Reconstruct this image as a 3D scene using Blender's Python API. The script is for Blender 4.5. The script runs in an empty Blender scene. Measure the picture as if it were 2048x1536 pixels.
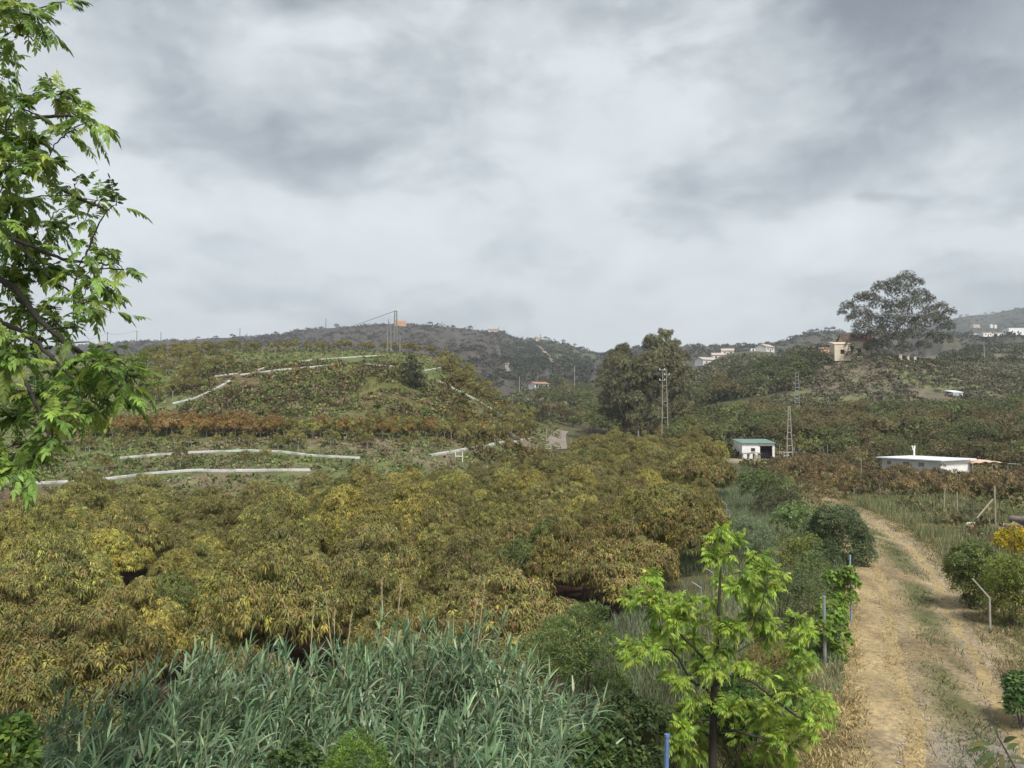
import bpy, math, random
import numpy as np
from mathutils import Vector, noise as mnoise

random.seed(7)
RNG = np.random.default_rng(7)
R = math.radians
SC = bpy.context.scene
COL = SC.collection

# ------------------------------------------------------------------ camera
F = 1540.0                      # focal length in photograph pixels (2048 wide)
EYE = 6.0
PITCH = math.atan((830 - 768) / F)
cam_d = bpy.data.cameras.new("camera")
cam_d.sensor_width = 36.0
cam_d.lens = 36.0 * F / 2048.0
cam_d.clip_start = 0.1
cam_d.clip_end = 20000
cam = bpy.data.objects.new("camera", cam_d)
cam.location = (0, 0, EYE)
cam.rotation_euler = (math.pi / 2 + PITCH, 0, 0)
COL.objects.link(cam)
SC.camera = cam

# ------------------------------------------------------------------ light, sky, exposure
SUN_EL, SUN_AZ = 54.0, 162.0    # azimuth from +Y clockwise: behind the camera, a little to the right
SUN_STRENGTH = 1.5
CLOUD_LEVEL = 0.238
SC.view_settings.view_transform = 'Standard'
SC.view_settings.look = 'None'
SC.view_settings.gamma = 1.0
SC.view_settings.use_curve_mapping = False
SC.view_settings.exposure = 1.76
SC.cycles.max_bounces = 8
SC.cycles.transparent_max_bounces = 8

sun_d = bpy.data.lights.new("sun", 'SUN')
sun_d.energy = SUN_STRENGTH
sun_d.angle = R(15)
sun_d.color = (1.0, 0.965, 0.91)
sun = bpy.data.objects.new("sun", sun_d)
az = R(SUN_AZ)
sdir = Vector((math.sin(az) * math.cos(R(SUN_EL)), math.cos(az) * math.cos(R(SUN_EL)), math.sin(R(SUN_EL))))
sun.rotation_euler = sdir.to_track_quat('Z', 'Y').to_euler()
sun.location = (0, 0, 60)
COL.objects.link(sun)


def build_world():
    w = bpy.data.worlds.new("World")
    SC.world = w
    w.use_nodes = True
    nt = w.node_tree
    N, L = nt.nodes, nt.links
    N.clear()
    out = N.new('ShaderNodeOutputWorld')
    bg = N.new('ShaderNodeBackground')
    L.new(bg.outputs[0], out.inputs[0])
    sky = N.new('ShaderNodeTexSky')
    sky.sky_type = 'NISHITA'
    sky.sun_disc = False
    sky.sun_elevation = R(SUN_EL)
    sky.sun_rotation = R(SUN_AZ)
    tc = N.new('ShaderNodeTexCoord')

    def m(op, a, b=None, c=None):
        n = N.new('ShaderNodeMath')
        n.operation = op
        for k, v in enumerate((a, b, c)):
            if v is None:
                continue
            if isinstance(v, (int, float)):
                n.inputs[k].default_value = v
            else:
                L.new(v, n.inputs[k])
        return n.outputs[0]

    sep = N.new('ShaderNodeSeparateXYZ')
    L.new(tc.outputs['Generated'], sep.inputs[0])
    azm = m('ARCTAN2', sep.outputs[0], sep.outputs[1])
    el = m('ARCSINE', sep.outputs[2])

    def noise(vec, scale, detail, rough, dist=0.0):
        n = N.new('ShaderNodeTexNoise')
        n.inputs['Scale'].default_value = scale
        n.inputs['Detail'].default_value = detail
        n.inputs['Roughness'].default_value = rough
        n.inputs['Distortion'].default_value = dist
        L.new(vec, n.inputs['Vector'])
        return n

    def comb(x, y, z=0.0):
        n = N.new('ShaderNodeCombineXYZ')
        for k, v in enumerate((x, y, z)):
            if isinstance(v, (int, float)):
                n.inputs[k].default_value = v
            else:
                L.new(v, n.inputs[k])
        return n.outputs[0]
    # warp of the cloud masses
    v0 = comb(azm, m('MULTIPLY', el, 1.7))
    wn = noise(v0, 3.1, 4, 0.55)
    wsep = N.new('ShaderNodeSeparateColor')
    L.new(wn.outputs['Color'], wsep.inputs[0])
    azw = m('ADD', azm, m('MULTIPLY', m('SUBTRACT', wsep.outputs[0], 0.5), 0.34))
    elw = m('ADD', el, m('MULTIPLY', m('SUBTRACT', wsep.outputs[1], 0.5), 0.22))
    # base brightness by height over the horizon
    ramp = N.new('ShaderNodeValToRGB')
    L.new(m('DIVIDE', elw, 1.5708), ramp.inputs[0])
    cr = ramp.color_ramp
    cr.interpolation = 'B_SPLINE'
    pts = [(0.0, 0.98), (0.06, 1.0), (0.135, 1.04), (0.2, 0.97), (0.27, 0.84), (0.36, 0.68), (0.6, 0.64), (1.0, 0.7)]
    cr.elements[0].position, cr.elements[0].color = pts[0][0], (pts[0][1],) * 3 + (1,)
    cr.elements[1].position, cr.elements[1].color = pts[-1][0], (pts[-1][1],) * 3 + (1,)
    for p, v in pts[1:-1]:
        e = cr.elements.new(p)
        e.color = (v, v, v, 1)
    val = ramp.outputs[0]
    # large cloud masses: azimuth, elevation, half widths (degrees), strength
    blobs = [(-18, 18.5, 9, 4.5, -0.24), (16.5, 17.0, 9, 4.0, -0.22), (-17, 13.2, 7, 3.0, 0.13), (-5, 14.0, 8, 3.0, 0.10), (-1, 21.5, 5, 2.2, -0.10),
             (32, 27, 9, 9, -0.27), (26, 21, 7, 4, -0.14), (2, 26.5, 6, 3.4, 0.24), (-14, 26.5, 6, 2.2, 0.14), (-10, 30.5, 9, 2.0, -0.24), (14, 27, 5, 5, 0.06),
             (22, 11.0, 9, 2.2, 0.12), (33, 9, 5, 5, -0.14), (2.5, 6.0, 9, 2.2, -0.10), (9, 11.5, 6, 3.0, 0.10), (-26, 23, 6, 4, -0.08), (11, 8.0, 4, 0.9, 0.10), (17.5, 8.2, 4, 1.1, 0.12),
             (27.5, 13.4, 2.6, 0.6, -0.16), (24, 13.4, 2.2, 0.5, -0.12), (12, 21.5, 4, 2.5, 0.10), (-24, 7, 9, 3, -0.03), (5, 17.5, 5, 2.5, 0.08)]
    for a, e, wa, we, s in blobs:
        dx = m('DIVIDE', m('SUBTRACT', azw, R(a)), R(wa))
        dy = m('DIVIDE', m('SUBTRACT', elw, R(e)), R(we))
        r2 = m('ADD', m('MULTIPLY', dx, dx), m('MULTIPLY', dy, dy))
        g = m('POWER', 2.718, m('MULTIPLY', r2, -1.0))
        val = m('ADD', val, m('MULTIPLY', g, s))
    # billows on a cloud layer seen in perspective + soft streaks
    zc = m('ADD', m('MAXIMUM', sep.outputs[2], 0.0), 0.13)
    pv = comb(m('DIVIDE', sep.outputs[0], zc), m('DIVIDE', sep.outputs[1], zc))
    n1 = noise(pv, 1.15, 9, 0.56, 0.5)
    n2 = noise(comb(azm, m('MULTIPLY', el, 1.9), 3.7), 5.2, 8, 0.54, 0.3)
    n3 = noise(comb(azm, m('MULTIPLY', el, 1.5), 9.1), 14.0, 7, 0.58, 0.25)
    val = m('ADD', val, m('MULTIPLY', m('SUBTRACT', n1.outputs['Fac'], 0.5), 0.36))
    n2r = N.new('ShaderNodeMapRange')
    n2r.interpolation_type = 'SMOOTHSTEP'
    n2r.inputs['From Min'].default_value = 0.36
    n2r.inputs['From Max'].default_value = 0.62
    L.new(n2.outputs['Fac'], n2r.inputs['Value'])
    val = m('ADD', val, m('MULTIPLY', m('SUBTRACT', n2r.outputs['Result'], 0.5), 0.21))
    val = m('ADD', val, m('MULTIPLY', m('SUBTRACT', n3.outputs['Fac'], 0.5), 0.36))
    val = m('MAXIMUM', val, 0.2)
    tint = N.new('ShaderNodeValToRGB')
    L.new(val, tint.inputs[0])
    t = tint.color_ramp
    t.elements[0].position, t.elements[0].color = 0.45, (0.415, 0.468, 0.515, 1)
    t.elements[1].position, t.elements[1].color = 1.0, (0.957, 1.012, 1.02, 1)
    mul = N.new('ShaderNodeMixRGB')
    mul.blend_type = 'MULTIPLY'
    mul.inputs[0].default_value = 1.0
    L.new(tint.outputs[0], mul.inputs[1])
    hi = m('MAXIMUM', m('ADD', m('MULTIPLY', val, 0.55), 0.45), 0.2)
    L.new(comb(hi, hi, hi), mul.inputs[2])
    sc1 = N.new('ShaderNodeVectorMath')
    sc1.operation = 'SCALE'
    L.new(mul.outputs[0], sc1.inputs[0])
    sc1.inputs['Scale'].default_value = CLOUD_LEVEL / 0.1
    mix = N.new('ShaderNodeMixRGB')
    mix.inputs[0].default_value = 0.94
    L.new(sky.outputs[0], mix.inputs[1])
    L.new(sc1.outputs[0], mix.inputs[2])
    L.new(mix.outputs[0], bg.inputs[0])
    bg.inputs[1].default_value = 0.1


build_world()


# ------------------------------------------------------------------ picture <-> world
def at(u, v, y):
    """World point on the line of sight through photograph pixel (u, v), at depth y."""
    a, b = (u - 1024) / F, (768 - v) / F
    c, s = math.cos(PITCH), math.sin(PITCH)
    dy, dz = c - b * s, s + b * c
    k = y / dy
    return Vector((a * k, y, EYE + dz * k))


def zv(d, v):
    return at(1024, v, d).z


def sstep(a, b, x):
    t = np.clip((np.asarray(x, float) - a) / (b - a), 0, 1)
    return t * t * (3 - 2 * t)


def hash2(ix, iy, seed):
    h = (ix.astype(np.int64) * 374761393 + iy.astype(np.int64) * 668265263 + seed * 1442695041) & 0xFFFFFFFF
    h = ((h ^ (h >> 13)) * 1274126177) & 0xFFFFFFFF
    return ((h ^ (h >> 16)) & 0xFFFF) / 65535.0


def vnoise(x, y, seed=0):
    x, y = np.asarray(x, float), np.asarray(y, float)
    ix, iy = np.floor(x), np.floor(y)
    fx, fy = x - ix, y - iy
    fx, fy = fx * fx * (3 - 2 * fx), fy * fy * (3 - 2 * fy)
    a, b = hash2(ix, iy, seed), hash2(ix + 1, iy, seed)
    c, d = hash2(ix, iy + 1, seed), hash2(ix + 1, iy + 1, seed)
    return (a * (1 - fx) + b * fx) * (1 - fy) + (c * (1 - fx) + d * fx) * fy


def fbm(x, y, seed=0, oct=4):
    s, a, t = 0, 0.5, 0
    for k in range(oct):
        s = s + a * vnoise(np.asarray(x) * 2 ** k, np.asarray(y) * 2 ** k, seed + k)
        t += a
        a *= 0.5
    return s / t


# ------------------------------------------------------------------ terrain height
XB_Y = [-40, 10, 23, 40, 70, 97, 140, 600]
XB_X = [-2, 1.5, 5.6, 11.1, 19, 26, 37, 160]


def xb(y):
    """x of the orchard's edge beside the track, at depth y."""
    return np.interp(y, XB_Y, XB_X)


Z0 = -2.5
PROF = {   # photograph column: (depth, height) or (depth, 'v', photograph row of the ground there)
    -500: [(60, Z0), (64, -2.1), (69, 0.0), (80, 1.0), (95, 3.6), (115, 6.0), (140, 11), (165, 17), (190, 19), (260, 17), (400, 10), (520, -4)],
    0: [(60, Z0), (64, -2.1), (69, 0.0), (80, 1.0), (95, 3.6), (115, 6.0), (140, 11), (165, 17.5), (190, 19), (260, 16), (400, 10), (520, -4)],
    250: [(60, Z0), (66, -2.0), (72, 0.2), (82, 1.3), (94, 3.6), (106, 5.6), (128, 11.0), (150, 17.2), (175, 19.6), (220, 17), (400, 10), (520, -4)],
    400: [(60, Z0), (68, -1.8), (75, 0.6), (83, 1.6), (94, 3.6), (105, 6.2), (126, 13.0), (150, 18.4), (172, 20.0), (220, 17), (400, 10), (520, -4)],
    600: [(60, Z0), (69, -1.8), (75, 0.6), (83, 1.7), (94, 3.6), (105, 6.2), (127, 13.8), (138, 16.0), (152, 18.9), (172, 20.6), (220, 17), (400, 10), (520, -4)],
    800: [(60, Z0), (74, -1.9), (82, 1.0), (88, 2.2), (97, 3.6), (106, 5.6), (127, 13.8), (138, 16.1), (152, 18.4), (172, 20.0), (220, 15), (400, 10), (520, -4)],
    900: [(60, Z0), (80, -1.9), (88, 1.1), (100, 3.0), (111, 4.8), (126, 9.2), (141, 13.6), (157, 17.0), (178, 19.0), (220, 14), (400, 10), (520, -4)],
    950: [(60, Z0), (88, -1.6), (96, 1.5), (111, 3.8), (126, 6.4), (141, 10.5), (157, 13.4), (178, 15.0), (220, 11), (400, 10), (520, -4)],
    1000: [(60, Z0), (104, -1.0), (111, 1.7), (126, 3.5), (141, 5.8), (156, 7.9), (172, 9.2), (205, 8), (300, 9), (450, 13), (520, 2)],
    1050: [(60, Z0), (90, -1.6), (125, 0.0), (132, 1.7), (146, 3.2), (161, 4.7), (177, 5.6), (205, 5.8), (218, 7.8), (300, 12.5), (326, 17.3), (345, 17.8), (400, 18), (450, 13), (520, 2)],
    1115: [(60, -2.4), (90, -1.5), (125, 0.1), (137, 0.9), (162, 2.9), (205, 5.2), (216, 7.9), (300, 12.5), (326, 17.3), (345, 17.8), (400, 18), (450, 13), (520, 2)],
    1200: [(60, -2.3), (90, -1.4), (140, 0.0), (170, 3.0), (220, 5.3), (300, 9.0), (400, 17), (450, 13), (520, 2)],
    1320: [(60, -1.6), (90, -0.8), (140, 0.2), (170, 3.2), (220, 6.0), (300, 11), (400, 20), (450, 13), (520, 2)],
    1450: [(60, -0.1), (95, 0), (109, 0.1), (116, 2.0), (130, 3.6), (150, 5.6), (165, 7.0), (180, 9.4), (250, 15.7), (350, 28.5), (440, 42.5), (478, 44), (520, 12)],
    1550: [(60, 0), (95, 0), (109, 0.1), (116, 2.2), (130, 3.6), (150, 5.6), (165, 7.0), (180, 9.6), (205, 15.5), (250, 18.5), (350, 28.5), (440, 42.5), (478, 44), (520, 12)],
    1620: [(60, 0), (95, -0.3), (109, 0.0), (116, 2.0), (130, 3.4), (150, 5.6), (165, 7.2), (176, 9.6), (192, 16.8), (202, 20.2), (216, 21.6), (260, 21), (350, 28), (475, 36), (520, 12)],
    1750: [(60, 0), (80, -0.3), (105, 0.6), (120, 2.4), (150, 5.6), (165, 7.2), (176, 9.8), (190, 17.8), (200, 21.4), (226, 23.4), (270, 23), (350, 27), (475, 38), (520, 12)],
    1850: [(60, 0), (80, -0.3), (100, 0.8), (120, 3.2), (150, 5.6), (165, 7.2), (176, 9.8), (195, 17.4), (210, 20.9), (232, 23.2), (290, 25), (350, 30), (475, 42), (520, 12)],
    1950: [(60, 0), (80, -0.3), (100, 0.8), (120, 3.4), (150, 5.8), (165, 7.4), (176, 9.8), (210, 16.6), (260, 23.2), (330, 31), (400, 40), (475, 48), (520, 12)],
    2060: [(60, 0), (80, -0.3), (100, 0.8), (120, 3.6), (150, 6.2), (165, 8.0), (176, 10.4), (210, 16.0), (260, 22.2), (330, 31), (400, 42), (475, 50), (520, 12)],
    2700: [(60, 0), (80, -0.3), (100, 0.8), (120, 3.6), (150, 6.2), (165, 8.0), (176, 10.4), (210, 16.0), (260, 22.2), (330, 31), (400, 42), (475, 50), (520, 12)],
}
GU = np.arange(-700, 2901, 12.0)
GD = np.concatenate([np.arange(56, 240, 1.0), np.arange(240, 521, 2.0)])


def _grid():
    us = sorted(PROF)
    rows = np.array([np.interp(GD, [p[0] for p in PROF[u]], [p[1] for p in PROF[u]]) for u in us])
    g = np.empty((len(GU), len(GD)))
    for k in range(len(GD)):
        g[:, k] = np.interp(GU, us, rows[:, k])
    ker = np.array([1, 2, 3, 2, 1]) / 9.0
    for ax, n in ((0, 3), (1, 1)):
        for _ in range(n):
            p = np.pad(g, [(2, 2) if a == ax else (0, 0) for a in (0, 1)], mode='edge')
            g = sum(ker[j] * (p[j:j + g.shape[0], :] if ax == 0 else p[:, j:j + g.shape[1]]) for j in range(5))
    return g


ZG = _grid()


def near_z(x, y):
    return Z0 * sstep(0.0, 8.0, xb(y) - x)


def H(x, y):
    x, y = np.asarray(x, float), np.asarray(y, float)
    yy = np.maximum(y, 8.0)
    u = np.clip(1024 + F * x / yy, GU[0], GU[-1] - 1e-3)
    d = np.clip(y, GD[0], GD[-1] - 1e-3)
    fu = (u - GU[0]) / 12.0
    iu = fu.astype(int)
    fu = fu - iu
    idd = np.clip(np.searchsorted(GD, d, side='right') - 1, 0, len(GD) - 2)
    fd = (d - GD[idd]) / (GD[idd + 1] - GD[idd])
    z = (ZG[iu, idd] * (1 - fu) * (1 - fd) + ZG[iu + 1, idd] * fu * (1 - fd)
         + ZG[iu, idd + 1] * (1 - fu) * fd + ZG[iu + 1, idd + 1] * fu * fd)
    amp = sstep(66, 130, y)
    z = z + amp * (0.9 * (fbm(x / 9, y / 9, 3, 3) - 0.5) + 2.2 * sstep(180, 400, y) * (fbm(x / 40, y / 40, 5, 3) - 0.5))
    w = sstep(54, 66, y)
    return near_z(x, y) * (1 - w) + z * w


def h1(x, y):
    return float(H(np.array([x]), np.array([y]))[0])


def hit(u, v, d0=9.0, d1=519.0):
    """First point where the line of sight through (u, v) meets the ground."""
    d = d0 * (d1 / d0) ** np.linspace(0, 1, 900)
    p0, p1 = at(u, v, 10), at(u, v, 20)
    kx, kz = p0.x / 10, (p1.z - p0.z) / 10
    x, z = kx * d, EYE + kz * d
    gap = z - H(x, d)
    below = gap <= 0
    if not below.any():          # just over a crest: the point passed most closely
        j = int(np.argmin(gap / d))
        return Vector((x[j], d[j], h1(x[j], d[j])))
    i = int(np.argmax(below))
    lo, hi = d[max(i - 1, 0)], d[i]
    for _ in range(14):
        m_ = 0.5 * (lo + hi)
        if EYE + kz * m_ - h1(kx * m_, m_) <= 0:
            hi = m_
        else:
            lo = m_
    return Vector((kx * hi, hi, h1(kx * hi, hi)))


# distant ridges: crest row in the photograph per column, crest depth, foot depth
RIDGE = {
    'a': dict(u=[-900, -300, 0, 170, 250, 400, 560, 590, 700, 760, 850, 920, 960, 1010, 1035, 1090, 1130, 1200, 1260, 1330, 1600],
              v=[705, 702, 698, 691, 684, 679, 671, 660, 652, 648, 650, 656, 661, 664, 677, 679, 688, 708, 722, 750, 800], dt=1150, df=330, zf=6),
    'b': dict(u=[900, 1080, 1160, 1205, 1290, 1362, 1430, 1500, 1560, 1600, 1640, 1700, 1800, 1900, 2100, 2900],
              v=[826, 800, 748, 708, 694, 693, 692, 693, 686, 674, 664, 664, 664, 670, 674, 680], dt=980, df=440, zf=22),
    'c': dict(u=[1500, 1700, 1850, 1905, 1940, 1990, 2040, 2150, 2500, 3000],
              v=[720, 690, 652, 640, 631, 626, 618, 606, 600, 610], dt=1700, df=900, zf=60),
}


def ridge_z(k, x, y):
    r = RIDGE[k]
    x, y = np.asarray(x, float), np.asarray(y, float)
    u = 1024 + F * x / y
    vt = np.interp(u, r['u'], r['v'])
    dt = np.interp(u, [1740, 1870], [r['dt'], 650]) if k == 'b' else r['dt']
    ztop = EYE + dt * (830 - vt) / F
    t = np.clip((y - r['df']) / (dt - r['df']), -0.2, 1)
    zf = np.minimum(r['zf'], 0.4 * ztop)
    prof = np.where(t < 0, t * 6.0, np.abs(t) ** 1.15)
    back = np.clip((y - dt) / 700, 0, 1)
    z = zf + (ztop - zf) * prof
    z = z - back ** 1.3 * 120
    rough = (1 - np.clip((t - 0.75) / 0.25, 0, 1) * 0.85)
    gull = np.abs(fbm(u / 70, y / 420, 11, 4) - 0.5) * 2
    z = z + rough * sstep(0, 0.25, t) * (22 * (0.35 - gull) + 9 * (fbm(x / 45, y / 45, 17, 3) - 0.5)) + 1.4 * (fbm(x / 14, y / 14, 19, 2) - 0.5)
    return z


def ridge_hit(k, u, v):
    r = RIDGE[k]
    d = np.linspace(r['df'], r['dt'] + 60, 1500)
    p = at(u, v, 100)
    kx, kz = p.x / 100, (p.z - EYE) / 100
    b = EYE + kz * d - ridge_z(k, kx * d, d) <= 0
    if not b.any():
        i = len(d) - 61
    else:
        i = int(np.argmax(b))
    return Vector((kx * d[i], d[i], float(ridge_z(k, kx * d[i], d[i]))))


# ------------------------------------------------------------------ materials
def new_mat(name):
    m_ = bpy.data.materials.new(name)
    m_.use_nodes = True
    m_.node_tree.nodes.clear()
    return m_, m_.node_tree.nodes, m_.node_tree.links


def plain(name, rgb, rough=0.8, var=0.18, scale=3.0, bump=0.0, metal=0.0, spec=0.3, dirt=None, dirt_amt=0.0, stretch=(1, 1, 1)):
    m_, N, L = new_mat(name)
    out = N.new('ShaderNodeOutputMaterial')
    p = N.new('ShaderNodeBsdfPrincipled')
    L.new(p.outputs[0], out.inputs[0])
    p.inputs['Roughness'].default_value = rough
    p.inputs['Metallic'].default_value = metal
    p.inputs['Specular IOR Level'].default_value = spec
    tc = N.new('ShaderNodeTexCoord')
    mp = N.new('ShaderNodeMapping')
    mp.inputs['Scale'].default_value = stretch
    L.new(tc.outputs['Object'], mp.inputs[0])
    n = N.new('ShaderNodeTexNoise')
    n.inputs['Scale'].default_value = scale
    n.inputs['Detail'].default_value = 6
    n.inputs['Roughness'].default_value = 0.65
    L.new(mp.outputs[0], n.inputs['Vector'])
    cr = N.new('ShaderNodeValToRGB')
    cr.color_ramp.elements[0].position = 0.3
    cr.color_ramp.elements[1].position = 0.7
    cr.color_ramp.elements[0].color = tuple(c * (1 - var) for c in rgb) + (1,)
    cr.color_ramp.elements[1].color = tuple(min(1, c * (1 + var)) for c in rgb) + (1,)
    L.new(n.outputs['Fac'], cr.inputs[0])
    colr = cr.outputs[0]
    if dirt:
        n2 = N.new('ShaderNodeTexNoise')
        n2.inputs['Scale'].default_value = scale * 0.37
        n2.inputs['Detail'].default_value = 8
        n2.inputs['Roughness'].default_value = 0.7
        L.new(mp.outputs[0], n2.inputs['Vector'])
        r2 = N.new('ShaderNodeValToRGB')
        r2.color_ramp.elements[0].position = 0.5
        r2.color_ramp.elements[1].position = 0.68
        r2.color_ramp.elements[1].color = (dirt_amt,) * 3 + (1,)
        L.new(n2.outputs['Fac'], r2.inputs[0])
        mx = N.new('ShaderNodeMixRGB')
        L.new(r2.outputs[0], mx.inputs[0])
        L.new(colr, mx.inputs[1])
        mx.inputs[2].default_value = tuple(dirt) + (1,)
        colr = mx.outputs[0]
    L.new(colr, p.inputs['Base Color'])
    if bump:
        b = N.new('ShaderNodeBump')
        b.inputs['Strength'].default_value = bump
        b.inputs['Distance'].default_value = 0.05
        L.new(n.outputs['Fac'], b.inputs['Height'])
        L.new(b.outputs[0], p.inputs['Normal'])
    return m_


def leaf_material(name, rough=0.5, transl=0.25, spec=0.35, var=0.25, nscale=0.9):
    """Foliage: own colour of each leaf from the face attribute, tinted per plant."""
    m_, N, L = new_mat(name)
    out = N.new('ShaderNodeOutputMaterial')
    at_ = N.new('ShaderNodeAttribute')
    at_.attribute_name = 'leaf_colour'
    oi = N.new('ShaderNodeObjectInfo')
    mul = N.new('ShaderNodeMixRGB')
    mul.blend_type = 'MULTIPLY'
    mul.inputs[0].default_value = 1.0
    L.new(at_.outputs['Color'], mul.inputs[1])
    L.new(oi.outputs['Color'], mul.inputs[2])
    geo = N.new('ShaderNodeNewGeometry')
    n = N.new('ShaderNodeTexNoise')
    n.inputs['Scale'].default_value = nscale
    n.inputs['Detail'].default_value = 3
    L.new(geo.outputs['Position'], n.inputs['Vector'])
    cr = N.new('ShaderNodeValToRGB')
    cr.color_ramp.elements[0].position = 0.3
    cr.color_ramp.elements[1].position = 0.7
    cr.color_ramp.elements[0].color = (1 - var, 1 - var, 1 - var, 1)
    cr.color_ramp.elements[1].color = (1 + var * 0.9, 1 + var, 1 + var * 0.7, 1)
    L.new(n.outputs['Fac'], cr.inputs[0])
    mul2 = N.new('ShaderNodeMixRGB')
    mul2.blend_type = 'MULTIPLY'
    mul2.inputs[0].default_value = 1.0
    L.new(mul.outputs[0], mul2.inputs[1])
    L.new(cr.outputs[0], mul2.inputs[2])
    p = N.new('ShaderNodeBsdfPrincipled')
    p.inputs['Roughness'].default_value = rough
    p.inputs['Specular IOR Level'].default_value = spec
    L.new(mul2.outputs[0], p.inputs['Base Color'])
    tr = N.new('ShaderNodeBsdfTranslucent')
    L.new(mul2.outputs[0], tr.inputs['Color'])
    mx = N.new('ShaderNodeMixShader')
    mx.inputs[0].default_value = transl
    L.new(p.outputs[0], mx.inputs[1])
    L.new(tr.outputs[0], mx.inputs[2])
    L.new(mx.outputs[0], out.inputs[0])
    return m_


def ground_material(name, attr='ground_colour', s1=0.35, s2=6.0, var=0.3, bump=0.6):
    m_, N, L = new_mat(name)
    out = N.new('ShaderNodeOutputMaterial')
    p = N.new('ShaderNodeBsdfPrincipled')
    p.inputs['Roughness'].default_value = 0.95
    p.inputs['Specular IOR Level'].default_value = 0.1
    L.new(p.outputs[0], out.inputs[0])
    at_ = N.new('ShaderNodeAttribute')
    at_.attribute_name = attr
    geo = N.new('ShaderNodeNewGeometry')
    cur = at_.outputs['Color']
    last = None
    for s, vv in ((s1, var), (s2, var * 1.1), (s2 * 7, var * 0.8)):
        n = N.new('ShaderNodeTexNoise')
        n.inputs['Scale'].default_value = s
        n.inputs['Detail'].default_value = 5
        n.inputs['Roughness'].default_value = 0.65
        L.new(geo.outputs['Position'], n.inputs['Vector'])
        cr = N.new('ShaderNodeValToRGB')
        cr.color_ramp.elements[0].position = 0.3
        cr.color_ramp.elements[1].position = 0.7
        cr.color_ramp.elements[0].color = (1 - vv, 1 - vv * 0.95, 1 - vv * 0.9, 1)
        cr.color_ramp.elements[1].color = (1 + vv, 1 + vv * 0.92, 1 + vv * 0.8, 1)
        L.new(n.outputs['Fac'], cr.inputs[0])
        mul = N.new('ShaderNodeMixRGB')
        mul.blend_type = 'MULTIPLY'
        mul.inputs[0].default_value = 1.0
        L.new(cur, mul.inputs[1])
        L.new(cr.outputs[0], mul.inputs[2])
        cur, last = mul.outputs[0], n
    L.new(cur, p.inputs['Base Color'])
    b = N.new('ShaderNodeBump')
    b.inputs['Strength'].default_value = bump
    b.inputs['Distance'].default_value = 0.04
    L.new(last.outputs['Fac'], b.inputs['Height'])
    L.new(b.outputs[0], p.inputs['Normal'])
    return m_


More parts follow.
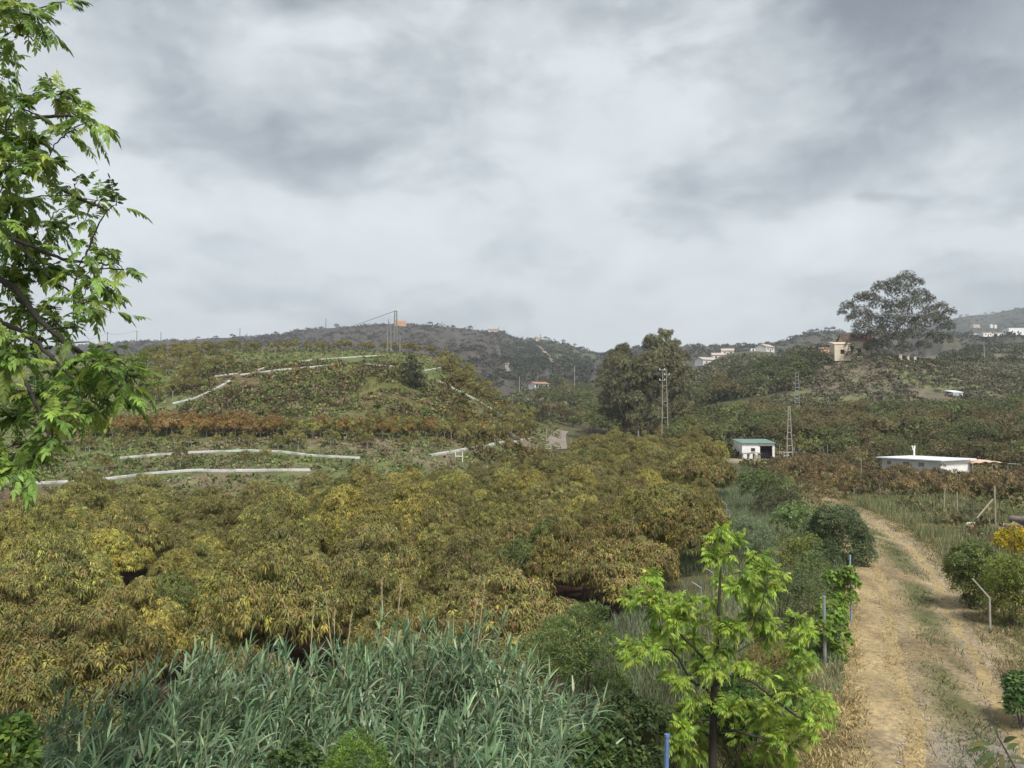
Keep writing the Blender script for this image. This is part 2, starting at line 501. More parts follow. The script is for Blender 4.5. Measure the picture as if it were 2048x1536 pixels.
M = dict(
    leaf=leaf_material('avocado_leaf', 0.5, 0.16, 0.22, 0.3, 0.5),
    soft=leaf_material('soft_leaf', 0.5, 0.42, 0.25, 0.18, 1.5),
    reed=leaf_material('reed_leaf', 0.45, 0.22, 0.4, 0.2, 1.2),
    scrub=leaf_material('scrub_leaf', 0.8, 0.15, 0.15, 0.3, 0.2),
    grass=leaf_material('grass_blade', 0.7, 0.25, 0.2, 0.25, 0.8),
    ground=ground_material('ground_soil'),
    track=ground_material('track_soil', s1=0.5, s2=9.0, var=0.36, bump=0.8),
    hill=ground_material('hill_soil', s1=0.012, s2=0.09, var=0.28, bump=0.2),
    bark=plain('grey_bark', (0.10, 0.085, 0.07), 0.9, 0.35, 9, 0.6, stretch=(1, 1, 0.25)),
    darkbark=plain('dark_bark', (0.045, 0.038, 0.032), 0.9, 0.35, 14, 0.6, stretch=(1, 1, 0.25)),
    palebark=plain('pale_bark', (0.42, 0.38, 0.32), 0.85, 0.25, 8, 0.3, stretch=(1, 1, 0.3)),
    eucbark=plain('eucalyptus_bark', (0.36, 0.33, 0.29), 0.8, 0.3, 3, 0.3, stretch=(1, 1, 0.3)),
    cane=plain('cane_stem', (0.24, 0.24, 0.12), 0.6, 0.25, 5, stretch=(1, 1, 0.4)),
    drycane=plain('dry_cane', (0.42, 0.33, 0.2), 0.8, 0.2, 5),
    concrete=plain('pale_concrete', (0.47, 0.48, 0.46), 0.9, 0.22, 1.2, 0.3, dirt=(0.15, 0.15, 0.10), dirt_amt=0.9),
    polecon=plain('pole_concrete', (0.35, 0.32, 0.275), 0.9, 0.2, 3, 0.3, dirt=(0.25, 0.19, 0.13), dirt_amt=0.5),
    white=plain('white_render', (0.78, 0.77, 0.74), 0.85, 0.06, 1.2, 0.1, dirt=(0.45, 0.41, 0.34), dirt_amt=0.55),
    farwhite=plain('distant_white_render', (0.57, 0.565, 0.55), 0.85, 0.08, 0.6, 0.1, dirt=(0.42, 0.38, 0.32), dirt_amt=0.6),
    greyshade=plain('grey_shade_render', (0.50, 0.51, 0.52), 0.85, 0.08, 1.5, 0.1, dirt=(0.33, 0.34, 0.3), dirt_amt=0.6),  # grey shelter walls; on the farm building it stands for wall shade
    ochre=plain('ochre_render', (0.60, 0.50, 0.38), 0.9, 0.15, 0.8, 0.2, dirt=(0.32, 0.25, 0.19), dirt_amt=0.7),
    orange=plain('orange_render', (0.55, 0.30, 0.14), 0.9, 0.1, 0.5, dirt=(0.4, 0.3, 0.2), dirt_amt=0.4),
    greenroof=plain('green_roof_sheet', (0.15, 0.235, 0.205), 0.55, 0.12, 1.5, dirt=(0.25, 0.3, 0.26), dirt_amt=0.5),
    whiteroof=plain('white_roof_sheet', (0.72, 0.75, 0.78), 0.5, 0.06, 1.5, dirt=(0.5, 0.5, 0.48), dirt_amt=0.4),
    paletile=plain('faded_roof_tile', (0.46, 0.38, 0.32), 0.9, 0.2, 2.5, 0.3, dirt=(0.36, 0.27, 0.21), dirt_amt=0.6),
    tile=plain('clay_roof_tile', (0.31, 0.185, 0.13), 0.9, 0.3, 2.5, 0.3, dirt=(0.3, 0.22, 0.17), dirt_amt=0.6),
    dark=plain('dark_opening', (0.012, 0.012, 0.014), 0.9, 0.2, 3),
    tarp=plain('salmon_tarp', (0.62, 0.42, 0.32), 0.7, 0.2, 2.5, 0.3, dirt=(0.7, 0.62, 0.55), dirt_amt=0.6),
    greytarp=plain('grey_sheet', (0.13, 0.13, 0.14), 0.7, 0.25, 4, 0.2),
    galv=plain('galvanised_steel', (0.30, 0.315, 0.32), 0.5, 0.15, 6, metal=0.4),
    rust=plain('rusty_steel', (0.30, 0.22, 0.17), 0.8, 0.35, 8),
    blue=plain('blue_paint', (0.095, 0.165, 0.35), 0.65, 0.2, 8, dirt=(0.2, 0.25, 0.35), dirt_amt=0.5),
    paleblue=plain('faded_blue_paint', (0.25, 0.34, 0.46), 0.6, 0.2, 8),
    greypole=plain('grey_pole', (0.22, 0.21, 0.20), 0.8, 0.2, 4),
    wood=plain('weathered_wood', (0.34, 0.29, 0.22), 0.9, 0.3, 6, 0.3, stretch=(1, 1, 0.2)),
    log=plain('log_bark', (0.17, 0.14, 0.12), 0.9, 0.4, 7, 0.6),
    logend=plain('cut_log_end', (0.36, 0.29, 0.23), 0.9, 0.25, 9),
    sack=plain('white_sack', (0.72, 0.72, 0.68), 0.8, 0.1, 5, 0.3),
    wire=plain('wire_metal', (0.10, 0.10, 0.11), 0.6, 0.1, 1),
    ceramic=plain('insulator_white', (0.8, 0.8, 0.78), 0.3, 0.05, 3),
    rock=plain('grey_rock', (0.30, 0.28, 0.26), 0.95, 0.3, 3, 0.6),
    gravel=plain('pale_gravel', (0.21, 0.18, 0.145), 0.95, 0.22, 0.7, 0.5, dirt=(0.30, 0.26, 0.21), dirt_amt=0.7),
)


# ------------------------------------------------------------------ mesh building
def unit(a):
    return a / np.maximum(np.linalg.norm(a, axis=-1, keepdims=True), 1e-9)


class MB:
    """Collects triangles and quads with face colours; links them as one mesh object."""

    def __init__(s):
        s.v, s.f3, s.f4, s.c3, s.c4, s.m3, s.m4 = [], [], [], [], [], [], []
        s.n = 0

    def add(s, v, f3=None, f4=None, c3=None, c4=None, mat=0):
        v = np.asarray(v, float).reshape(-1, 3)
        if f3 is not None and len(f3):
            f3 = np.asarray(f3, np.int64).reshape(-1, 3)
            s.f3.append(f3 + s.n)
            s.c3.append(np.broadcast_to(np.asarray(c3 if c3 is not None else (0.5, 0.5, 0.5), float), (len(f3), 3)))
            s.m3.append(np.full(len(f3), mat))
        if f4 is not None and len(f4):
            f4 = np.asarray(f4, np.int64).reshape(-1, 4)
            s.f4.append(f4 + s.n)
            s.c4.append(np.broadcast_to(np.asarray(c4 if c4 is not None else (0.5, 0.5, 0.5), float), (len(f4), 3)))
            s.m4.append(np.full(len(f4), mat))
        s.v.append(v)
        s.n += len(v)

    def mesh(s, name, mats, attr='leaf_colour', smooth=False):
        me = bpy.data.meshes.new(name)
        V = np.concatenate(s.v) if s.v else np.zeros((0, 3))
        F3 = np.concatenate(s.f3) if s.f3 else np.zeros((0, 3), int)
        F4 = np.concatenate(s.f4) if s.f4 else np.zeros((0, 4), int)
        n3, n4 = len(F3), len(F4)
        me.vertices.add(len(V))
        me.vertices.foreach_set('co', V.astype(np.float32).ravel())
        me.loops.add(n3 * 3 + n4 * 4)
        me.loops.foreach_set('vertex_index', np.concatenate([F3.ravel(), F4.ravel()]).astype(np.int32))
        me.polygons.add(n3 + n4)
        me.polygons.foreach_set('loop_start', np.concatenate([np.arange(n3) * 3, n3 * 3 + np.arange(n4) * 4]).astype(np.int32))
        mi = np.concatenate([np.concatenate(s.m3) if n3 else np.zeros(0), np.concatenate(s.m4) if n4 else np.zeros(0)])
        me.polygons.foreach_set('material_index', mi.astype(np.int32))
        me.polygons.foreach_set('use_smooth', np.full(n3 + n4, bool(smooth)))
        if attr:
            C = np.concatenate([np.concatenate(s.c3) if n3 else np.zeros((0, 3)), np.concatenate(s.c4) if n4 else np.zeros((0, 3))])
            a = me.attributes.new(attr, 'FLOAT_COLOR', 'FACE')
            a.data.foreach_set('color', np.concatenate([C, np.ones((len(C), 1))], 1).astype(np.float32).ravel())
        for mm in mats if isinstance(mats, (list, tuple)) else [mats]:
            me.materials.append(mm)
        me.update(calc_edges=True)
        return me

    def obj(s, name, mats, parent=None, **kw):
        o = bpy.data.objects.new(name, s.mesh(name, mats, **kw))
        COL.objects.link(o)
        if parent:
            o.parent = parent
        return o

    # ---- shapes
    def leaves(s, P, D, Nn, L, W, droop, C, segs=1, mat=0, fold=0.0, taper=False):
        """Pointed leaves: base P, direction D, rough normal Nn, length L, width W, droop of the tip."""
        P, D = np.asarray(P, float), unit(np.asarray(D, float))
        n = len(P)
        if n == 0:
            return
        L, W, droop = (np.broadcast_to(np.asarray(q, float), (n,))[:, None] for q in (L, W, droop))
        S = unit(np.cross(D, Nn))
        up = np.cross(S, D)
        dn = np.array([0, 0, -1.0])
        C = np.broadcast_to(np.asarray(C, float), (n, 3))
        if segs == 1:
            mid = P + D * L * 0.45 + dn * droop * L * 0.12
            v = np.stack([P, mid + S * W / 2, mid - S * W / 2, P + D * L * 0.96 + dn * droop * L * 0.6], 1)
            k = np.arange(n)[:, None] * 4
            f = np.concatenate([k + np.array([0, 1, 2]), k + np.array([2, 1, 3])])
            s.add(v, f3=f, c3=np.concatenate([C, C]), mat=mat)
            return
        ts = np.linspace(0, 1, segs + 2)[1:-1]
        rows = [P[:, None, :]]
        for t in ts:
            w = min(1.0, 0.5 + 4 * t) * (1 - t) ** 0.75 if taper else (np.sin(math.pi * t ** 0.75)) ** 0.8
            c = P + D * L * t * (1 - 0.12 * t * droop) + dn * droop * L * 0.65 * t * t
            rows.append(np.stack([c + S * W / 2 * w + up * fold * W * w, c - S * W / 2 * w + up * fold * W * w], 1))
        rows.append((P + D * L * (1 - 0.12 * droop) + dn * droop * L * 0.65)[:, None, :])
        v = np.concatenate(rows, 1)
        nv = v.shape[1]
        k = np.arange(n)[:, None] * nv
        f3 = np.concatenate([k + np.array([0, 1, 2]), k + np.array([nv - 2, nv - 3, nv - 1])])
        f4 = np.concatenate([k + np.array([2 * j - 1, 2 * j + 1, 2 * j + 2, 2 * j]) for j in range(1, segs)]) if segs > 1 else None
        s.add(v, f3=f3, f4=f4, c3=np.concatenate([C, C]), c4=np.concatenate([C] * (segs - 1)) if segs > 1 else None, mat=mat)

    def tube(s, pts, rad, sides=6, mat=0, col=(0.5, 0.5, 0.5), cap=True):
        pts = np.asarray(pts, float)
        n = len(pts)
        rad = np.broadcast_to(np.asarray(rad, float), (n,))
        T = unit(np.gradient(pts, axis=0))
        ref = np.array([0.0, 0, 1]) if abs(T[0, 2]) < 0.9 else np.array([1.0, 0, 0])
        A = unit(np.cross(T, ref))
        B = np.cross(T, A)
        an = np.arange(sides) * 2 * math.pi / sides
        ring = pts[:, None] + rad[:, None, None] * (A[:, None] * np.cos(an)[None, :, None] + B[:, None] * np.sin(an)[None, :, None])
        i = np.arange(n - 1)[:, None] * sides
        j = np.arange(sides)[None]
        j2 = (j + 1) % sides
        f = np.stack([i + j, i + j2, i + sides + j2, i + sides + j], -1).reshape(-1, 4)
        s.add(ring, f4=f, c4=col, mat=mat)
        if cap:
            for e, k in ((0, 0), (n - 1, (n - 1) * sides)):
                base = s.n
                v = np.concatenate([ring[e], pts[e:e + 1]])
                f3 = [(q, (q + 1) % sides, sides) for q in range(sides)]
                s.add(v, f3=f3, c3=col, mat=mat)

    def box(s, c, size, yaw=0.0, mat=0, col=(0.5, 0.5, 0.5), top_dz=None):
        sx, sy, sz = (q / 2 for q in size)
        v = np.array([(x, y, z) for z in (-sz, sz) for y in (-sy, sy) for x in (-sx, sx)], float)
        if top_dz is not None:      # extra height at (-y, +y) of the top face
            v[4:6, 2] += top_dz[0]
            v[6:8, 2] += top_dz[1]
        ca, sa = math.cos(yaw), math.sin(yaw)
        v = np.stack([v[:, 0] * ca - v[:, 1] * sa, v[:, 0] * sa + v[:, 1] * ca, v[:, 2]], 1) + np.asarray(c, float)
        s.add(v, f4=[(0, 2, 3, 1), (4, 5, 7, 6), (0, 1, 5, 4), (2, 6, 7, 3), (0, 4, 6, 2), (1, 3, 7, 5)], c4=col, mat=mat)

    def beam(s, a, b, w, h=None, mat=0):
        """Square bar from a to b."""
        a, b = np.asarray(a, float), np.asarray(b, float)
        s.tube([a, b], [w * 0.7071, (h or w) * 0.7071], 4, mat)


def tag(o, label=None, cat=None, group=None, kind=None):
    if label:
        o['label'] = label
    if cat:
        o['category'] = cat
    if group:
        o['group'] = group
    if kind:
        o['kind'] = kind
    return o


def empty(name, loc, rz=0.0, label=None, cat=None, group=None):
    o = bpy.data.objects.new(name, None)
    o.empty_display_size = 0.3
    COL.objects.link(o)
    o.location = loc
    o.rotation_euler = (0, 0, rz)
    return tag(o, label, cat, group)


def part(name, me, parent, tint=None):
    o = bpy.data.objects.new(name, me)
    COL.objects.link(o)
    o.parent = parent
    if tint is not None:
        o.color = tuple(tint) + (1,)
    return o


def rnd(a, b):
    return random.uniform(a, b)


def pal(n, cols, wts, jit=0.18):
    """n leaf colours drawn from a palette."""
    cols = np.asarray(cols, float)
    w = np.asarray(wts, float)
    i = RNG.choice(len(cols), n, p=w / w.sum())
    j = 1 + RNG.normal(0, jit, (n, 1))
    return np.clip(cols[i] * np.clip(j, 0.5, 1.6) * (1 + RNG.normal(0, 0.05, (n, 3))), 0.004, 0.9)


def sph(n):
    return unit(RNG.normal(0, 1, (n, 3)))


# ------------------------------------------------------------------ crowns
def whorls(mb, Cn, A, k, L, W, cols, spread=(0.7, 1.7), droop=0.6, segs=1):
    """At each centre, k leaves fan out round the shoot axis A and droop."""
    n = len(Cn)
    A = unit(A)
    t = unit(np.cross(A, np.array([0.31, 0.52, 0.79])))
    b = np.cross(A, t)
    an = RNG.uniform(0, 2 * math.pi, (n, 1)) + np.arange(k)[None] * 2.4 + RNG.normal(0, 0.2, (n, k))
    th = RNG.uniform(spread[0], spread[1], (n, k))
    rad = t[:, None] * np.cos(an)[..., None] + b[:, None] * np.sin(an)[..., None]
    D = A[:, None] * np.cos(th)[..., None] + rad * np.sin(th)[..., None]
    D[..., 2] -= 0.25 * droop
    D = unit(D.reshape(-1, 3))
    P = (Cn[:, None] - A[:, None] * RNG.uniform(0, 0.5, (n, k, 1)) * L + rad * 0.02).reshape(-1, 3)
    Nn = unit(np.repeat(A, k, 0) + 0.35 * RNG.normal(0, 1, (n * k, 3)))
    ll = L * RNG.uniform(0.65, 1.15, n * k)
    C = np.repeat(cols, k, 0) * (1 + RNG.normal(0, 0.13, (n * k, 1)))
    mb.leaves(P, D, Nn, ll, W * RNG.uniform(0.75, 1.2, n * k), droop * RNG.uniform(0.5, 1.3, n * k), np.clip(C, 0.004, 0.9), segs)


def lobes(nl, rx, rz, z0, rl, seed=None):
    """Centres and radii of the leaf masses of a crown."""
    out = []
    for i in range(nl):
        a = 2 * math.pi * (i * 0.618 + rnd(-0.05, 0.05))
        q = math.sqrt((i + 0.5) / nl)
        h = math.sqrt(max(0.0, 1 - q * q))
        out.append((rx * q * math.cos(a) * rnd(0.85, 1.1), rx * q * math.sin(a) * rnd(0.85, 1.1), z0 + rz * h * rnd(0.75, 1.1) + rnd(-0.15, 0.15) * rz, rl * rnd(0.6, 1.3)))
    for i in range(max(2, nl // 3)):       # shoots standing proud of the crown
        a, q = rnd(0, 6.28), rnd(0.1, 0.9)
        out.append((rx * q * math.cos(a), rx * q * math.sin(a), z0 + rz * math.sqrt(1 - q * q) * rnd(1.15, 1.4) + rl * 0.35, rl * rnd(0.35, 0.55)))
    return np.array(out)


def lobe_points(lb, per, flat=0.8, inner=0.25):
    """Points over the outer shells of the lobes, kept where they are not buried deep in another lobe."""
    P, D = [], []
    for x, y, z, r in lb:
        n = int(per * r * r)
        d = sph(n)
        d[:, 2] = np.where(d[:, 2] < -0.35, -d[:, 2] * 0.6, d[:, 2])
        q = 1 - RNG.uniform(0, 1, (n, 1)) ** 2 * inner * 1.6
        p = np.array([x, y, z]) + d * q * r * np.array([1, 1, flat])
        P.append(p)
        D.append(d)
    P, D = np.concatenate(P), np.concatenate(D)
    keep = np.ones(len(P), bool)
    for x, y, z, r in lb:
        dd = (P - np.array([x, y, z])) / np.array([1, 1, flat])
        keep &= np.linalg.norm(dd, axis=1) > r * 0.62
    return P[keep], D[keep]


OLIVE = [(0.184, 0.172, 0.050), (0.188, 0.150, 0.056), (0.118, 0.130, 0.045), (0.325, 0.292, 0.070), (0.205, 0.148, 0.064)]


def avocado_crown(name, wts, height=3.1, width=2.35, per=120, leaf=0.2, k=11, nl=13):
    mb = MB()
    lb = lobes(nl, width * 0.70, height * 0.46, height * 0.30, width * 0.40)
    P, D = lobe_points(lb, per)
    A = unit(D + np.array([0, 0, 0.35]) + RNG.normal(0, 0.38, D.shape))
    base = pal(len(P), OLIVE, wts, 0.2)
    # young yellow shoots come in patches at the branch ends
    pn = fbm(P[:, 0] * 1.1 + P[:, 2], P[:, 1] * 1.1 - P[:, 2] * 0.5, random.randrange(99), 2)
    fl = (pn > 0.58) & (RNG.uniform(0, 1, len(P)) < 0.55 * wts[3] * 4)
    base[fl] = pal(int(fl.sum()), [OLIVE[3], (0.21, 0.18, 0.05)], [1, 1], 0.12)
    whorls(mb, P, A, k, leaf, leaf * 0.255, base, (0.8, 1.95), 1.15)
    # skirt: hanging leaves down the sides
    return mb.mesh(name, M['leaf'])


def limbs(mb, height, width, r0, n=5, fork=0.35, mat=0, sides=6):
    base = np.array([0, 0, -0.25])
    top = np.array([rnd(-0.1, 0.1) * width, rnd(-0.1, 0.1) * width, height * fork])
    mb.tube([base, base * 0.4 + top * 0.6 + np.array([rnd(-.05, .05), rnd(-.05, .05), 0]), top], [r0 * 1.2, r0, r0 * 0.8], sides + 1, mat)
    for i in range(n):
        a = 2 * math.pi * (i + rnd(-0.2, 0.2)) / n
        e = np.array([math.cos(a) * width * rnd(0.5, 0.85), math.sin(a) * width * rnd(0.5, 0.85), height * rnd(0.65, 0.92)])
        m_ = top * 0.45 + e * 0.55 + np.array([0, 0, -0.06 * height])
        mb.tube([top, m_, e], [r0 * 0.6, r0 * 0.4, r0 * 0.12], sides, mat)


def trunk_mesh(name, height, width, r0, mat, n=5, fork=0.35):
    mb = MB()
    limbs(mb, height, width, r0, n, fork)
    return mb.mesh(name, mat, attr=None, smooth=True)


def copy_thing(crown, trunk, loc, rz, scale, name, label, cat, group, tint=(1, 1, 1)):
    r = empty(name, loc, rz, label, cat, group)
    r.scale = scale if isinstance(scale, tuple) else (scale,) * 3
    if trunk:
        part('trunk', trunk, r)
    part('crown', crown, r, tint)
    return r


# ================================================================== THE GROUND
TR_Y = [-10, 5, 12, 14.7, 21.5, 28.9, 35.5, 40, 43, 48.6, 57.7, 70, 80, 97]
TR_X = [0.5, 4.2, 7.3, 8.5, 11.4, 14.7, 17.1, 18.3, 19.2, 20.3, 22.2, 25.5, 27.4, 30.6]


def track_x(y):
    """x of the middle of the dirt track."""
    return np.interp(y, TR_Y, TR_X)


def zone_colours(x, y):
    """Own colour of the ground: soil, leaf litter, dry grass, green grass."""
    x, y = np.asarray(x, float), np.asarray(y, float)
    n = len(x)
    c = np.empty((n, 3))
    c[:] = (0.115, 0.105, 0.055)
    yy = np.maximum(y, 5)
    f1, f2, f3 = fbm(x / 3, y / 3, 21), fbm(x / 11, y / 11, 22), fbm(x / 1.2, y / 1.2, 23, 3)

    def put(wt, col):
        w = np.clip(wt, 0, 1)[:, None]
        c[:] = c * (1 - w) + np.array(col) * w
    # beside the track: straw and grass
    right = sstep(-1.0, 1.5, x - xb(y))
    put(right * sstep(80, 60, y), (0.23, 0.185, 0.10))
    put(right * sstep(0.45, 0.6, f1) * 0.8, (0.10, 0.115, 0.045))
    dt = x - track_x(y)
    put(sstep(-5.5, -3.2, dt) * sstep(4.2, 2.4, dt) * sstep(52, 40, y), (0.33, 0.255, 0.14))
    put(sstep(1.6, 2.6, dt) * sstep(7, 4, dt) * sstep(60, 45, y) * sstep(0.35, 0.6, f3), (0.14, 0.125, 0.065))
    # orchard floor: dark reddish leaf litter
    put(sstep(-0.5, -3.0, x - xb(y)) * sstep(8, 16, y) * sstep(150, 130, y), (0.072, 0.046, 0.034))
    u = 1024 + F * x / yy
    hill = sstep(1130, 1040, u) * sstep(66, 72, y)
    put(hill, (0.125, 0.142, 0.06))
    put(hill * sstep(0.5, 0.64, f2) * 0.8, (0.16, 0.128, 0.088))
    put(hill * sstep(0.52, 0.64, f1) * 0.8, (0.075, 0.10, 0.034))
    bank = sstep(1000, 900, u) * sstep(62, 65, y) * sstep(74, 70, y)
    put(bank * 0.5, (0.15, 0.112, 0.085))
    # scrub slope in the middle of the hill: brown with green patches
    sl = sstep(350, 460, u) * sstep(900, 800, u) * sstep(103, 108, y) * sstep(130, 124, y)
    put(sl * 0.85, (0.13, 0.095, 0.058))
    put(sl * sstep(0.5, 0.62, f2), (0.115, 0.118, 0.042))
    # bare earth on the lower terrace
    be = np.exp(-(((u - 720) / 130) ** 2 + ((y - 90) / 4.5) ** 2))
    put(be * 1.1, (0.20, 0.15, 0.115))
    be = np.exp(-(((u - 1060) / 90) ** 2 + ((y - 128) / 8) ** 2))
    put(be * 0.7, (0.165, 0.125, 0.10))
    # far side
    far = sstep(1080, 1180, u) * sstep(112, 125, y)
    put(far, (0.075, 0.078, 0.042))
    put(far * sstep(0.5, 0.62, f2), (0.12, 0.098, 0.065))
    md = sstep(1540, 1620, u) * sstep(165, 180, y)
    put(md, (0.14, 0.12, 0.09))
    put(md * sstep(0.48, 0.6, f2), (0.13, 0.145, 0.072))
    # yard before the shed
    yd = np.exp(-(((x - 31) / 4.2) ** 2 + ((y - 100) / 5.0) ** 2) * 1.2)
    put(yd * 1.4, (0.30, 0.245, 0.18))
    yd = np.exp(-(((x - 24.5) / 3.0) ** 2 + ((y - 60) / 6) ** 2))
    put(yd * 1.1, (0.33, 0.245, 0.14))
    return np.clip(c, 0.01, 0.9)


def build_ground():
    ys = np.concatenate([np.linspace(-40, 4, 16, endpoint=False), 4 * (520 / 4) ** np.linspace(0, 1, 430)])
    ss = np.linspace(-1.25, 1.25, 401)
    Y, S = np.meshgrid(ys, ss, indexing='ij')
    X = S * (np.maximum(Y, 0) + 25)
    x, y = X.ravel(), Y.ravel()
    z = H(x, y) + 0.05 * sstep(14, 22, y) * (fbm(x / 1.3, y / 1.3, 31, 3) - 0.5) * sstep(0.5, 3, np.abs(x - xb(y)))
    # beyond the last ring the sheet falls away under the hills
    nx = len(ss)
    i = np.arange(len(ys) - 1)[:, None] * nx + np.arange(nx - 1)[None]
    f = np.stack([i, i + 1, i + nx + 1, i + nx], -1).reshape(-1, 4)
    mb = MB()
    mb.add(np.stack([x, y, z], 1), f4=f)
    # far skirt to the horizon
    last = np.stack([x, y, z], 1).reshape(len(ys), nx, 3)[-1]
    out = last.copy()
    out[:, :2] *= 12
    out[:, 2] = -40
    mb.add(np.concatenate([last, out]), f4=np.stack([np.arange(nx - 1), np.arange(nx - 1) + 1, np.arange(nx - 1) + nx + 1, np.arange(nx - 1) + nx], -1))
    me = mb.mesh('ground', M['ground'], attr=None, smooth=True)
    co = np.empty(len(me.vertices) * 3, np.float32)
    me.vertices.foreach_get('co', co)
    co = co.reshape(-1, 3)
    cc = zone_colours(co[:, 0], co[:, 1])
    a = me.attributes.new('ground_colour', 'FLOAT_COLOR', 'POINT')
    a.data.foreach_set('color', np.concatenate([cc, np.ones((len(cc), 1))], 1).astype(np.float32).ravel())
    o = bpy.data.objects.new('ground', me)
    COL.objects.link(o)
    tag(o, kind='structure')


build_ground()

def build_track():
    ys = np.arange(-8, 50, 0.14)
    ts = np.linspace(-2.5, 2.3, 37)
    cx = track_x(ys)
    for _ in range(12):
        cx[1:-1] = (cx[:-2] + cx[1:-1] * 2 + cx[2:]) / 4
    edge = 1 + 0.34 * (fbm(ys / 1.7, ys * 0 + 3, 41) - 0.5)[:, None]
    X = cx[:, None] + ts[None] * edge
    Y = np.repeat(ys[:, None], len(ts), 1)
    rut = np.exp(-((np.abs(ts) - 0.95) / 0.3) ** 2)
    z = H(X.ravel(), Y.ravel()).reshape(X.shape) + 0.05 - 0.07 * rut[None] - 0.06 * (np.abs(ts[None]) > 2.2)
    z = z + 0.05 * (fbm(X / 0.5, Y / 0.5, 44, 4) - 0.5)
    nx = len(ts)
    i = np.arange(len(ys) - 1)[:, None] * nx + np.arange(nx - 1)[None]
    f = np.stack([i, i + 1, i + nx + 1, i + nx], -1).reshape(-1, 4)
    mb = MB()
    mb.add(np.stack([X, Y, z], -1).reshape(-1, 3), f4=f)
    me = mb.mesh('dirt_track', M['track'], attr=None, smooth=True)
    x, y, t = X.ravel(), Y.ravel(), np.tile(ts, len(ys))
    c = np.empty((len(x), 3))
    c[:] = (0.315, 0.25, 0.15)
    f1, f2 = fbm(x / 0.9, y / 2.2, 51), fbm(x / 0.4, y / 2.6, 52, 4)

    def put(w, col):
        w = np.clip(w, 0, 1)[:, None]
        c[:] = c * (1 - w) + np.array(col) * w
    rr = np.exp(-((np.abs(t) - 0.95) / 0.42) ** 2)
    put(rr * 0.75, (0.36, 0.295, 0.205))
    put(np.exp(-((t + 1.5) / 0.7) ** 2) * 0.8, (0.405, 0.315, 0.175))
    put(np.exp(-((t - 0.95) / 0.26) ** 2) * sstep(0.3, 0.5, f1), (0.38, 0.32, 0.24))
    put(np.exp(-((t - 0.15) / 0.55) ** 2) * sstep(0.3, 0.55, f2) * 0.95, (0.13, 0.135, 0.065))
    put(sstep(1.5, 2.1, t) * sstep(0.3, 0.55, f2), (0.14, 0.125, 0.065))
    put(sstep(0.55, 0.68, f1) * 0.5, (0.2, 0.14, 0.09))
    put(np.exp(-(((x - 8.2) / 1.3) ** 2 + ((y - 13.6) / 1.2) ** 2)) * 1.2, (0.29, 0.255, 0.21))
    a = me.attributes.new('ground_colour', 'FLOAT_COLOR', 'POINT')
    a.data.foreach_set('color', np.concatenate([np.clip(c, .01, .9), np.ones((len(c), 1))], 1).astype(np.float32).ravel())
    o = bpy.data.objects.new('dirt_track', me)
    COL.objects.link(o)
    tag(o, kind='structure')


build_track()


def build_ridge(k, name, base, second, third):
    r = RIDGE[k]
    us = np.linspace(min(r['u']) - 100, max(r['u']) + 100, 420)
    ds = np.concatenate([np.linspace(r['df'] - 80, r['dt'], 190), np.linspace(r['dt'] + 6, r['dt'] + 700, 40)])
    D, U = np.meshgrid(ds, us, indexing='ij')
    X = (U - 1024) / F * D
    x, y = X.ravel(), D.ravel()
    z = ridge_z(k, x, y)
    nx = len(us)
    i = np.arange(len(ds) - 1)[:, None] * nx + np.arange(nx - 1)[None]
    f = np.stack([i, i + 1, i + nx + 1, i + nx], -1).reshape(-1, 4)
    mb = MB()
    mb.add(np.stack([x, y, z], 1), f4=f)
    me = mb.mesh(name, M['hill'], attr=None, smooth=True)
    c = np.empty((len(x), 3))
    c[:] = base
    f1, f2 = fbm(x / 60, y / 90, 61), fbm(x / 18, y / 30, 62)
    for w, col in ((sstep(0.48, 0.6, f1), second), (sstep(0.55, 0.66, f2) * 0.8, third)):
        c = c * (1 - w[:, None]) + np.array(col) * w[:, None]
    if k == 'a':      # green shoulder on the right of the main ridge
        w = (sstep(1020, 1100, U.ravel()) * sstep(600, 760, y) * 0.8)[:, None]
        c = c * (1 - w) + np.array((0.085, 0.10, 0.052)) * w
    a = me.attributes.new('ground_colour', 'FLOAT_COLOR', 'POINT')
    a.data.foreach_set('color', np.concatenate([c, np.ones((len(c), 1))], 1).astype(np.float32).ravel())
    o = bpy.data.objects.new(name, me)
    COL.objects.link(o)
    tag(o, kind='structure')


build_ridge('a', 'hill', (0.072, 0.062, 0.056), (0.085, 0.070, 0.058), (0.055, 0.062, 0.042))
build_ridge('b', 'hill', (0.075, 0.068, 0.058), (0.085, 0.085, 0.055), (0.055, 0.062, 0.042))
build_ridge('c', 'hill', (0.055, 0.066, 0.05), (0.065, 0.07, 0.05), (0.045, 0.055, 0.04))


def along(poly, step):
    """Photograph points every `step` pixels along a polyline."""
    out = []
    for (a, b), (c, d) in zip(poly[:-1], poly[1:]):
        n = max(1, int(math.hypot(c - a, d - b) / step))
        for i in range(n):
            t = i / n
            out.append((a + (c - a) * t, b + (d - b) * t))
    out.append(poly[-1])
    return out


CHAN = []
CHPIX = []


def near_channel(x, y, back=0.2, front=1.4):
    """True where a plant would stand on a channel or right in front of it."""
    out = np.zeros(len(x), bool)
    for pts in CHAN:
        for p in pts[::2]:
            out |= (np.abs(x - p[0]) < 0.9) & (y < p[1] + back) & (y > p[1] - front)
    return out


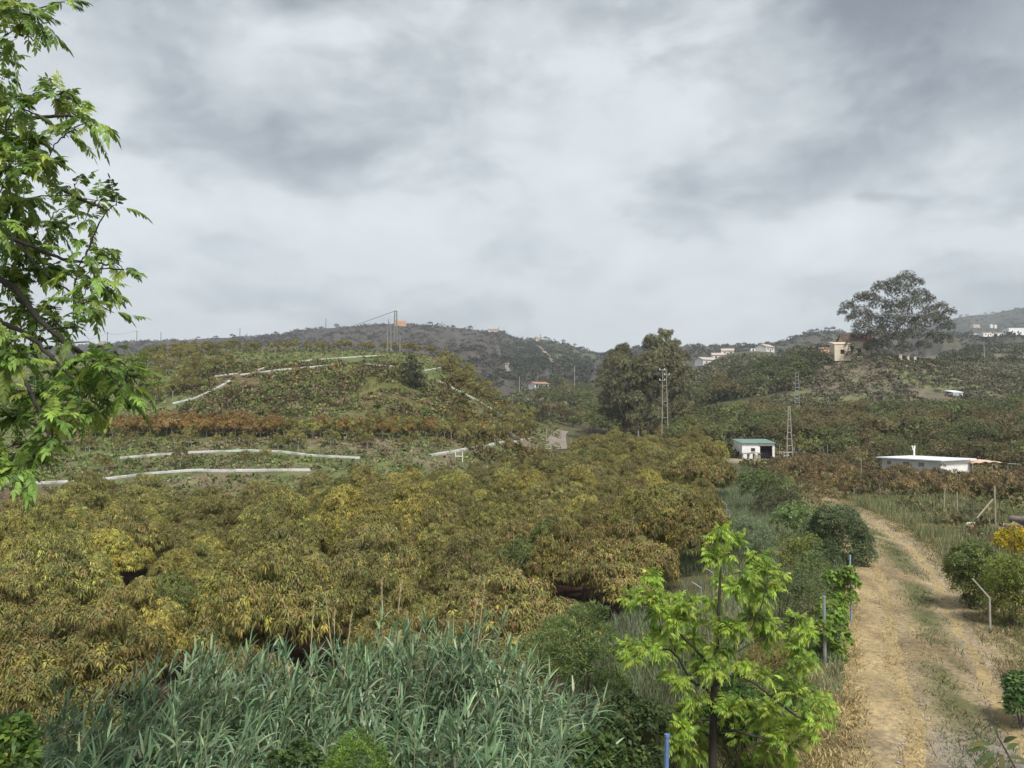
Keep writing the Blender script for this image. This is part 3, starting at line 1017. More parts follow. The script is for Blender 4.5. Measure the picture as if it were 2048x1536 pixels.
def channel(name, poly, label, w=0.42, h=0.30, group=None):
    """White concrete gutter edging a terrace, laid along the slope."""
    pts = [hit(u, v, 60) for u, v in along(poly, 7)]
    pts = np.array([p for p in pts if p is not None])
    for _ in range(3):
        pts[1:-1] = (pts[:-2] + 2 * pts[1:-1] + pts[2:]) / 4
    pts[:, 2] = H(pts[:, 0], pts[:, 1])
    CHAN.append(pts)
    CHPIX.extend(along(poly, 6))
    mb = MB()
    w, h = w * 0.72, h * 0.4
    t = unit(np.gradient(pts, axis=0) * np.array([1, 1, 0]))
    sd = np.stack([t[:, 1], -t[:, 0], np.zeros(len(t))], 1)
    sec = [(-w / 2, -0.2), (-w / 2, h), (-w / 2 + 0.1, h), (-w / 2 + 0.12, 0.10), (w / 2 - 0.12, 0.10), (w / 2 - 0.1, h * 0.9), (w / 2, h * 0.9), (w / 2, -0.2)]
    lay = []
    for a, b in sec:
        q = pts + sd * a
        q[:, 2] = 0.5 * q[:, 2] + 0.5 * H(q[:, 0], q[:, 1]) + b
        lay.append(q)
    V = np.stack(lay, 1)
    n, k = len(pts), len(sec)
    f = [(i * k + j, i * k + j + 1, (i + 1) * k + j + 1, (i + 1) * k + j) for i in range(n - 1) for j in range(k - 1)]
    mb.add(V, f4=f)
    o = mb.obj(name, M['concrete'], attr=None)
    return tag(o, label, 'channel', group)


CH = 'concrete channels edging the hill terraces'
channel('drainage_channel', [(10, 963), (70, 968), (190, 962), (300, 948), (395, 941), (440, 943), (470, 943)], 'white concrete channel nearest the orchard, bending up from the leafy tree', 0.5, 0.42, CH)
channel('drainage_channel', [(470, 942), (620, 941)], 'short white concrete channel just above the yellow orchard tops', 0.5, 0.40, CH)
channel('drainage_channel', [(240, 917), (320, 910), (400, 905), (500, 902), (560, 904), (620, 912), (720, 917)], 'long curved white channel in the middle of the lower terraces', 0.5, 0.42, CH)
channel('drainage_channel', [(860, 912), (930, 900), (1000, 887), (1065, 877)], 'pale channel rising towards the gravel road', 0.5, 0.45, CH)
channel('drainage_channel', [(345, 808), (390, 797), (430, 780), (460, 762)], 'steep white channel climbing the left flank of the hill', 0.55, 0.45, CH)
channel('drainage_channel', [(430, 753), (477, 747)], 'short white channel on the upper left shoulder of the hill', 0.5, 0.4, CH)
channel('drainage_channel', [(515, 741), (550, 731), (610, 722), (700, 715), (770, 711)], 'uppermost long white channel across the hill brow', 0.5, 0.42, CH)
channel('drainage_channel', [(480, 750), (560, 740), (650, 732), (720, 728), (785, 733)], 'white channel along the top edge of the scrub slope', 0.5, 0.40, CH)
channel('drainage_channel', [(872, 760), (900, 774), (940, 793), (970, 810), (995, 824)], 'white channel running steeply down the right flank', 0.55, 0.42, CH)
channel('drainage_channel', [(848, 742), (870, 738), (897, 735)], 'small grey channel right of the dark round tree', 0.45, 0.35, CH)


# ------------------------------------------------------------------ far vegetation that reads as one mass
def bush_mass(name, P, rad, hgt, cols, per=26, leaf=0.5, mat='scrub', label=None, cat='scrub'):
    """Many small shrubs as ragged leaf clumps."""
    mb = MB()
    n = len(P)
    rad, hgt = (np.broadcast_to(np.asarray(q, float), (n,)) for q in (rad, hgt))
    d = sph(n * per).reshape(n, per, 3)
    d[..., 2] = np.abs(d[..., 2])
    q = RNG.uniform(0.45, 1.05, (n, per, 1))
    p = P[:, None] + d * q * np.stack([rad, rad, hgt], 1)[:, None]
    dd = unit(d + RNG.normal(0, 0.6, d.shape) + np.array([0, 0, 0.3]))
    C = np.repeat(cols, per, 0) * np.clip(1 + RNG.normal(0, 0.22, (n * per, 1)), 0.4, 1.7)
    L = np.repeat(rad, per) * leaf * RNG.uniform(0.6, 1.3, n * per)
    nn = unit(d.reshape(-1, 3) + RNG.normal(0, 0.5, (n * per, 3)))
    mb.leaves(p.reshape(-1, 3), dd.reshape(-1, 3), nn, L * 1.6, L * 0.9, 0.3, C)
    o = mb.obj(name, M[mat])
    return tag(o, label, cat, kind='stuff')


def ridge_cover():
    for k, n, cols, dmin in (('a', 9000, [(0.05, 0.055, 0.034), (0.075, 0.065, 0.048), (0.035, 0.045, 0.03)], 430),
                             ('b', 5000, [(0.05, 0.058, 0.034), (0.075, 0.068, 0.045), (0.035, 0.045, 0.028)], 480),
                             ('c', 2600, [(0.045, 0.058, 0.038), (0.04, 0.05, 0.034)], 1150)):
        r = RIDGE[k]
        t = RNG.uniform(0, 1, n)
        y = dmin + (r['dt'] + 25 - dmin) * t ** 0.9
        u = RNG.uniform(max(min(r['u']), -150), min(max(r['u']), 2200), n)
        x = (u - 1024) / F * y
        dens = fbm(x / 50, y / 80, 71)
        keep = RNG.uniform(0, 1, n) < 0.25 + 1.1 * sstep(0.38, 0.62, dens)
        x, y, u = x[keep], y[keep], u[keep]
        P = np.stack([x, y, ridge_z(k, x, y) - 0.3], 1)
        nn = len(P)
        bush_mass('hill_scrub', P, RNG.uniform(1.4, 3.4, nn), RNG.uniform(1.3, 3.4, nn), pal(nn, cols, [3, 3, 2][:len(cols)], 0.2), per=16, leaf=0.55,
                  label={'a': 'dark scrub scattered over the long far ridge', 'b': 'scrub on the slope behind the white village houses', 'c': 'woodland on the farthest hill at the right edge'}[k])
    # planted rows of olive trees on the right shoulder of the main ridge
    P = []
    for i, uu in enumerate(np.arange(1015, 1190, 5.2)):
        for d in np.arange(560, 900, 8.5):
            x = (uu + (d - 560) * -0.05 - 1024) / F * d
            if uu > 1100 and RNG.uniform() < 0.5:
                continue
            P.append((x + rnd(-.6, .6), d + rnd(-1, 1), 0))
    P = np.array(P)
    P[:, 2] = ridge_z('a', P[:, 0], P[:, 1])
    bush_mass('olive_grove', P, RNG.uniform(1.2, 1.9, len(P)), RNG.uniform(1.6, 2.6, len(P)), pal(len(P), [(0.045, 0.058, 0.032), (0.06, 0.066, 0.04)], [1, 1], 0.15), per=14, leaf=0.6,
              label='planted rows of dark trees on the far ridge slope', cat='grove')


ridge_cover()


def hill_scrub_cover():
    def scatter(name, n, ulim, dlim, rad, hgt, cols, w, label, per=22, dens_seed=81, thr=0.35, leaf=0.5, avoid=None, mat='scrub'):
        u = RNG.uniform(ulim[0], ulim[1], n)
        y = RNG.uniform(dlim[0], dlim[1], n)
        x = (u - 1024) / F * y
        dn = fbm(x / 7, y / 7, dens_seed)
        k = RNG.uniform(0, 1, n) < sstep(thr - 0.1, thr + 0.2, dn)
        if avoid is not None:
            k &= ~avoid(u, x, y)
        x, y = x[k], y[k]
        if ulim[1] <= 1120:
            k = ~near_channel(x, y)
            x, y = x[k], y[k]
        P = np.stack([x, y, H(x, y) - 0.05], 1)
        m_ = len(P)
        cl = pal(m_, cols, w, 0.2)
        return bush_mass(name, P, RNG.uniform(rad[0], rad[1], m_), RNG.uniform(hgt[0], hgt[1], m_), cl, per, leaf, mat, label)
    # terraced hill: low weeds everywhere, bushes on the middle slope
    scatter('hillside_weeds', 21000, (-100, 1120), (61, 190), (0.16, 0.42), (0.1, 0.34),
            [(0.165, 0.195, 0.075), (0.205, 0.165, 0.09), (0.24, 0.195, 0.125), (0.135, 0.17, 0.062)], [4, 1.8, 1.5, 3], 'low weeds and grass covering the terraced hill', per=10, leaf=0.7, thr=0.25)
    scatter('slope_scrub', 2600, (370, 900), (103, 132), (0.3, 0.75), (0.2, 0.65),
            [(0.165, 0.125, 0.08), (0.20, 0.155, 0.10), (0.165, 0.18, 0.068), (0.13, 0.155, 0.056), (0.25, 0.19, 0.08)], [3, 2, 3, 3, 1], 'brown and green scrub on the steep face of the terraced hill', per=26)
    scatter('slope_scrub', 1500, (880, 1100), (95, 165), (0.3, 0.8), (0.3, 0.9),
            [(0.14, 0.10, 0.042), (0.12, 0.11, 0.035), (0.19, 0.13, 0.06)], [3, 3, 1], 'olive scrub on the right flank of the terraced hill', per=22, avoid=lambda u, x, y: (u > 1072) & (y > 112))
    # mound under the spreading tree
    scatter('mound_scrub', 9500, (1540, 2150), (160, 300), (0.4, 1.0), (0.2, 0.6),
            [(0.155, 0.132, 0.10), (0.135, 0.142, 0.08), (0.185, 0.156, 0.11), (0.15, 0.175, 0.078), (0.10, 0.106, 0.066)], [5, 3, 3, 2.5, 1.5], 'grey brown and green scrub covering the mound', per=20, thr=0.3)
    scatter('valley_scrub', 6800, (940, 1620), (185, 480), (0.7, 2.0), (0.6, 1.9),
            [(0.14, 0.136, 0.08), (0.118, 0.13, 0.066), (0.18, 0.152, 0.096), (0.09, 0.102, 0.054)], [3, 3, 2, 2], 'mixed scrub on the valley slope below the white houses', per=20, thr=0.3, avoid=lambda u, x, y: ((y > 395) & (u > 1370)) | (u < 930))
    scatter('field_scrub', 2200, (1880, 2300), (260, 500), (0.7, 1.8), (0.5, 1.4),
            [(0.075, 0.085, 0.042), (0.085, 0.08, 0.05)], [3, 2], 'thin scrub on the slope at the right edge of the picture', per=18, thr=0.4)
    # bank behind the shed
    scatter('bank_scrub', 2600, (1360, 2300), (106, 168), (0.4, 1.1), (0.5, 1.3),
            [(0.11, 0.112, 0.045), (0.14, 0.11, 0.06), (0.08, 0.095, 0.038)], [3, 2, 2], 'undergrowth between the trees on the bank behind the shed', per=24, thr=0.2)


hill_scrub_cover()


def field_weeds():
    n = 9000
    y = RNG.uniform(54, 120, n)
    u = RNG.uniform(1480, 2250, n)
    x = (u - 1024) / F * y
    y[:2600] = RNG.uniform(6, 56, 2600)
    x[:2600] = track_x(y[:2600]) + 4.5 + RNG.uniform(0, 22, 2600)
    k = (RNG.uniform(0, 1, n) < sstep(0.25, 0.5, fbm(x / 5, y / 5, 131))) & (x > track_x(np.minimum(y, 60)) + 3)
    k &= ~((np.abs(x - 31.5) < 3.6) & (y > 97) & (y < 110)) & ~((np.abs(x - 40.5) < 4.4) & (y > 70) & (y < 81))
    x, y = x[k], y[k]
    P = np.stack([x, y, H(x, y) - 0.03], 1)
    bush_mass('field_weeds', P, RNG.uniform(0.2, 0.55, len(x)), RNG.uniform(0.15, 0.5, len(x)),
              pal(len(x), [(0.13, 0.13, 0.055), (0.17, 0.13, 0.075), (0.10, 0.115, 0.045), (0.2, 0.165, 0.09)], [3, 3, 2, 1], 0.2), per=12, leaf=0.6,
              label='low weeds between the small orchard trees and round the sheds')


field_weeds()

# ================================================================== THE ORCHARD IN FRONT
ORCH = []
for kind, w in (('olive', (5, 3, 3.0, 0.45, 0.9)), ('yellow', (4.4, 1.6, 1.8, 1.9, 0.5)), ('brown', (3.2, 4.6, 2.2, 0.25, 1.6))):
    for q in range(4):
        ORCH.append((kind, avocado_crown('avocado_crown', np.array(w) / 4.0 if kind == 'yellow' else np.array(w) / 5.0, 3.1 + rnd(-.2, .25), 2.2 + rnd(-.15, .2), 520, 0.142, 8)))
ORCH_TRUNK = [trunk_mesh('avocado_trunk', 2.4, 1.7, 0.09, M['bark']) for _ in range(3)]
ORCH_LABEL = {
    ('olive', 'front'): 'olive green avocado tree with drooping leaves, front rows just behind the reeds',
    ('olive', 'middle'): 'olive green avocado tree in the middle rows of the valley orchard',
    ('olive', 'far'): 'olive green avocado tree in the far rows of the orchard near the eucalyptus',
    ('olive', 'edge'): 'olive green avocado tree on the orchard edge beside the bent fence posts',
    ('yellow', 'front'): 'avocado tree with bright yellow shoots, front rows just behind the reeds',
    ('yellow', 'middle'): 'avocado tree with bright yellow shoots in the middle rows of the valley orchard',
    ('yellow', 'far'): 'avocado tree with bright yellow shoots in the far rows near the eucalyptus',
    ('yellow', 'edge'): 'avocado tree with bright yellow shoots beside the bent fence posts',
    ('dark', 'front'): 'dark green avocado tree, front rows just behind the reeds',
    ('dark', 'middle'): 'dark green avocado tree in the middle rows of the valley orchard',
    ('dark', 'far'): 'dark green avocado tree in the far rows of the orchard near the eucalyptus',
    ('dark', 'edge'): 'dark green avocado tree on the orchard edge beside the bent fence posts',
    ('brown', 'front'): 'rusty brown avocado tree with drooping leaves, front rows just behind the reeds',
    ('brown', 'middle'): 'rusty brown avocado tree in the middle rows of the valley orchard',
    ('brown', 'far'): 'rusty brown avocado tree in the far rows of the orchard near the eucalyptus',
    ('brown', 'edge'): 'rusty brown avocado tree on the orchard edge beside the bent fence posts',
}


def far_edge(u):
    return np.interp(u, [-700, 0, 400, 620, 860, 1000, 1065, 1100, 1200, 1440], [58, 58, 62, 64, 78, 86, 90, 94, 138, 132])


def build_orchard():
    n = 0
    y = 16.5
    row = 0
    while y < 140:
        step = 3.75 + 0.012 * y
        x0 = -0.80 * y - 6
        x1 = float(xb(y)) - 1.5
        k = int((x1 - x0) / step)
        for i in range(k + 1):
            x = x1 - i * step + rnd(-0.45, 0.45) - (row % 2) * step * 0.5
            yy = y + rnd(-0.5, 0.5)
            u = 1024 + F * x / yy
            if u < -130 or yy > far_edge(u) or x > x1 + 0.3:
                continue
            if yy < 17.5 and u > 1060:
                continue
            if (yy < 27 or 33 < yy < 41.5) and x > float(xb(yy)) - 3.2:
                continue
            q = vnoise(x / 9 + 4, yy / 9, 91) + 0.35 * (vnoise(x / 3, yy / 3, 92) - 0.5)
            yb = 0.42 * math.exp(-((yy - 38) / 8) ** 2) * (u < 380) + 0.30 * math.exp(-((yy - 64) / 12) ** 2) * (520 < u < 1180) + 0.12 * math.exp(-((yy - 42) / 10) ** 2)
            kind = 'yellow' if q + yb > 0.755 else ('brown' if q < 0.42 else 'olive')
            if u > 1180 and yy < 60 and kind == 'yellow':
                kind = 'brown'
            zone = 'edge' if x1 - x < 2.6 else ('front' if yy < 29 else ('middle' if yy < 66 else 'far'))
            me = random.choice([m_ for kd, m_ in ORCH if kd == kind])
            s = rnd(0.8, 1.18)
            tint = np.array((1, 1, 1)) * rnd(0.84, 1.2) * np.array((rnd(0.94, 1.07), 1, rnd(0.9, 1.1)))
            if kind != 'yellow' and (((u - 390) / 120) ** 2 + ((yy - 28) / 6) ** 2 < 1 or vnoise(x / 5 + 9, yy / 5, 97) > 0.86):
                kind = 'dark'  # darker, greener tint for one patch and scattered trees
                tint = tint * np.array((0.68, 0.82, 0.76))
            if kind == 'yellow':
                tint = tint * 1.08
            copy_thing(me, random.choice(ORCH_TRUNK), (x, yy, h1(x, yy)), rnd(0, 6.28), (s * rnd(0.95, 1.1), s * rnd(0.95, 1.1), s * rnd(0.85, 1.2)), 'avocado_tree',
                       ORCH_LABEL[(kind, zone)], 'tree', 'avocado trees of the valley orchard, ' + kind + ' ' + zone, tint)
            n += 1
        y += step * 0.93
        row += 1
    print('orchard trees', n)


build_orchard()

# ================================================================== TERRACED HILL
YOUNG = []
for w in ((4, 3, 3, 0.5, 1.5), (3, 4, 2, 0.4, 2.5), (4, 2, 4, 1.0, 0.6)):
    for q in range(2):
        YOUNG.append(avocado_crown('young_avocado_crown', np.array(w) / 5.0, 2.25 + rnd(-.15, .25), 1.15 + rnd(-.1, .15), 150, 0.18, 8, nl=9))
ORANGE = []
_keep = OLIVE[:]
OLIVE[:] = [(0.26, 0.15, 0.056), (0.32, 0.175, 0.064), (0.13, 0.105, 0.035), (0.24, 0.17, 0.05), (0.33, 0.17, 0.085)]
for q in range(3):
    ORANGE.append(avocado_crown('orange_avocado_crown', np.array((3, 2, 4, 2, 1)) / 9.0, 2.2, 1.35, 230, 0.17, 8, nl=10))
OLIVE[:] = _keep
Y_TRUNK = [trunk_mesh('young_trunk', 1.75, 0.75, 0.05, M['palebark'], 4, 0.36) for _ in range(3)]


def hill_tree(u, v, label, group, kind='young', s=1.0, name='young_avocado_tree'):
    p = hit(u, v, 60)
    if u > 1072 and v > 846:
        return
    if near_channel(np.array([p.x]), np.array([p.y]), 0.9, 1.6)[0]:
        return
    if rnd(0, 1) < 0.9 and any(abs(a - u) < 14 and v - 27 < b < v + 2 for a, b in CHPIX):
        return
    me = random.choice(YOUNG if kind == 'young' else ORANGE)
    t = rnd(0.85, 1.2) * (1.08 if u > 880 and kind == 'young' else 1.0)
    copy_thing(me, random.choice(Y_TRUNK), p, rnd(0, 6.28), s * rnd(0.82, 1.15), name, label, 'tree', group, (t * rnd(.95, 1.05), t, t * rnd(.9, 1.1)))


def build_hill_trees():
    for u, v in along([(140, 872), (400, 872), (640, 876), (850, 874), (960, 880), (1060, 870)], 17):
        for dv in (0, -9):
            w = rnd(0, 1)
            og = u < 560 or w < 0.3
            hill_tree(u + rnd(-6, 6), v + dv + rnd(-2, 2),
                      'orange leaved avocado in the bright hedge row across the hill foot' if og else 'olive brown avocado in the hedge row across the hill foot',
                      'hedge row of avocados at the hill foot, ' + ('orange' if og else 'olive'), 'orange' if og else 'young', 1.05)
    for u, v in along([(300, 716), (500, 706), (700, 700), (860, 703), (935, 722)], 21):
        for dv in (0, -7):
            hill_tree(u + rnd(-8, 8), v + dv + rnd(-2, 2), 'small avocado on the flat top of the terraced hill', 'avocados on the hilltop', 'young', 1.0)
    for u, v in along([(470, 752), (545, 734), (660, 722), (780, 716)], 33):
        hill_tree(u + rnd(-4, 4), v + 3, 'young avocado with pale trunk beside the upper concrete channels', 'young avocados by the upper channels', 'young', 0.9)
    for _ in range(62):
        u = rnd(285, 470)
        hill_tree(u, rnd(706, 815 - (u - 285) * 0.33), 'brown green avocado on the left flank of the terraced hill', 'avocados on the left flank', 'young', 1.0)
    for _ in range(74):
        u = rnd(880, 1090)
        lo = np.interp(u, [880, 930, 960, 1000, 1050, 1090], [712, 730, 760, 800, 822, 845])
        hill_tree(u, rnd(lo, np.interp(u, [880, 1000, 1090], [745, 850, 868])), 'olive brown avocado on the steep right flank of the terraced hill', 'avocados on the right flank', 'young', 1.02)
    for _ in range(42):
        u = rnd(110, 1040)
        hill_tree(u, rnd(884, 903), 'small sparse avocado on the terrace below the orange hedge row', 'sparse avocados below the hedge row', 'young', rnd(0.7, 1.0))
    for _ in range(17):
        u = rnd(60, 720)
        v = np.interp(u, [60, 200, 400, 700], [962, 938, 926, 930]) + rnd(-6, 8)
        hill_tree(u, v, 'small sparse avocado between the two lower concrete channels', 'sparse avocados between the lower channels', 'young', rnd(0.7, 1.0))


build_hill_trees()


# gravel road beside the hill
def ribbon(name, centre, widths, mat, lift=0.05):
    pts = np.array([hit(u, v, 60) for u, v in centre])
    t = unit(np.gradient(pts, axis=0) * np.array([1, 1, 0]))
    sd = np.stack([t[:, 1], -t[:, 0], np.zeros(len(t))], 1)
    k = 9
    V = []
    for p, s_, w in zip(pts, sd, widths):
        for j in range(k):
            q = p + s_ * w * (j / (k - 1) - 0.5)
            V.append((q[0], q[1], h1(q[0], q[1]) + lift))
    n = len(pts)
    f = [(i * k + j, i * k + j + 1, (i + 1) * k + j + 1, (i + 1) * k + j) for i in range(n - 1) for j in range(k - 1)]
    mb = MB()
    mb.add(V, f4=f)
    o = mb.obj(name, mat, attr=None, smooth=True)
    return tag(o, kind='structure')


ribbon('gravel_road', [(1112, 900), (1113, 892), (1114, 885), (1115, 878), (1117, 871), (1121, 866), (1127, 862)], [3.8, 3.7, 3.5, 3.2, 2.9, 2.5, 2.1], M['gravel'], 0.12)


# ================================================================== OTHER TREES
def leafy_crown(name, lb, per, leaf, wid, cols, wts, k=6, mat='leaf', flat=0.85, droop=0.5, spread=(0.4, 1.5), upb=0.3, inner=0.35, jit=0.18):
    mb = MB()
    P, D = lobe_points(lb, per, flat, inner)
    whorls(mb, P, unit(D + np.array([0, 0, upb])), k, leaf, wid, pal(len(P), cols, wts, jit), spread, droop)
    return mb.mesh(name, M[mat])


GREEN = [(0.118, 0.142, 0.056), (0.16, 0.172, 0.066), (0.082, 0.10, 0.045), (0.205, 0.20, 0.074)]
BROWNG = [(0.185, 0.142, 0.07), (0.145, 0.135, 0.055), (0.225, 0.168, 0.084), (0.092, 0.098, 0.045)]
VAL = {
    'green': [leafy_crown('bank_tree_crown', lobes(9, 1.6, 1.3, 1.5, 1.05), 80, 0.24, 0.09, GREEN, (3, 3, 2, 1)) for _ in range(3)],
    'brown': [leafy_crown('bank_tree_crown', lobes(9, 1.7, 1.1, 1.4, 1.05), 80, 0.24, 0.085, BROWNG, (3, 3, 2, 2)) for _ in range(3)],
    'bright': [leafy_crown('bank_tree_crown', lobes(8, 1.3, 1.2, 1.5, 0.9), 70, 0.26, 0.09, [(0.19, 0.21, 0.05), (0.24, 0.23, 0.05), (0.10, 0.13, 0.035)], (3, 2, 2)) for _ in range(2)],
}
VT = [trunk_mesh('bank_trunk', 2.4, 1.2, 0.1, M['bark'], 4) for _ in range(2)]


def build_valley_trees():
    cnt = 0
    # bank behind the shed, a dense belt
    tries = 0
    placed = []
    while cnt < 135 and tries < 4000:
        tries += 1
        u, y = rnd(1350, 2120), rnd(113, 152)
        x = (u - 1024) / F * y
        if any((x - a) ** 2 + (y - b) ** 2 < 6.0 for a, b in placed):
            continue
        placed.append((x, y))
        q = vnoise(u / 110, y / 18, 33)
        kind = 'brown' if q > 0.52 else 'green'
        if u < 1480 and y < 150:
            kind = 'green'
        s = rnd(0.7, 1.12)
        side = 'left' if u < 1560 else ('behind' if u < 1760 else 'far')
        lab = {'left': 'tree on the bank between eucalyptus clump and white shed', 'behind': 'tree on the bank behind the thin lattice poles', 'far': 'tree on the bank above the long low white building'}[side]
        t = rnd(0.8, 1.15)
        copy_thing(random.choice(VAL[kind]), random.choice(VT), (x, y, h1(x, y)), rnd(0, 6.28), (s, s, s * rnd(0.85, 1.15)), 'bank_tree',
                   ('brown ' if kind == 'brown' else 'dark green ') + lab, 'tree', 'trees on the bank, ' + kind + ' ' + side, (t, t, t))
        cnt += 1
    # valley floor and slope beyond the orchard
    placed = []
    cnt = tries = 0
    while cnt < 125 and tries < 5000:
        tries += 1
        u = rnd(1085, 1480)
        y = 150 + 240 * rnd(0, 1) ** 1.5
        if u > 1370 and (y < 178 or y > 250):
            continue
        if u < 1150 and y < 172:
            continue
        x = (u - 1024) / F * y
        if any((x - a) ** 2 + (y - b) ** 2 < 16 for a, b in placed):
            continue
        placed.append((x, y))
        kind = 'green' if vnoise(u / 60, y / 25, 35) > 0.42 else 'brown'
        near = y < 215
        lab = ('grove tree just beyond the gravel road and orchard' if near else 'tree on the far valley slope behind the grove')
        s = rnd(0.95, 1.55) * (1 if near else 1.25)
        t = rnd(0.75, 1.1)
        copy_thing(random.choice(VAL[kind]), random.choice(VT), (x, y, h1(x, y)), rnd(0, 6.28), (s * 1.1, s * 1.1, s * rnd(0.8, 1.1)), 'valley_tree',
                   ('brown ' if kind == 'brown' else 'dark green ') + lab, 'tree', 'valley trees, ' + kind + (' near' if near else ' far'), (t, t, t))
        cnt += 1
    # slope right of the eucalyptus, up to the white houses and the mound's left flank
    placed = []
    cnt = tries = 0
    while cnt < 70 and tries < 4000:
        tries += 1
        u, y = rnd(1385, 1700), rnd(180, 440)
        if u > 1600 and y < 195:
            continue
        if u > 1640 and y < 330:
            continue
        if u < 1580 and y > 250:
            continue
        x = (u - 1024) / F * y
        if any((x - a) ** 2 + (y - b) ** 2 < 30 for a, b in placed):
            continue
        if fbm(x / 22, y / 22, 37) < 0.47:
            continue
        placed.append((x, y))
        s = rnd(1.1, 1.9)
        t = rnd(0.6, 0.95)
        copy_thing(random.choice(VAL['green']), random.choice(VT), (x, y, h1(x, y)), rnd(0, 6.28), (s, s, s * rnd(0.85, 1.2)), 'slope_tree',
                   'dark bushy tree on the slope between the white houses and the mound', 'tree', 'trees on the slope below the white houses', (t, t * 1.02, t * 1.05))
        cnt += 1


build_valley_trees()


def skeleton(mb, base, targets, r0, mat=0, fork=0.45, wob=0.05, sides=7, limb=0.45):
    """Trunk from base, limbs curving out to each target."""
    base = np.asarray(base, float)
    T = np.asarray(targets, float)
    cen = T.mean(0)
    top = base + (cen - base) * np.array([0.6, 0.6, fork])
    mb.tube([base + np.array([0, 0, -0.4]), base + (top - base) * 0.5 + RNG.normal(0, wob, 3), top], [r0 * 1.25, r0, r0 * 0.85], sides, mat)
    for t in T[::2] if len(T) > 16 else T:
        L = np.linalg.norm(t - top)
        k = rnd(0.55, 1.0)
        st = base + (top - base) * k
        m1 = st + (t - st) * 0.4 + np.array([0, 0, 0.08 * L]) + RNG.normal(0, wob, 3)
        m2 = st + (t - st) * 0.75 + np.array([0, 0, 0.05 * L]) + RNG.normal(0, wob, 3)
        mb.tube([st, m1, m2, t], [r0 * limb, r0 * limb * 0.7, r0 * limb * 0.4, r0 * 0.06], 5, mat)


def big_tree(u, vbase, d, blobs, name, label, cols, wts, leaf, wid, per, r0, bark, k=7, flat=0.85, droop=0.8, spread=(0.6, 1.8), inner=0.4, fork=0.3, group=None, dspread=0.3, cat='tree', tint=(1, 1, 1), limb=0.45):
    """Tree whose leaf masses are given as (u, v, radius) in photograph pixels at depth d, spread in depth as wide as the crown."""
    base = at(u, vbase, d)
    base.z = h1(base.x, base.y)
    r = empty(name, base, 0, label, cat, group)
    lb = []
    if name == 'spreading_tree':
        blobs = [(a + rnd(-4, 4), b + rnd(-4, 4), q * rnd(1.05, 1.45)) for a, b, q in blobs]
    for (a, b, q) in blobs:
        dd = d + rnd(-1, 1) * dspread * q / F * d * 3
        p = at(a, b, dd)
        lb.append((p.x - base.x, p.y - base.y, p.z - base.z, q / F * d))
    lb = np.array(lb)
    mb = MB()
    skeleton(mb, (0, 0, 0), lb[:, :3], r0, 0, fork, 0.02 * abs(lb[:, 2]).max(), limb=limb)
    part('trunk', mb.mesh(name + '_trunk', bark, attr=None, smooth=True), r)
    part('crown', leafy_crown(name + '_crown', lb, per, leaf, wid, cols, wts, k, 'leaf', flat, droop, spread, 0.25, inner), r, tint)
    return r


EUC = [(0.135, 0.134, 0.068), (0.18, 0.162, 0.082), (0.095, 0.10, 0.056), (0.235, 0.20, 0.10)]
# eucalyptus clump in the middle of the valley
eu = [
    (1300, 868, 150, [(1305, 690, 22), (1318, 720, 30), (1290, 735, 28), (1300, 770, 32), (1330, 760, 24), (1285, 800, 26), (1316, 805, 24), (1300, 740, 34), (1310, 832, 20), (1318, 684, 9), (1308, 680, 8), (1296, 676, 7)], 'tall eucalyptus with the pointed crown in the middle of the clump'),
    (1332, 868, 153, [(1330, 672, 14), (1328, 692, 20), (1345, 705, 18), (1350, 735, 24), (1340, 770, 28), (1362, 760, 20), (1355, 800, 22), (1340, 735, 26), (1350, 830, 20), (1341, 664, 7), (1322, 662, 7), (1352, 686, 10)], 'eucalyptus with the highest top, behind the twin concrete pole'),
    (1262, 868, 152, [(1247, 705, 18), (1240, 730, 22), (1255, 760, 26), (1235, 770, 20), (1262, 795, 24), (1250, 820, 20), (1240, 800, 22), (1258, 730, 22), (1248, 845, 16), (1238, 696, 8), (1252, 692, 8), (1228, 704, 8)], 'eucalyptus on the left side of the clump with dark low branches'),
    (1218, 865, 160, [(1222, 722, 16), (1214, 745, 18), (1225, 770, 20), (1205, 765, 16), (1215, 800, 20), (1230, 825, 18), (1208, 825, 14)], 'lower grey eucalyptus at the left end of the clump'),
    (1372, 865, 158, [(1368, 715, 14), (1372, 745, 18), (1366, 775, 18), (1380, 790, 16), (1372, 815, 16)], 'slender eucalyptus at the right end of the clump'),
    (1275, 868, 149, [(1278, 760, 20), (1270, 800, 22), (1266, 835, 18), (1290, 830, 14)], 'short eucalyptus with foliage down to the orchard tops'),
]
for (u, vb, d, bl, lab) in eu:
    big_tree(u, vb, d, bl, 'eucalyptus_tree', lab, EUC, (3, 2, 3, 1), 0.42, 0.10, 130, 0.22, M['eucbark'], 8, 1.15, 1.0, (0.6, 2.2), 0.55, 0.3, 'eucalyptus trees of the valley clump')
big_tree(1475, 812, 190, [(1472, 728, 14), (1482, 745, 15), (1465, 755, 14), (1478, 770, 16), (1462, 780, 13), (1490, 780, 12)], 'eucalyptus_tree',
         'thin grey eucalyptus with a pale trunk standing alone before the slope', [(0.085, 0.088, 0.066), (0.10, 0.095, 0.07), (0.06, 0.065, 0.05)], (3, 2, 2), 0.45, 0.11, 34, 0.2, M['eucbark'], 7, 1.2, 1.0, (0.6, 2.2), 0.6, 0.3)
big_tree(1440, 812, 188, [(1440, 775, 12), (1432, 785, 11), (1448, 790, 12), (1440, 800, 11)], 'eucalyptus_tree',
         'small grey eucalyptus beside the pale trunked one', [(0.075, 0.08, 0.056), (0.06, 0.065, 0.05)], (3, 2), 0.4, 0.1, 40, 0.12, M['eucbark'], 7, 1.1, 1.0, (0.6, 2.2), 0.6, 0.3)
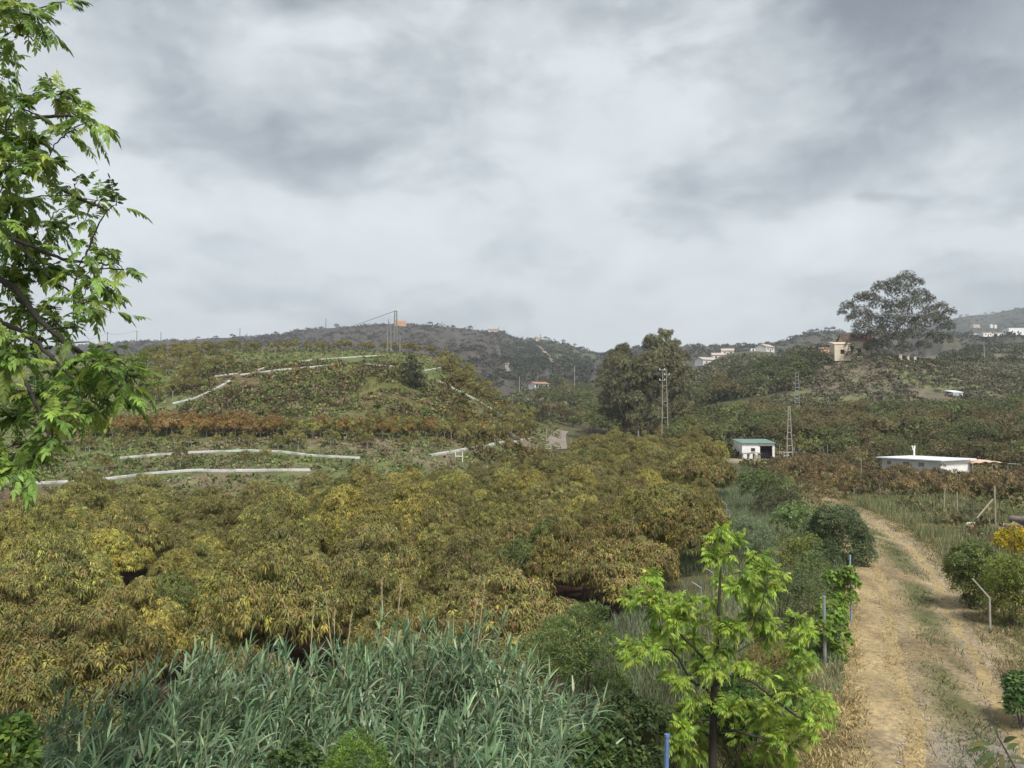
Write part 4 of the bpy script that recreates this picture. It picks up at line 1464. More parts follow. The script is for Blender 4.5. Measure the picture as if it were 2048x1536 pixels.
# the great spreading tree on the mound
big_tree(1800, 702, 206, [(1810, 560, 15), (1785, 566, 15), (1835, 568, 14), (1765, 580, 16), (1800, 585, 20), (1840, 590, 16), (1858, 596, 12), (1740, 592, 15), (1720, 600, 13),
                          (1760, 610, 18), (1790, 615, 22), (1825, 612, 20), (1860, 618, 16), (1878, 610, 11), (1700, 612, 13), (1688, 626, 10), (1725, 626, 16), (1705, 640, 12), (1745, 640, 18),
                          (1780, 645, 22), (1815, 645, 22), (1850, 645, 20), (1880, 640, 16), (1900, 628, 11), (1895, 655, 13), (1870, 668, 15), (1830, 672, 16), (1790, 675, 18), (1755, 668, 18), (1735, 672, 13), (1850, 690, 12), (1765, 690, 14), (1725, 655, 16), (1715, 675, 12), (1805, 695, 12), (1885, 680, 14), (1745, 692, 12), (1775, 660, 18), (1835, 655, 18), (1868, 640, 16)],
         'spreading_tree', 'great spreading tree with bare grey limbs on top of the mound', [(0.085, 0.086, 0.055), (0.115, 0.108, 0.07), (0.055, 0.060, 0.04), (0.15, 0.135, 0.09)], (3, 3, 2.5, 1),
         0.42, 0.12, 68, 0.5, M['eucbark'], 7, 0.9, 0.8, (0.5, 1.9), 0.6, 0.12, limb=0.3)
# dark evergreen on the face of the terraced hill
p_ = hit(828, 778, 60)
big_tree(828, 778, p_.y, [(823, 718, 13), (815, 733, 16), (832, 735, 16), (824, 752, 18), (838, 757, 14), (830, 768, 13), (812, 746, 12), (845, 770, 9)], 'carob_tree', 'dark green round evergreen on the brow of the terraced hill',
         [(0.034, 0.044, 0.024), (0.05, 0.058, 0.032), (0.028, 0.036, 0.022)], (3, 2, 2), 0.22, 0.11, 90, 0.14, M['darkbark'], 7)
p_ = hit(365, 838, 60)
big_tree(368, 838, p_.y, [(366, 820, 10), (374, 828, 9), (360, 830, 8)], 'round_bush', 'small dark bush above the orange hedge row', [(0.04, 0.055, 0.025), (0.055, 0.07, 0.03)], (1, 1), 0.18, 0.09, 130, 0.05, M['darkbark'], cat='bush')
# dark reddish tree by the gravel road, yellow green trees on the bank, fruit trees by the lattice pole
big_tree(1085, 858, 168, [(1080, 816, 10), (1090, 824, 11), (1094, 836, 10), (1078, 830, 9)], 'plum_tree', 'dark purple brown tree beside the gravel road', [(0.065, 0.045, 0.04), (0.05, 0.04, 0.034)], (1, 1), 0.22, 0.1, 60, 0.12, M['bark'])
for (u, v, d, bl, lab) in [
    (1708, 845, 148, [(1702, 808, 10), (1715, 812, 10), (1695, 818, 9), (1708, 825, 11), (1722, 822, 8)], 'yellow green tree glowing on the bank above the fruit trees'),
    (1605, 918, 108, [(1598, 876, 10), (1590, 884, 9), (1608, 884, 10), (1600, 893, 9), (1582, 893, 7)], 'light green fruit tree directly right of the front lattice pole'),
    (1632, 916, 110, [(1628, 876, 9), (1640, 884, 8), (1622, 886, 8), (1634, 892, 8)], 'light green fruit tree with forked pale trunk, second from the lattice pole'),
    (1658, 912, 112, [(1655, 862, 9), (1660, 878, 10), (1670, 888, 9), (1650, 888, 9), (1680, 884, 8)], 'light green fruit tree farthest from the lattice pole'),
    (1470, 830, 140, [(1462, 812, 10), (1480, 810, 10), (1450, 820, 10), (1490, 818, 9)], 'bright green tree top on the bank left of the white shed'),
    (1725, 890, 118, [(1720, 872, 9), (1732, 878, 9), (1712, 880, 8)], 'bright green bush on the bank left of the long white building')]:
    big_tree(u, v, d, bl, 'fruit_tree', lab, [(0.17, 0.19, 0.045), (0.23, 0.22, 0.05), (0.10, 0.125, 0.035)], (3, 2, 2), 0.24, 0.1, 55, 0.07, M['palebark'], 7)
# trees round the ruin on the mound
for (u, v, d, bl, lab) in [
    (1640, 728, 196, [(1628, 700, 14), (1645, 695, 15), (1612, 712, 13), (1635, 715, 16), (1655, 712, 12), (1600, 728, 12), (1620, 730, 13)], 'dark bushy tree left of the ochre ruin on the mound'),
    (1705, 722, 195, [(1700, 690, 12), (1710, 700, 13), (1693, 706, 9), (1718, 708, 10), (1702, 712, 11)], 'olive green tree hiding the middle of the ochre ruin'),
    (1755, 722, 195, [(1735, 694, 9), (1750, 700, 11), (1762, 706, 12), (1745, 712, 10), (1738, 704, 8)], 'olive green bush between the ruin and the spreading tree'),
    (2010, 780, 186, [(2005, 752, 11), (2018, 756, 12), (2000, 764, 9)], 'dark round bush on the right shoulder of the mound'),
    (1940, 722, 240, [(1938, 716, 6), (1945, 718, 6)], 'small dark bush alone on the slope right of the spreading tree')]:
    big_tree(u, v, d, bl, 'mound_bush', lab, [(0.05, 0.056, 0.034), (0.075, 0.078, 0.042), (0.04, 0.045, 0.03)], (3, 2, 2), 0.3, 0.12, 40, 0.1, M['bark'], 7, cat='bush')

# small trees on the skylines
SKYT = leafy_crown('skyline_crown', lobes(6, 1.5, 1.0, 1.7, 1.0), 30, 0.4, 0.16, [(0.04, 0.045, 0.032), (0.055, 0.058, 0.038)], (1, 1), 6)
for k, spots, lab in (('a', [(395, 679), (430, 677), (462, 675), (550, 671), (612, 659), (640, 656), (672, 651), (860, 650), (905, 655), (940, 659), (1007, 664), (1073, 677), (1091, 680), (1127, 687), (1150, 694), (1165, 700)], 'small dark tree on the skyline of the long far ridge'),
                      ('b', [(1398, 691), (1478, 692), (1490, 692), (1535, 688), (1582, 679), (1595, 675), (1610, 671), (1625, 667), (1636, 664), (1655, 663), (1668, 663)], 'small dark tree on the skyline above the white houses'),
                      ('c', [(1938, 630), (1926, 634), (1975, 627), (2010, 622), (2035, 617), (1990, 625)], 'small dark tree on the skyline of the farthest hill')):
    for u, v in spots:
        d = RIDGE[k]['dt'] - 8
        x = (u - 1024) / F * d
        r = empty('skyline_tree', (x, d, float(ridge_z(k, x, d)) - 1.0), rnd(0, 6), lab, 'tree', 'skyline trees of ridge, ' + lab)
        r.scale = (rnd(1.4, 2.4),) * 2 + (rnd(1.3, 2.2),)
        part('crown', SKYT, r)


# ================================================================== NEAR FOLIAGE
def pinnate(mb, P, D, Lr, npair, ll, lw, cols, droop=0.5, hang=0.6):
    """Feather leaves: a bent midrib with pairs of drooping leaflets."""
    n = len(P)
    D = unit(D)
    side = unit(np.cross(D, np.array([0, 0, 1.0])) + 1e-4)
    Lr = np.broadcast_to(np.asarray(Lr, float), (n,))[:, None]
    dr = np.broadcast_to(np.asarray(droop, float), (n,))[:, None]
    dn = np.array([0, 0, -1.0])

    def rach(t):
        return P + D * Lr * t * (1 - 0.25 * t * dr) + dn * dr * Lr * 0.75 * t * t
    pts = [rach(t) for t in (0, 0.35, 0.7, 1.0)]
    for a, b in zip(pts[:-1], pts[1:]):       # thin midrib
        w = 0.0035
        v = np.stack([a - side * w, a + side * w, b + side * w, b - side * w], 1)
        mb.add(v, f4=np.arange(n * 4).reshape(n, 4), c4=cols * 0.8)
    for i in range(npair):
        t = 0.22 + 0.74 * i / max(npair - 1, 1)
        c = rach(t)
        tg = unit(rach(min(t + 0.05, 1.0)) - rach(t - 0.05))
        f = math.sin(math.pi * (0.25 + 0.65 * t)) ** 0.5
        for sg in (-1, 1):
            d = unit(tg * RNG.uniform(0.5, 0.8, (n, 1)) + side * sg * RNG.uniform(0.6, 0.95, (n, 1)) + dn * hang * RNG.uniform(0.4, 1.3, (n, 1)))
            nn = unit(np.cross(d, tg) * sg + RNG.normal(0, 0.25, (n, 3)))
            mb.leaves(c, d, nn, ll * f * RNG.uniform(0.8, 1.2, n), lw * RNG.uniform(0.8, 1.15, n), 0.35 * hang, cols * (1 + RNG.normal(0, 0.1, (n, 1))), 2, fold=0.12)
    tg = unit(rach(1.0) - rach(0.9))
    mb.leaves(rach(1.0), tg, unit(np.cross(tg, side) + RNG.normal(0, .2, (n, 3))), ll * 1.05, lw, 0.4, cols, 2, fold=0.12)


def smooth_line(p, n=3):
    for _ in range(n):
        q = np.repeat(p, 2, 0)[1:-1]
        a, b = p[:-1], p[1:]
        q = np.empty((2 * (len(p) - 1), 3))
        q[0::2], q[1::2] = a * 0.75 + b * 0.25, a * 0.25 + b * 0.75
        p = np.concatenate([p[:1], q, p[-1:]])
    p = p.copy()
    p[1:-1] += RNG.normal(0, 0.006, (len(p) - 2, 3))
    return p


def pecan_tree(name, label, base, trunk_pts, trunk_r, limbs_, clusters, leaf_r, ll, lw, cols, wts, dens, bark, droop=(0.4, 0.9), npair=6, hang=0.6):
    """trunk_pts world; limbs_: lists of world points with radii; clusters: (world point, radius)."""
    base = np.array(base, float)
    r = empty(name, base, 0, label, 'tree')
    mb = MB()
    mb.tube(np.array(trunk_pts) - base, trunk_r, 10)
    for pts, r0, r1 in limbs_:
        pts = smooth_line(np.array(pts)) - base
        mb.tube(pts, np.linspace(r0, r1, len(pts)), 6)
    tw = mb
    mb = MB()
    allp = np.concatenate([np.array(l[0]) for l in limbs_] + [np.array(trunk_pts)])
    clusters = sorted(clusters, key=lambda c: np.linalg.norm(allp - np.array(c[0]), axis=1).min())
    for p, q in clusters:
        p = np.array(p)
        n = max(4, int(dens * (q / 0.25) ** 2 * ((1.5 if p[0] < -4.25 else 1.0) * (0.7 if p[2] > 8.3 else 1.0) if name == 'pecan_tree' else 1.0)))
        o = RNG.normal(0, 1, (n, 3))
        o = unit(o) * RNG.uniform(0.0, 0.85, (n, 1)) * q * np.array([1.15, 1.15, 0.7])
        # twig from the nearest limb point
        j = np.argmin(np.linalg.norm(allp - p, axis=1))
        a = allp[j]
        m_ = a * 0.5 + p * 0.5 + np.array([0, 0, 0.06])
        dst = np.linalg.norm(p - a)
        tw.tube(smooth_line(np.array([a, m_ + RNG.normal(0, 0.05, 3) * dst, p]), 2) - base, np.linspace(0.006 + 0.006 * min(dst, 1), 0.003, 6 if False else len(smooth_line(np.array([a, m_, p]), 2))), 5)
        allp = np.concatenate([allp, p[None]])
        D = unit(o + RNG.normal(0, 0.35, (n, 3)) * q + np.array([0, 0, 0.18 * q]) + 0.25 * (p - a) / max(np.linalg.norm(p - a), .01) * q)
        pinnate(mb, p + o * 0.55 - base, D, leaf_r * RNG.uniform(0.65, 1.2, n), npair, ll, lw, pal(n, cols, wts, 0.15), RNG.uniform(droop[0], droop[1], n), hang)
    part('trunk', tw.mesh(name + '_trunk', bark, attr=None, smooth=True), r)
    part('crown', mb.mesh(name + '_crown', M['soft']), r)
    return r


def build_left_tree():
    cl = [(60, 30, 62), (30, 75, 40), (85, 60, 35), (130, 5, 22), (0, 110, 25), (110, 195, 55), (165, 235, 50), (195, 252, 32), (40, 215, 55), (60, 290, 65), (130, 270, 45), (25, 340, 55), (95, 325, 45),
          (150, 370, 34), (195, 400, 36), (232, 408, 26), (130, 415, 34), (40, 400, 60), (172, 440, 26), (95, 450, 45), (30, 480, 70), (80, 540, 62), (172, 508, 40), (220, 508, 34), (248, 540, 22), (190, 560, 36),
          (150, 560, 40), (220, 590, 30), (160, 605, 40), (228, 625, 18), (60, 620, 60), (110, 640, 42), (15, 690, 45), (150, 655, 22), (25, 720, 45), (70, 790, 50), (130, 740, 45), (200, 722, 46), (245, 738, 38), (275, 768, 24),
          (222, 780, 46), (170, 795, 46), (245, 805, 28), (100, 840, 56), (30, 840, 56), (60, 900, 52), (105, 885, 38), (15, 945, 42), (208, 832, 26), (10, 560, 50), (10, 270, 45), (8, 160, 30), (130, 690, 30), (60, 690, 35), (45, 935, 40), (200, 760, 44), (250, 768, 38), (228, 742, 38), (268, 742, 26), (215, 702, 30), (150, 770, 44), (258, 800, 24), (190, 820, 30), (120, 800, 40), (170, 735, 36)]
    cl += [(rnd(-420, -10), rnd(-150, 960), rnd(45, 80)) for _ in range(70)]
    C = [(at(u, v, 6.9 + rnd(-0.9, 1.1)), q / F * 6.9) for u, v, q in cl]
    bx, by = -6.2, 7.2
    bz = h1(bx, by)
    trunk = [(bx, by, bz - 0.3), (bx + 0.05, by, bz + 3), (bx + 0.2, by + 0.1, 5.5), (bx + 0.35, by + 0.1, 7.4), (bx + 0.6, by, 9.6), (bx + 0.7, by, 11.0)]

    def P(u, v, d):
        return tuple(at(u, v, d))
    lim = [([trunk[2], P(-180, 560, 7), P(10, 545, 6.9), P(75, 640, 6.9), P(150, 700, 6.9), P(210, 735, 6.9)], 0.075, 0.012),
           ([trunk[2], P(-150, 640, 7), P(15, 640, 6.8), P(90, 700, 6.8), P(160, 770, 6.8)], 0.06, 0.012),
           ([trunk[3], P(-170, 330, 7.2), P(10, 330, 7.0), P(90, 360, 7.0), P(150, 395, 7.0), P(215, 420, 7.0)], 0.06, 0.01),
           ([trunk[2], P(-120, 700, 6.6), P(30, 720, 6.7), P(70, 800, 6.7), P(100, 880, 6.7)], 0.05, 0.012),
           ([trunk[3], P(-200, 440, 7), P(20, 470, 7), P(120, 520, 7), P(220, 530, 7)], 0.055, 0.01),
           ([trunk[3], P(-160, 260, 7), P(20, 240, 7), P(110, 230, 7), P(170, 235, 7)], 0.05, 0.01),
           ([trunk[4], P(-180, 60, 7), P(-20, 60, 7), P(60, 30, 7)], 0.05, 0.01),
           ([trunk[4], P(-300, -100, 7.4), P(-120, -160, 7.4)], 0.05, 0.01),
           ([trunk[2], P(-330, 800, 7.2), P(-160, 900, 7.0)], 0.05, 0.01),
           ([P(20, 470, 7), P(100, 560, 7.0), P(170, 600, 7.0)], 0.02, 0.008)]
    lim = [(a_, b_ * 0.62, c_ * 0.8) for a_, b_, c_ in lim]
    pecan_tree('pecan_tree', 'tall pecan tree reaching in from the left edge with long drooping feather leaves', (bx, by, bz), trunk, [0.26, 0.21, 0.17, 0.13, 0.08, 0.04], lim, C, 0.22, 0.080, 0.0255,
               [(0.205, 0.305, 0.065), (0.15, 0.24, 0.056), (0.29, 0.38, 0.08), (0.10, 0.165, 0.046)], (4, 3, 2.8, 1.8), 24, M['darkbark'], (0.1, 0.9), 7, 0.5)


build_left_tree()


def build_young_pecan():
    d = 12.5
    pts = [(1441, 1077, 26), (1440, 1055, 16), (1470, 1075, 22), (1425, 1112, 24), (1452, 1110, 18), (1514, 1112, 28), (1531, 1140, 30), (1560, 1150, 22), (1490, 1150, 26), (1441, 1157, 22), (1305, 1153, 26), (1259, 1195, 24), (1301, 1196, 32), (1345, 1199, 30),
           (1374, 1206, 26), (1318, 1225, 30), (1353, 1237, 30), (1322, 1268, 26), (1392, 1237, 26), (1423, 1200, 28), (1472, 1171, 30), (1514, 1185, 32), (1538, 1174, 30), (1503, 1230, 36), (1535, 1240, 34), (1535, 1268, 32),
           (1594, 1238, 30), (1612, 1262, 24), (1580, 1262, 24), (1263, 1295, 24), (1300, 1296, 28), (1325, 1302, 26), (1266, 1315, 20), (1353, 1279, 28), (1388, 1272, 28), (1409, 1305, 30), (1444, 1298, 32), (1395, 1328, 26), (1430, 1338, 26),
           (1486, 1325, 28), (1339, 1342, 22), (1357, 1356, 22), (1470, 1255, 32), (1440, 1245, 28), (1590, 1290, 26), (1610, 1310, 22), (1381, 1422, 30), (1364, 1454, 28), (1395, 1461, 28), (1367, 1500, 28), (1400, 1500, 24), (1458, 1416, 28),
           (1497, 1412, 30), (1514, 1435, 28), (1542, 1450, 30), (1577, 1450, 28), (1584, 1482, 24), (1531, 1500, 28), (1566, 1510, 26), (1652, 1405, 24), (1636, 1445, 22), (1566, 1373, 26), (1590, 1385, 22), (1480, 1470, 22), (1500, 1525, 24), (1390, 1395, 22), (1620, 1420, 26), (1600, 1440, 26), (1610, 1470, 24), (1545, 1420, 26), (1640, 1405, 22), (1560, 1475, 26), (1340, 1440, 20), (1350, 1480, 24), (1530, 1350, 22), (1600, 1318, 22)]
    C = [(at(u, v, d + rnd(-1.0, 1.0)), q / F * d) for u, v, q in pts]
    b = at(1425, 1500, d)
    bz = h1(b.x, b.y)

    def P(u, v, dd=d):
        return tuple(at(u, v, dd))
    trunk = [(b.x, b.y, bz - 0.3), P(1426, 1480), P(1428, 1380), P(1432, 1320), P(1437, 1230), P(1442, 1130), P(1443, 1060)]
    lim = [([P(1426, 1395), P(1408, 1372), P(1380, 1365), P(1345, 1290, 12.2), P(1290, 1310, 12.0)], 0.032, 0.01),
           ([P(1428, 1372), P(1480, 1345, 12.2), P(1540, 1390, 12.0), P(1600, 1440, 11.8), P(1640, 1440, 11.7)], 0.03, 0.008),
           ([P(1427, 1462), P(1470, 1460, 12.2), P(1530, 1478, 12.0), P(1580, 1500, 11.9)], 0.028, 0.008),
           ([P(1430, 1340), P(1470, 1300), P(1500, 1230, 12.7), P(1506, 1150, 12.8), P(1510, 1105, 12.8)], 0.028, 0.006),
           ([P(1470, 1300), P(1520, 1230, 12.3), P(1535, 1160, 12.3)], 0.018, 0.006),
           ([P(1430, 1350), P(1395, 1300), P(1340, 1250, 13), P(1305, 1190, 13.2), P(1303, 1150, 13.2)], 0.028, 0.006),
           ([P(1425, 1440), P(1390, 1440, 12.3), P(1365, 1490, 12.2)], 0.02, 0.006),
           ([P(1432, 1325), P(1500, 1290, 12.9), P(1590, 1240, 13.1)], 0.02, 0.006)]
    pecan_tree('pecan_sapling', 'young pecan tree with bright lime green leaves and dark thin trunk by the track', (b.x, b.y, bz), trunk, [0.072, 0.058, 0.05, 0.042, 0.028, 0.016, 0.007], lim, C, 0.21, 0.088, 0.019,
               [(0.31, 0.425, 0.065), (0.235, 0.35, 0.06), (0.39, 0.475, 0.085), (0.15, 0.25, 0.048)], (4, 3, 1.8, 1.1), 46, M['darkbark'], (0.1, 0.75), 7, 0.62)


build_young_pecan()


# ------------------------------------------------------------------ giant reeds
def cane(stem, lv, dry, base, lean, h, plume=False, young=False):
    base = np.array(base, float)
    lean = np.array(lean, float)
    n = 9
    t = np.linspace(0, 1, n)[:, None]
    bend = np.array([lean[0], lean[1], 0]) * h
    pts = base + np.array([0, 0, h]) * t * (1 - 0.18 * np.linalg.norm(lean) * t) + bend * t ** 1.8
    stem.tube(pts, np.linspace(0.013, 0.004, n), 5)
    k = int(h * 17)
    tt = np.clip(0.12 + 0.88 * np.linspace(0, 1, k) ** 0.72 + RNG.normal(0, 0.012, k), 0.1, 1.0)
    P = np.stack([np.interp(tt, t[:, 0], pts[:, j]) for j in range(3)], 1)
    tg = unit(np.stack([np.interp(np.clip(tt + .05, 0, 1), t[:, 0], pts[:, j]) for j in range(3)], 1) - np.stack([np.interp(np.clip(tt - .05, 0, 1), t[:, 0], pts[:, j]) for j in range(3)], 1))
    a0 = rnd(0, 6.28)
    an = a0 + np.arange(k) * math.pi + RNG.normal(0, 0.8, k)
    rad = np.stack([np.cos(an), np.sin(an), np.zeros(k)], 1)
    topness = tt
    open_ = np.interp(topness, [0.1, 0.75, 0.93, 1.0], [1.25, 1.0, 0.75, 0.25]) * RNG.uniform(0.6, 1.25, k)
    D = unit(tg * np.cos(open_)[:, None] + rad * np.sin(open_)[:, None])
    L = np.interp(topness, [0.1, 0.5, 0.85, 1.0], [0.5, 0.62, 0.55, 0.38]) * RNG.uniform(0.75, 1.2, k)
    C = pal(k, [(0.142, 0.226, 0.116), (0.205, 0.29, 0.166), (0.086, 0.15, 0.078), (0.33, 0.385, 0.23)], (4, 3, 2.8, 1.2), 0.25)
    dead = (tt < 0.32) & (RNG.uniform(0, 1, k) < 0.45)
    C[dead] = pal(int(dead.sum()), [(0.30, 0.25, 0.15), (0.22, 0.18, 0.11)], (1, 1), 0.2)
    Nn = unit(np.cross(np.cross(D, np.array([0, 0, 1.0])), D) + RNG.normal(0, 0.22, (k, 3)))
    lv.leaves(P, D, Nn, L, 0.038 * RNG.uniform(0.6, 1.3, k), np.interp(topness, [0, 0.8, 1.0], [1.6, 1.35, 0.35]) * RNG.uniform(0.6, 1.3, k), C, 5, fold=0.1, taper=True)
    if plume:
        e = pts[-1]
        d = unit(np.array([lean[0] * 0.5 + rnd(-.1, .1), lean[1] * .5, 1.0]))
        L_ = rnd(0.45, 0.8)
        dry.tube([e - d * 0.3, e + d * L_ * 0.6, e + d * L_], [0.006, 0.007, 0.003], 5)
        m_ = 26
        q = RNG.uniform(0.55, 1.0, m_)[:, None]
        dry.leaves(e + d * L_ * q, unit(d + RNG.normal(0, 0.25, (m_, 3))), sph(m_), 0.09, 0.008, 0.2, (0.4, 0.32, 0.2))


def reed_clump(u, vtop, d, lean, label, ncane, spread, nplume=0, hv=0.34):
    top = at(u, vtop, d)
    bx = top.x - lean[0] * 3.2
    by = d - lean[1] * 3.2
    bz = h1(bx, by)
    h = max(1.6, top.z - bz)
    r = empty('giant_reed', (bx, by, bz - 0.1), 0, label, 'reeds', 'giant reeds along the foreground')
    st, lv = MB(), MB()
    for i in range(int(ncane * (4.6 if u < 480 else 3.0))):
        a, q = rnd(0, 6.28), math.sqrt(rnd(0, 1)) * spread
        hh = h * (1 - hv * rnd(0, 1) ** 1.3) * (1.06 if i < 4 else 1)
        dr = MB()
        cane(st, lv, dr, (math.cos(a) * q * 1.2, math.sin(a) * q, 0), (lean[0] + rnd(-0.13, 0.13) + math.cos(a) * q * 0.08, lean[1] + rnd(-0.12, 0.12)), hh, plume=i < nplume)
        if i < nplume:
            part('plume', dr.mesh('reed_plume', M['drycane'], attr=None), r)
    part('stems', st.mesh('reed_stems', M['cane'], attr=None, smooth=True), r)
    part('leaves', lv.mesh('reed_leaves', M['reed']), r)


REEDS = [  # column, row of the top, depth, lean, label, canes, spread, plumes
    (30, 1425, 9.2, (0.18, 0.0), 'lowest clump of reeds at the left edge, behind the dark green bush', 12, 0.45, 0),
    (110, 1385, 9.6, (0.24, 0.02), 'leaning reed clump near the left corner, second from the edge', 13, 0.5, 0),
    (200, 1340, 9.9, (0.27, 0.02), 'leaning reed clump whose tips cross the rusty orchard tree', 14, 0.5, 0),
    (290, 1345, 10.3, (0.25, 0.02), 'leaning reed clump below the dark gap in the orchard', 14, 0.5, 0),
    (375, 1270, 10.8, (0.24, 0.02), 'reed clump with a high pale tuft pointing right at the left third', 14, 0.5, 0),
    (455, 1262, 11.2, (0.22, 0.0), 'reed clump with tufts combed to the right beside the first dry plumes', 14, 0.5, 1),
    (520, 1300, 11.2, (0.14, 0.0), 'reed clump carrying the leftmost pair of dry plumes', 13, 0.45, 2),
    (560, 1310, 10.4, (0.24, 0.0), 'low shaded reed clump leaning over the dark hollow', 12, 0.45, 0),
    (640, 1268, 11.6, (0.04, 0.0), 'upright reed clump with four dry plumes', 14, 0.5, 4),
    (700, 1290, 11.0, (0.06, 0.0), 'reed clump right of the four plumes, blue green', 12, 0.45, 0),
    (760, 1252, 11.8, (0.08, 0.0), 'reed clump with a tall pointed tuft and two plumes in the centre', 14, 0.5, 2),
    (815, 1290, 11.5, (0.03, 0.0), 'reed clump with one slanting dry plume beside a brown gap', 13, 0.45, 1),
    (880, 1262, 11.8, (0.02, 0.0), 'reed clump with fan shaped tufts left of the tallest reeds', 13, 0.5, 0),
    (945, 1232, 12.2, (0.06, 0.0), 'tallest reed clump with two plumes under the orchard', 14, 0.5, 2),
    (1000, 1290, 11.6, (0.08, 0.0), 'reed clump left of the feathery green bush', 12, 0.45, 0),
    (1070, 1330, 11.0, (0.16, 0.0), 'reed clump in front of the feathery green bush', 12, 0.45, 0),
    (1130, 1360, 10.5, (0.26, 0.0), 'reed clump leaning far right below the feathery bush', 11, 0.4, 0),
    (1190, 1420, 10.0, (0.36, 0.0), 'rightmost reed clump, bowing towards the lime green sapling', 10, 0.4, 0),
    (250, 1440, 8.6, (0.2, 0.0), 'foremost reed clump at the bottom left with broad arching leaves', 11, 0.5, 0),
    (400, 1410, 8.9, (0.2, 0.0), 'foremost reed clump with long leaves left of the round green shrub', 11, 0.5, 0),
    (560, 1420, 8.9, (0.12, 0.0), 'foremost reed clump over black shade beside the round green shrub', 9, 0.45, 0),
    (850, 1400, 9.2, (0.06, 0.0), 'foremost reed clump right of the round green shrub', 11, 0.5, 0),
    (960, 1400, 9.2, (0.08, 0.0), 'foremost reed clump with bent white edged leaves in the middle', 11, 0.5, 0),
    (1070, 1440, 9.0, (0.2, 0.0), 'foremost reed clump at the right end of the row', 10, 0.45, 0),
    (140, 1480, 8.4, (0.2, 0.0), 'foremost reed clump in the bottom left corner', 10, 0.45, 0),
    (700, 1400, 9.4, (0.06, 0.0), 'reed clump standing behind the round green shrub', 11, 0.45, 0),
]
for a in REEDS:
    reed_clump(*a)


# ------------------------------------------------------------------ shrubs near the camera and along the track
def shrub(u, vbase, d, blobs, name, label, cols, wts, leaf, wid, per, mat='soft', k=6, flat=1.0, droop=0.4, spread=(0.3, 1.4), upb=0.5, inner=0.6, cat='shrub', group=None, stem=0.02, zbase=None, bark='bark', dens=3.2):
    base = at(u, vbase, d)
    base.z = h1(base.x, base.y) if zbase is None else zbase
    r = empty(name, base, 0, label, cat, group)
    lb = []
    for (a, b, q) in blobs:
        p = at(a, b, d + rnd(-1, 1) * q / F * d)
        lb.append((p.x - base.x, p.y - base.y, p.z - base.z, q / F * d))
    lb = np.array(lb)
    mb = MB()
    for x, y, z, q in lb:
        e = np.array([x, y, z + q * 0.4])
        mb.tube([(rnd(-.1, .1), rnd(-.1, .1), -0.15), e * 0.5 + RNG.normal(0, 0.04, 3), e], [stem, stem * 0.7, stem * 0.25], 5)
    part('stems', mb.mesh(name + '_stems', M[bark], attr=None), r)
    part('foliage', leafy_crown(name + '_foliage', lb, per * dens, leaf, wid, cols, wts, k, mat, flat, droop, spread, upb, inner), r)
    return r


FEATHER = [(0.19, 0.255, 0.085), (0.14, 0.205, 0.07), (0.255, 0.32, 0.105), (0.09, 0.135, 0.05)]
shrub(1150, 1500, 13.6, [(1165, 1245, 40), (1120, 1275, 46), (1190, 1275, 45), (1075, 1300, 36), (1150, 1310, 56), (1210, 1320, 46), (1110, 1340, 50), (1170, 1370, 50), (1225, 1375, 36), (1195, 1225, 24)], 'feathery_bush',
      'feathery mid green willow like bush between the reeds and the lime sapling', FEATHER, (3, 3, 2, 2), 0.12, 0.017, 900, k=7, spread=(0.2, 1.0), upb=1.1, dens=2.2)
shrub(712, 1700, 8.2, [(712, 1490, 30), (695, 1510, 34), (735, 1515, 36), (712, 1545, 55), (760, 1560, 40), (670, 1560, 40)], 'conifer_shrub', 'fine leaved bright green round shrub in the bottom centre',
      [(0.15, 0.24, 0.04), (0.10, 0.18, 0.035), (0.19, 0.28, 0.05)], (3, 2, 1), 0.055, 0.012, 5200, k=8, spread=(0.2, 1.1), upb=0.9, dens=1.0)
shrub(15, 1700, 7.6, [(20, 1465, 34), (45, 1480, 26), (0, 1500, 50), (30, 1520, 40), (-40, 1500, 55)], 'corner_shrub', 'dark glossy green shrub in the bottom left corner',
      [(0.10, 0.17, 0.035), (0.07, 0.125, 0.03), (0.15, 0.21, 0.04)], (3, 2, 1), 0.11, 0.05, 700, k=6)
shrub(1260, 1600, 11.6, [(1255, 1420, 40), (1290, 1450, 44), (1220, 1470, 46), (1260, 1490, 50), (1310, 1430, 30), (1200, 1510, 40), (1285, 1520, 40)], 'bramble_bush', 'dark green bramble thicket left of the blue pole',
      [(0.055, 0.085, 0.032), (0.08, 0.115, 0.04), (0.10, 0.14, 0.045)], (3, 2, 1), 0.09, 0.05, 600, k=6)
shrub(1180, 1700, 10.2, [(1180, 1495, 30), (1215, 1500, 30), (1240, 1530, 36), (1150, 1520, 36), (1195, 1540, 40)], 'ivy_bush', 'round leaved green bush at the bottom edge beside the reeds',
      [(0.08, 0.13, 0.035), (0.12, 0.18, 0.045), (0.05, 0.08, 0.03)], (3, 2, 2), 0.08, 0.065, 700, k=6)
shrub(610, 1700, 8.7, [(600, 1510, 30), (570, 1530, 34), (630, 1530, 30)], 'ivy_bush', 'dark leafy bush in the shade left of the round green shrub',
      [(0.06, 0.10, 0.03), (0.09, 0.14, 0.04)], (3, 2), 0.07, 0.045, 700, k=6)
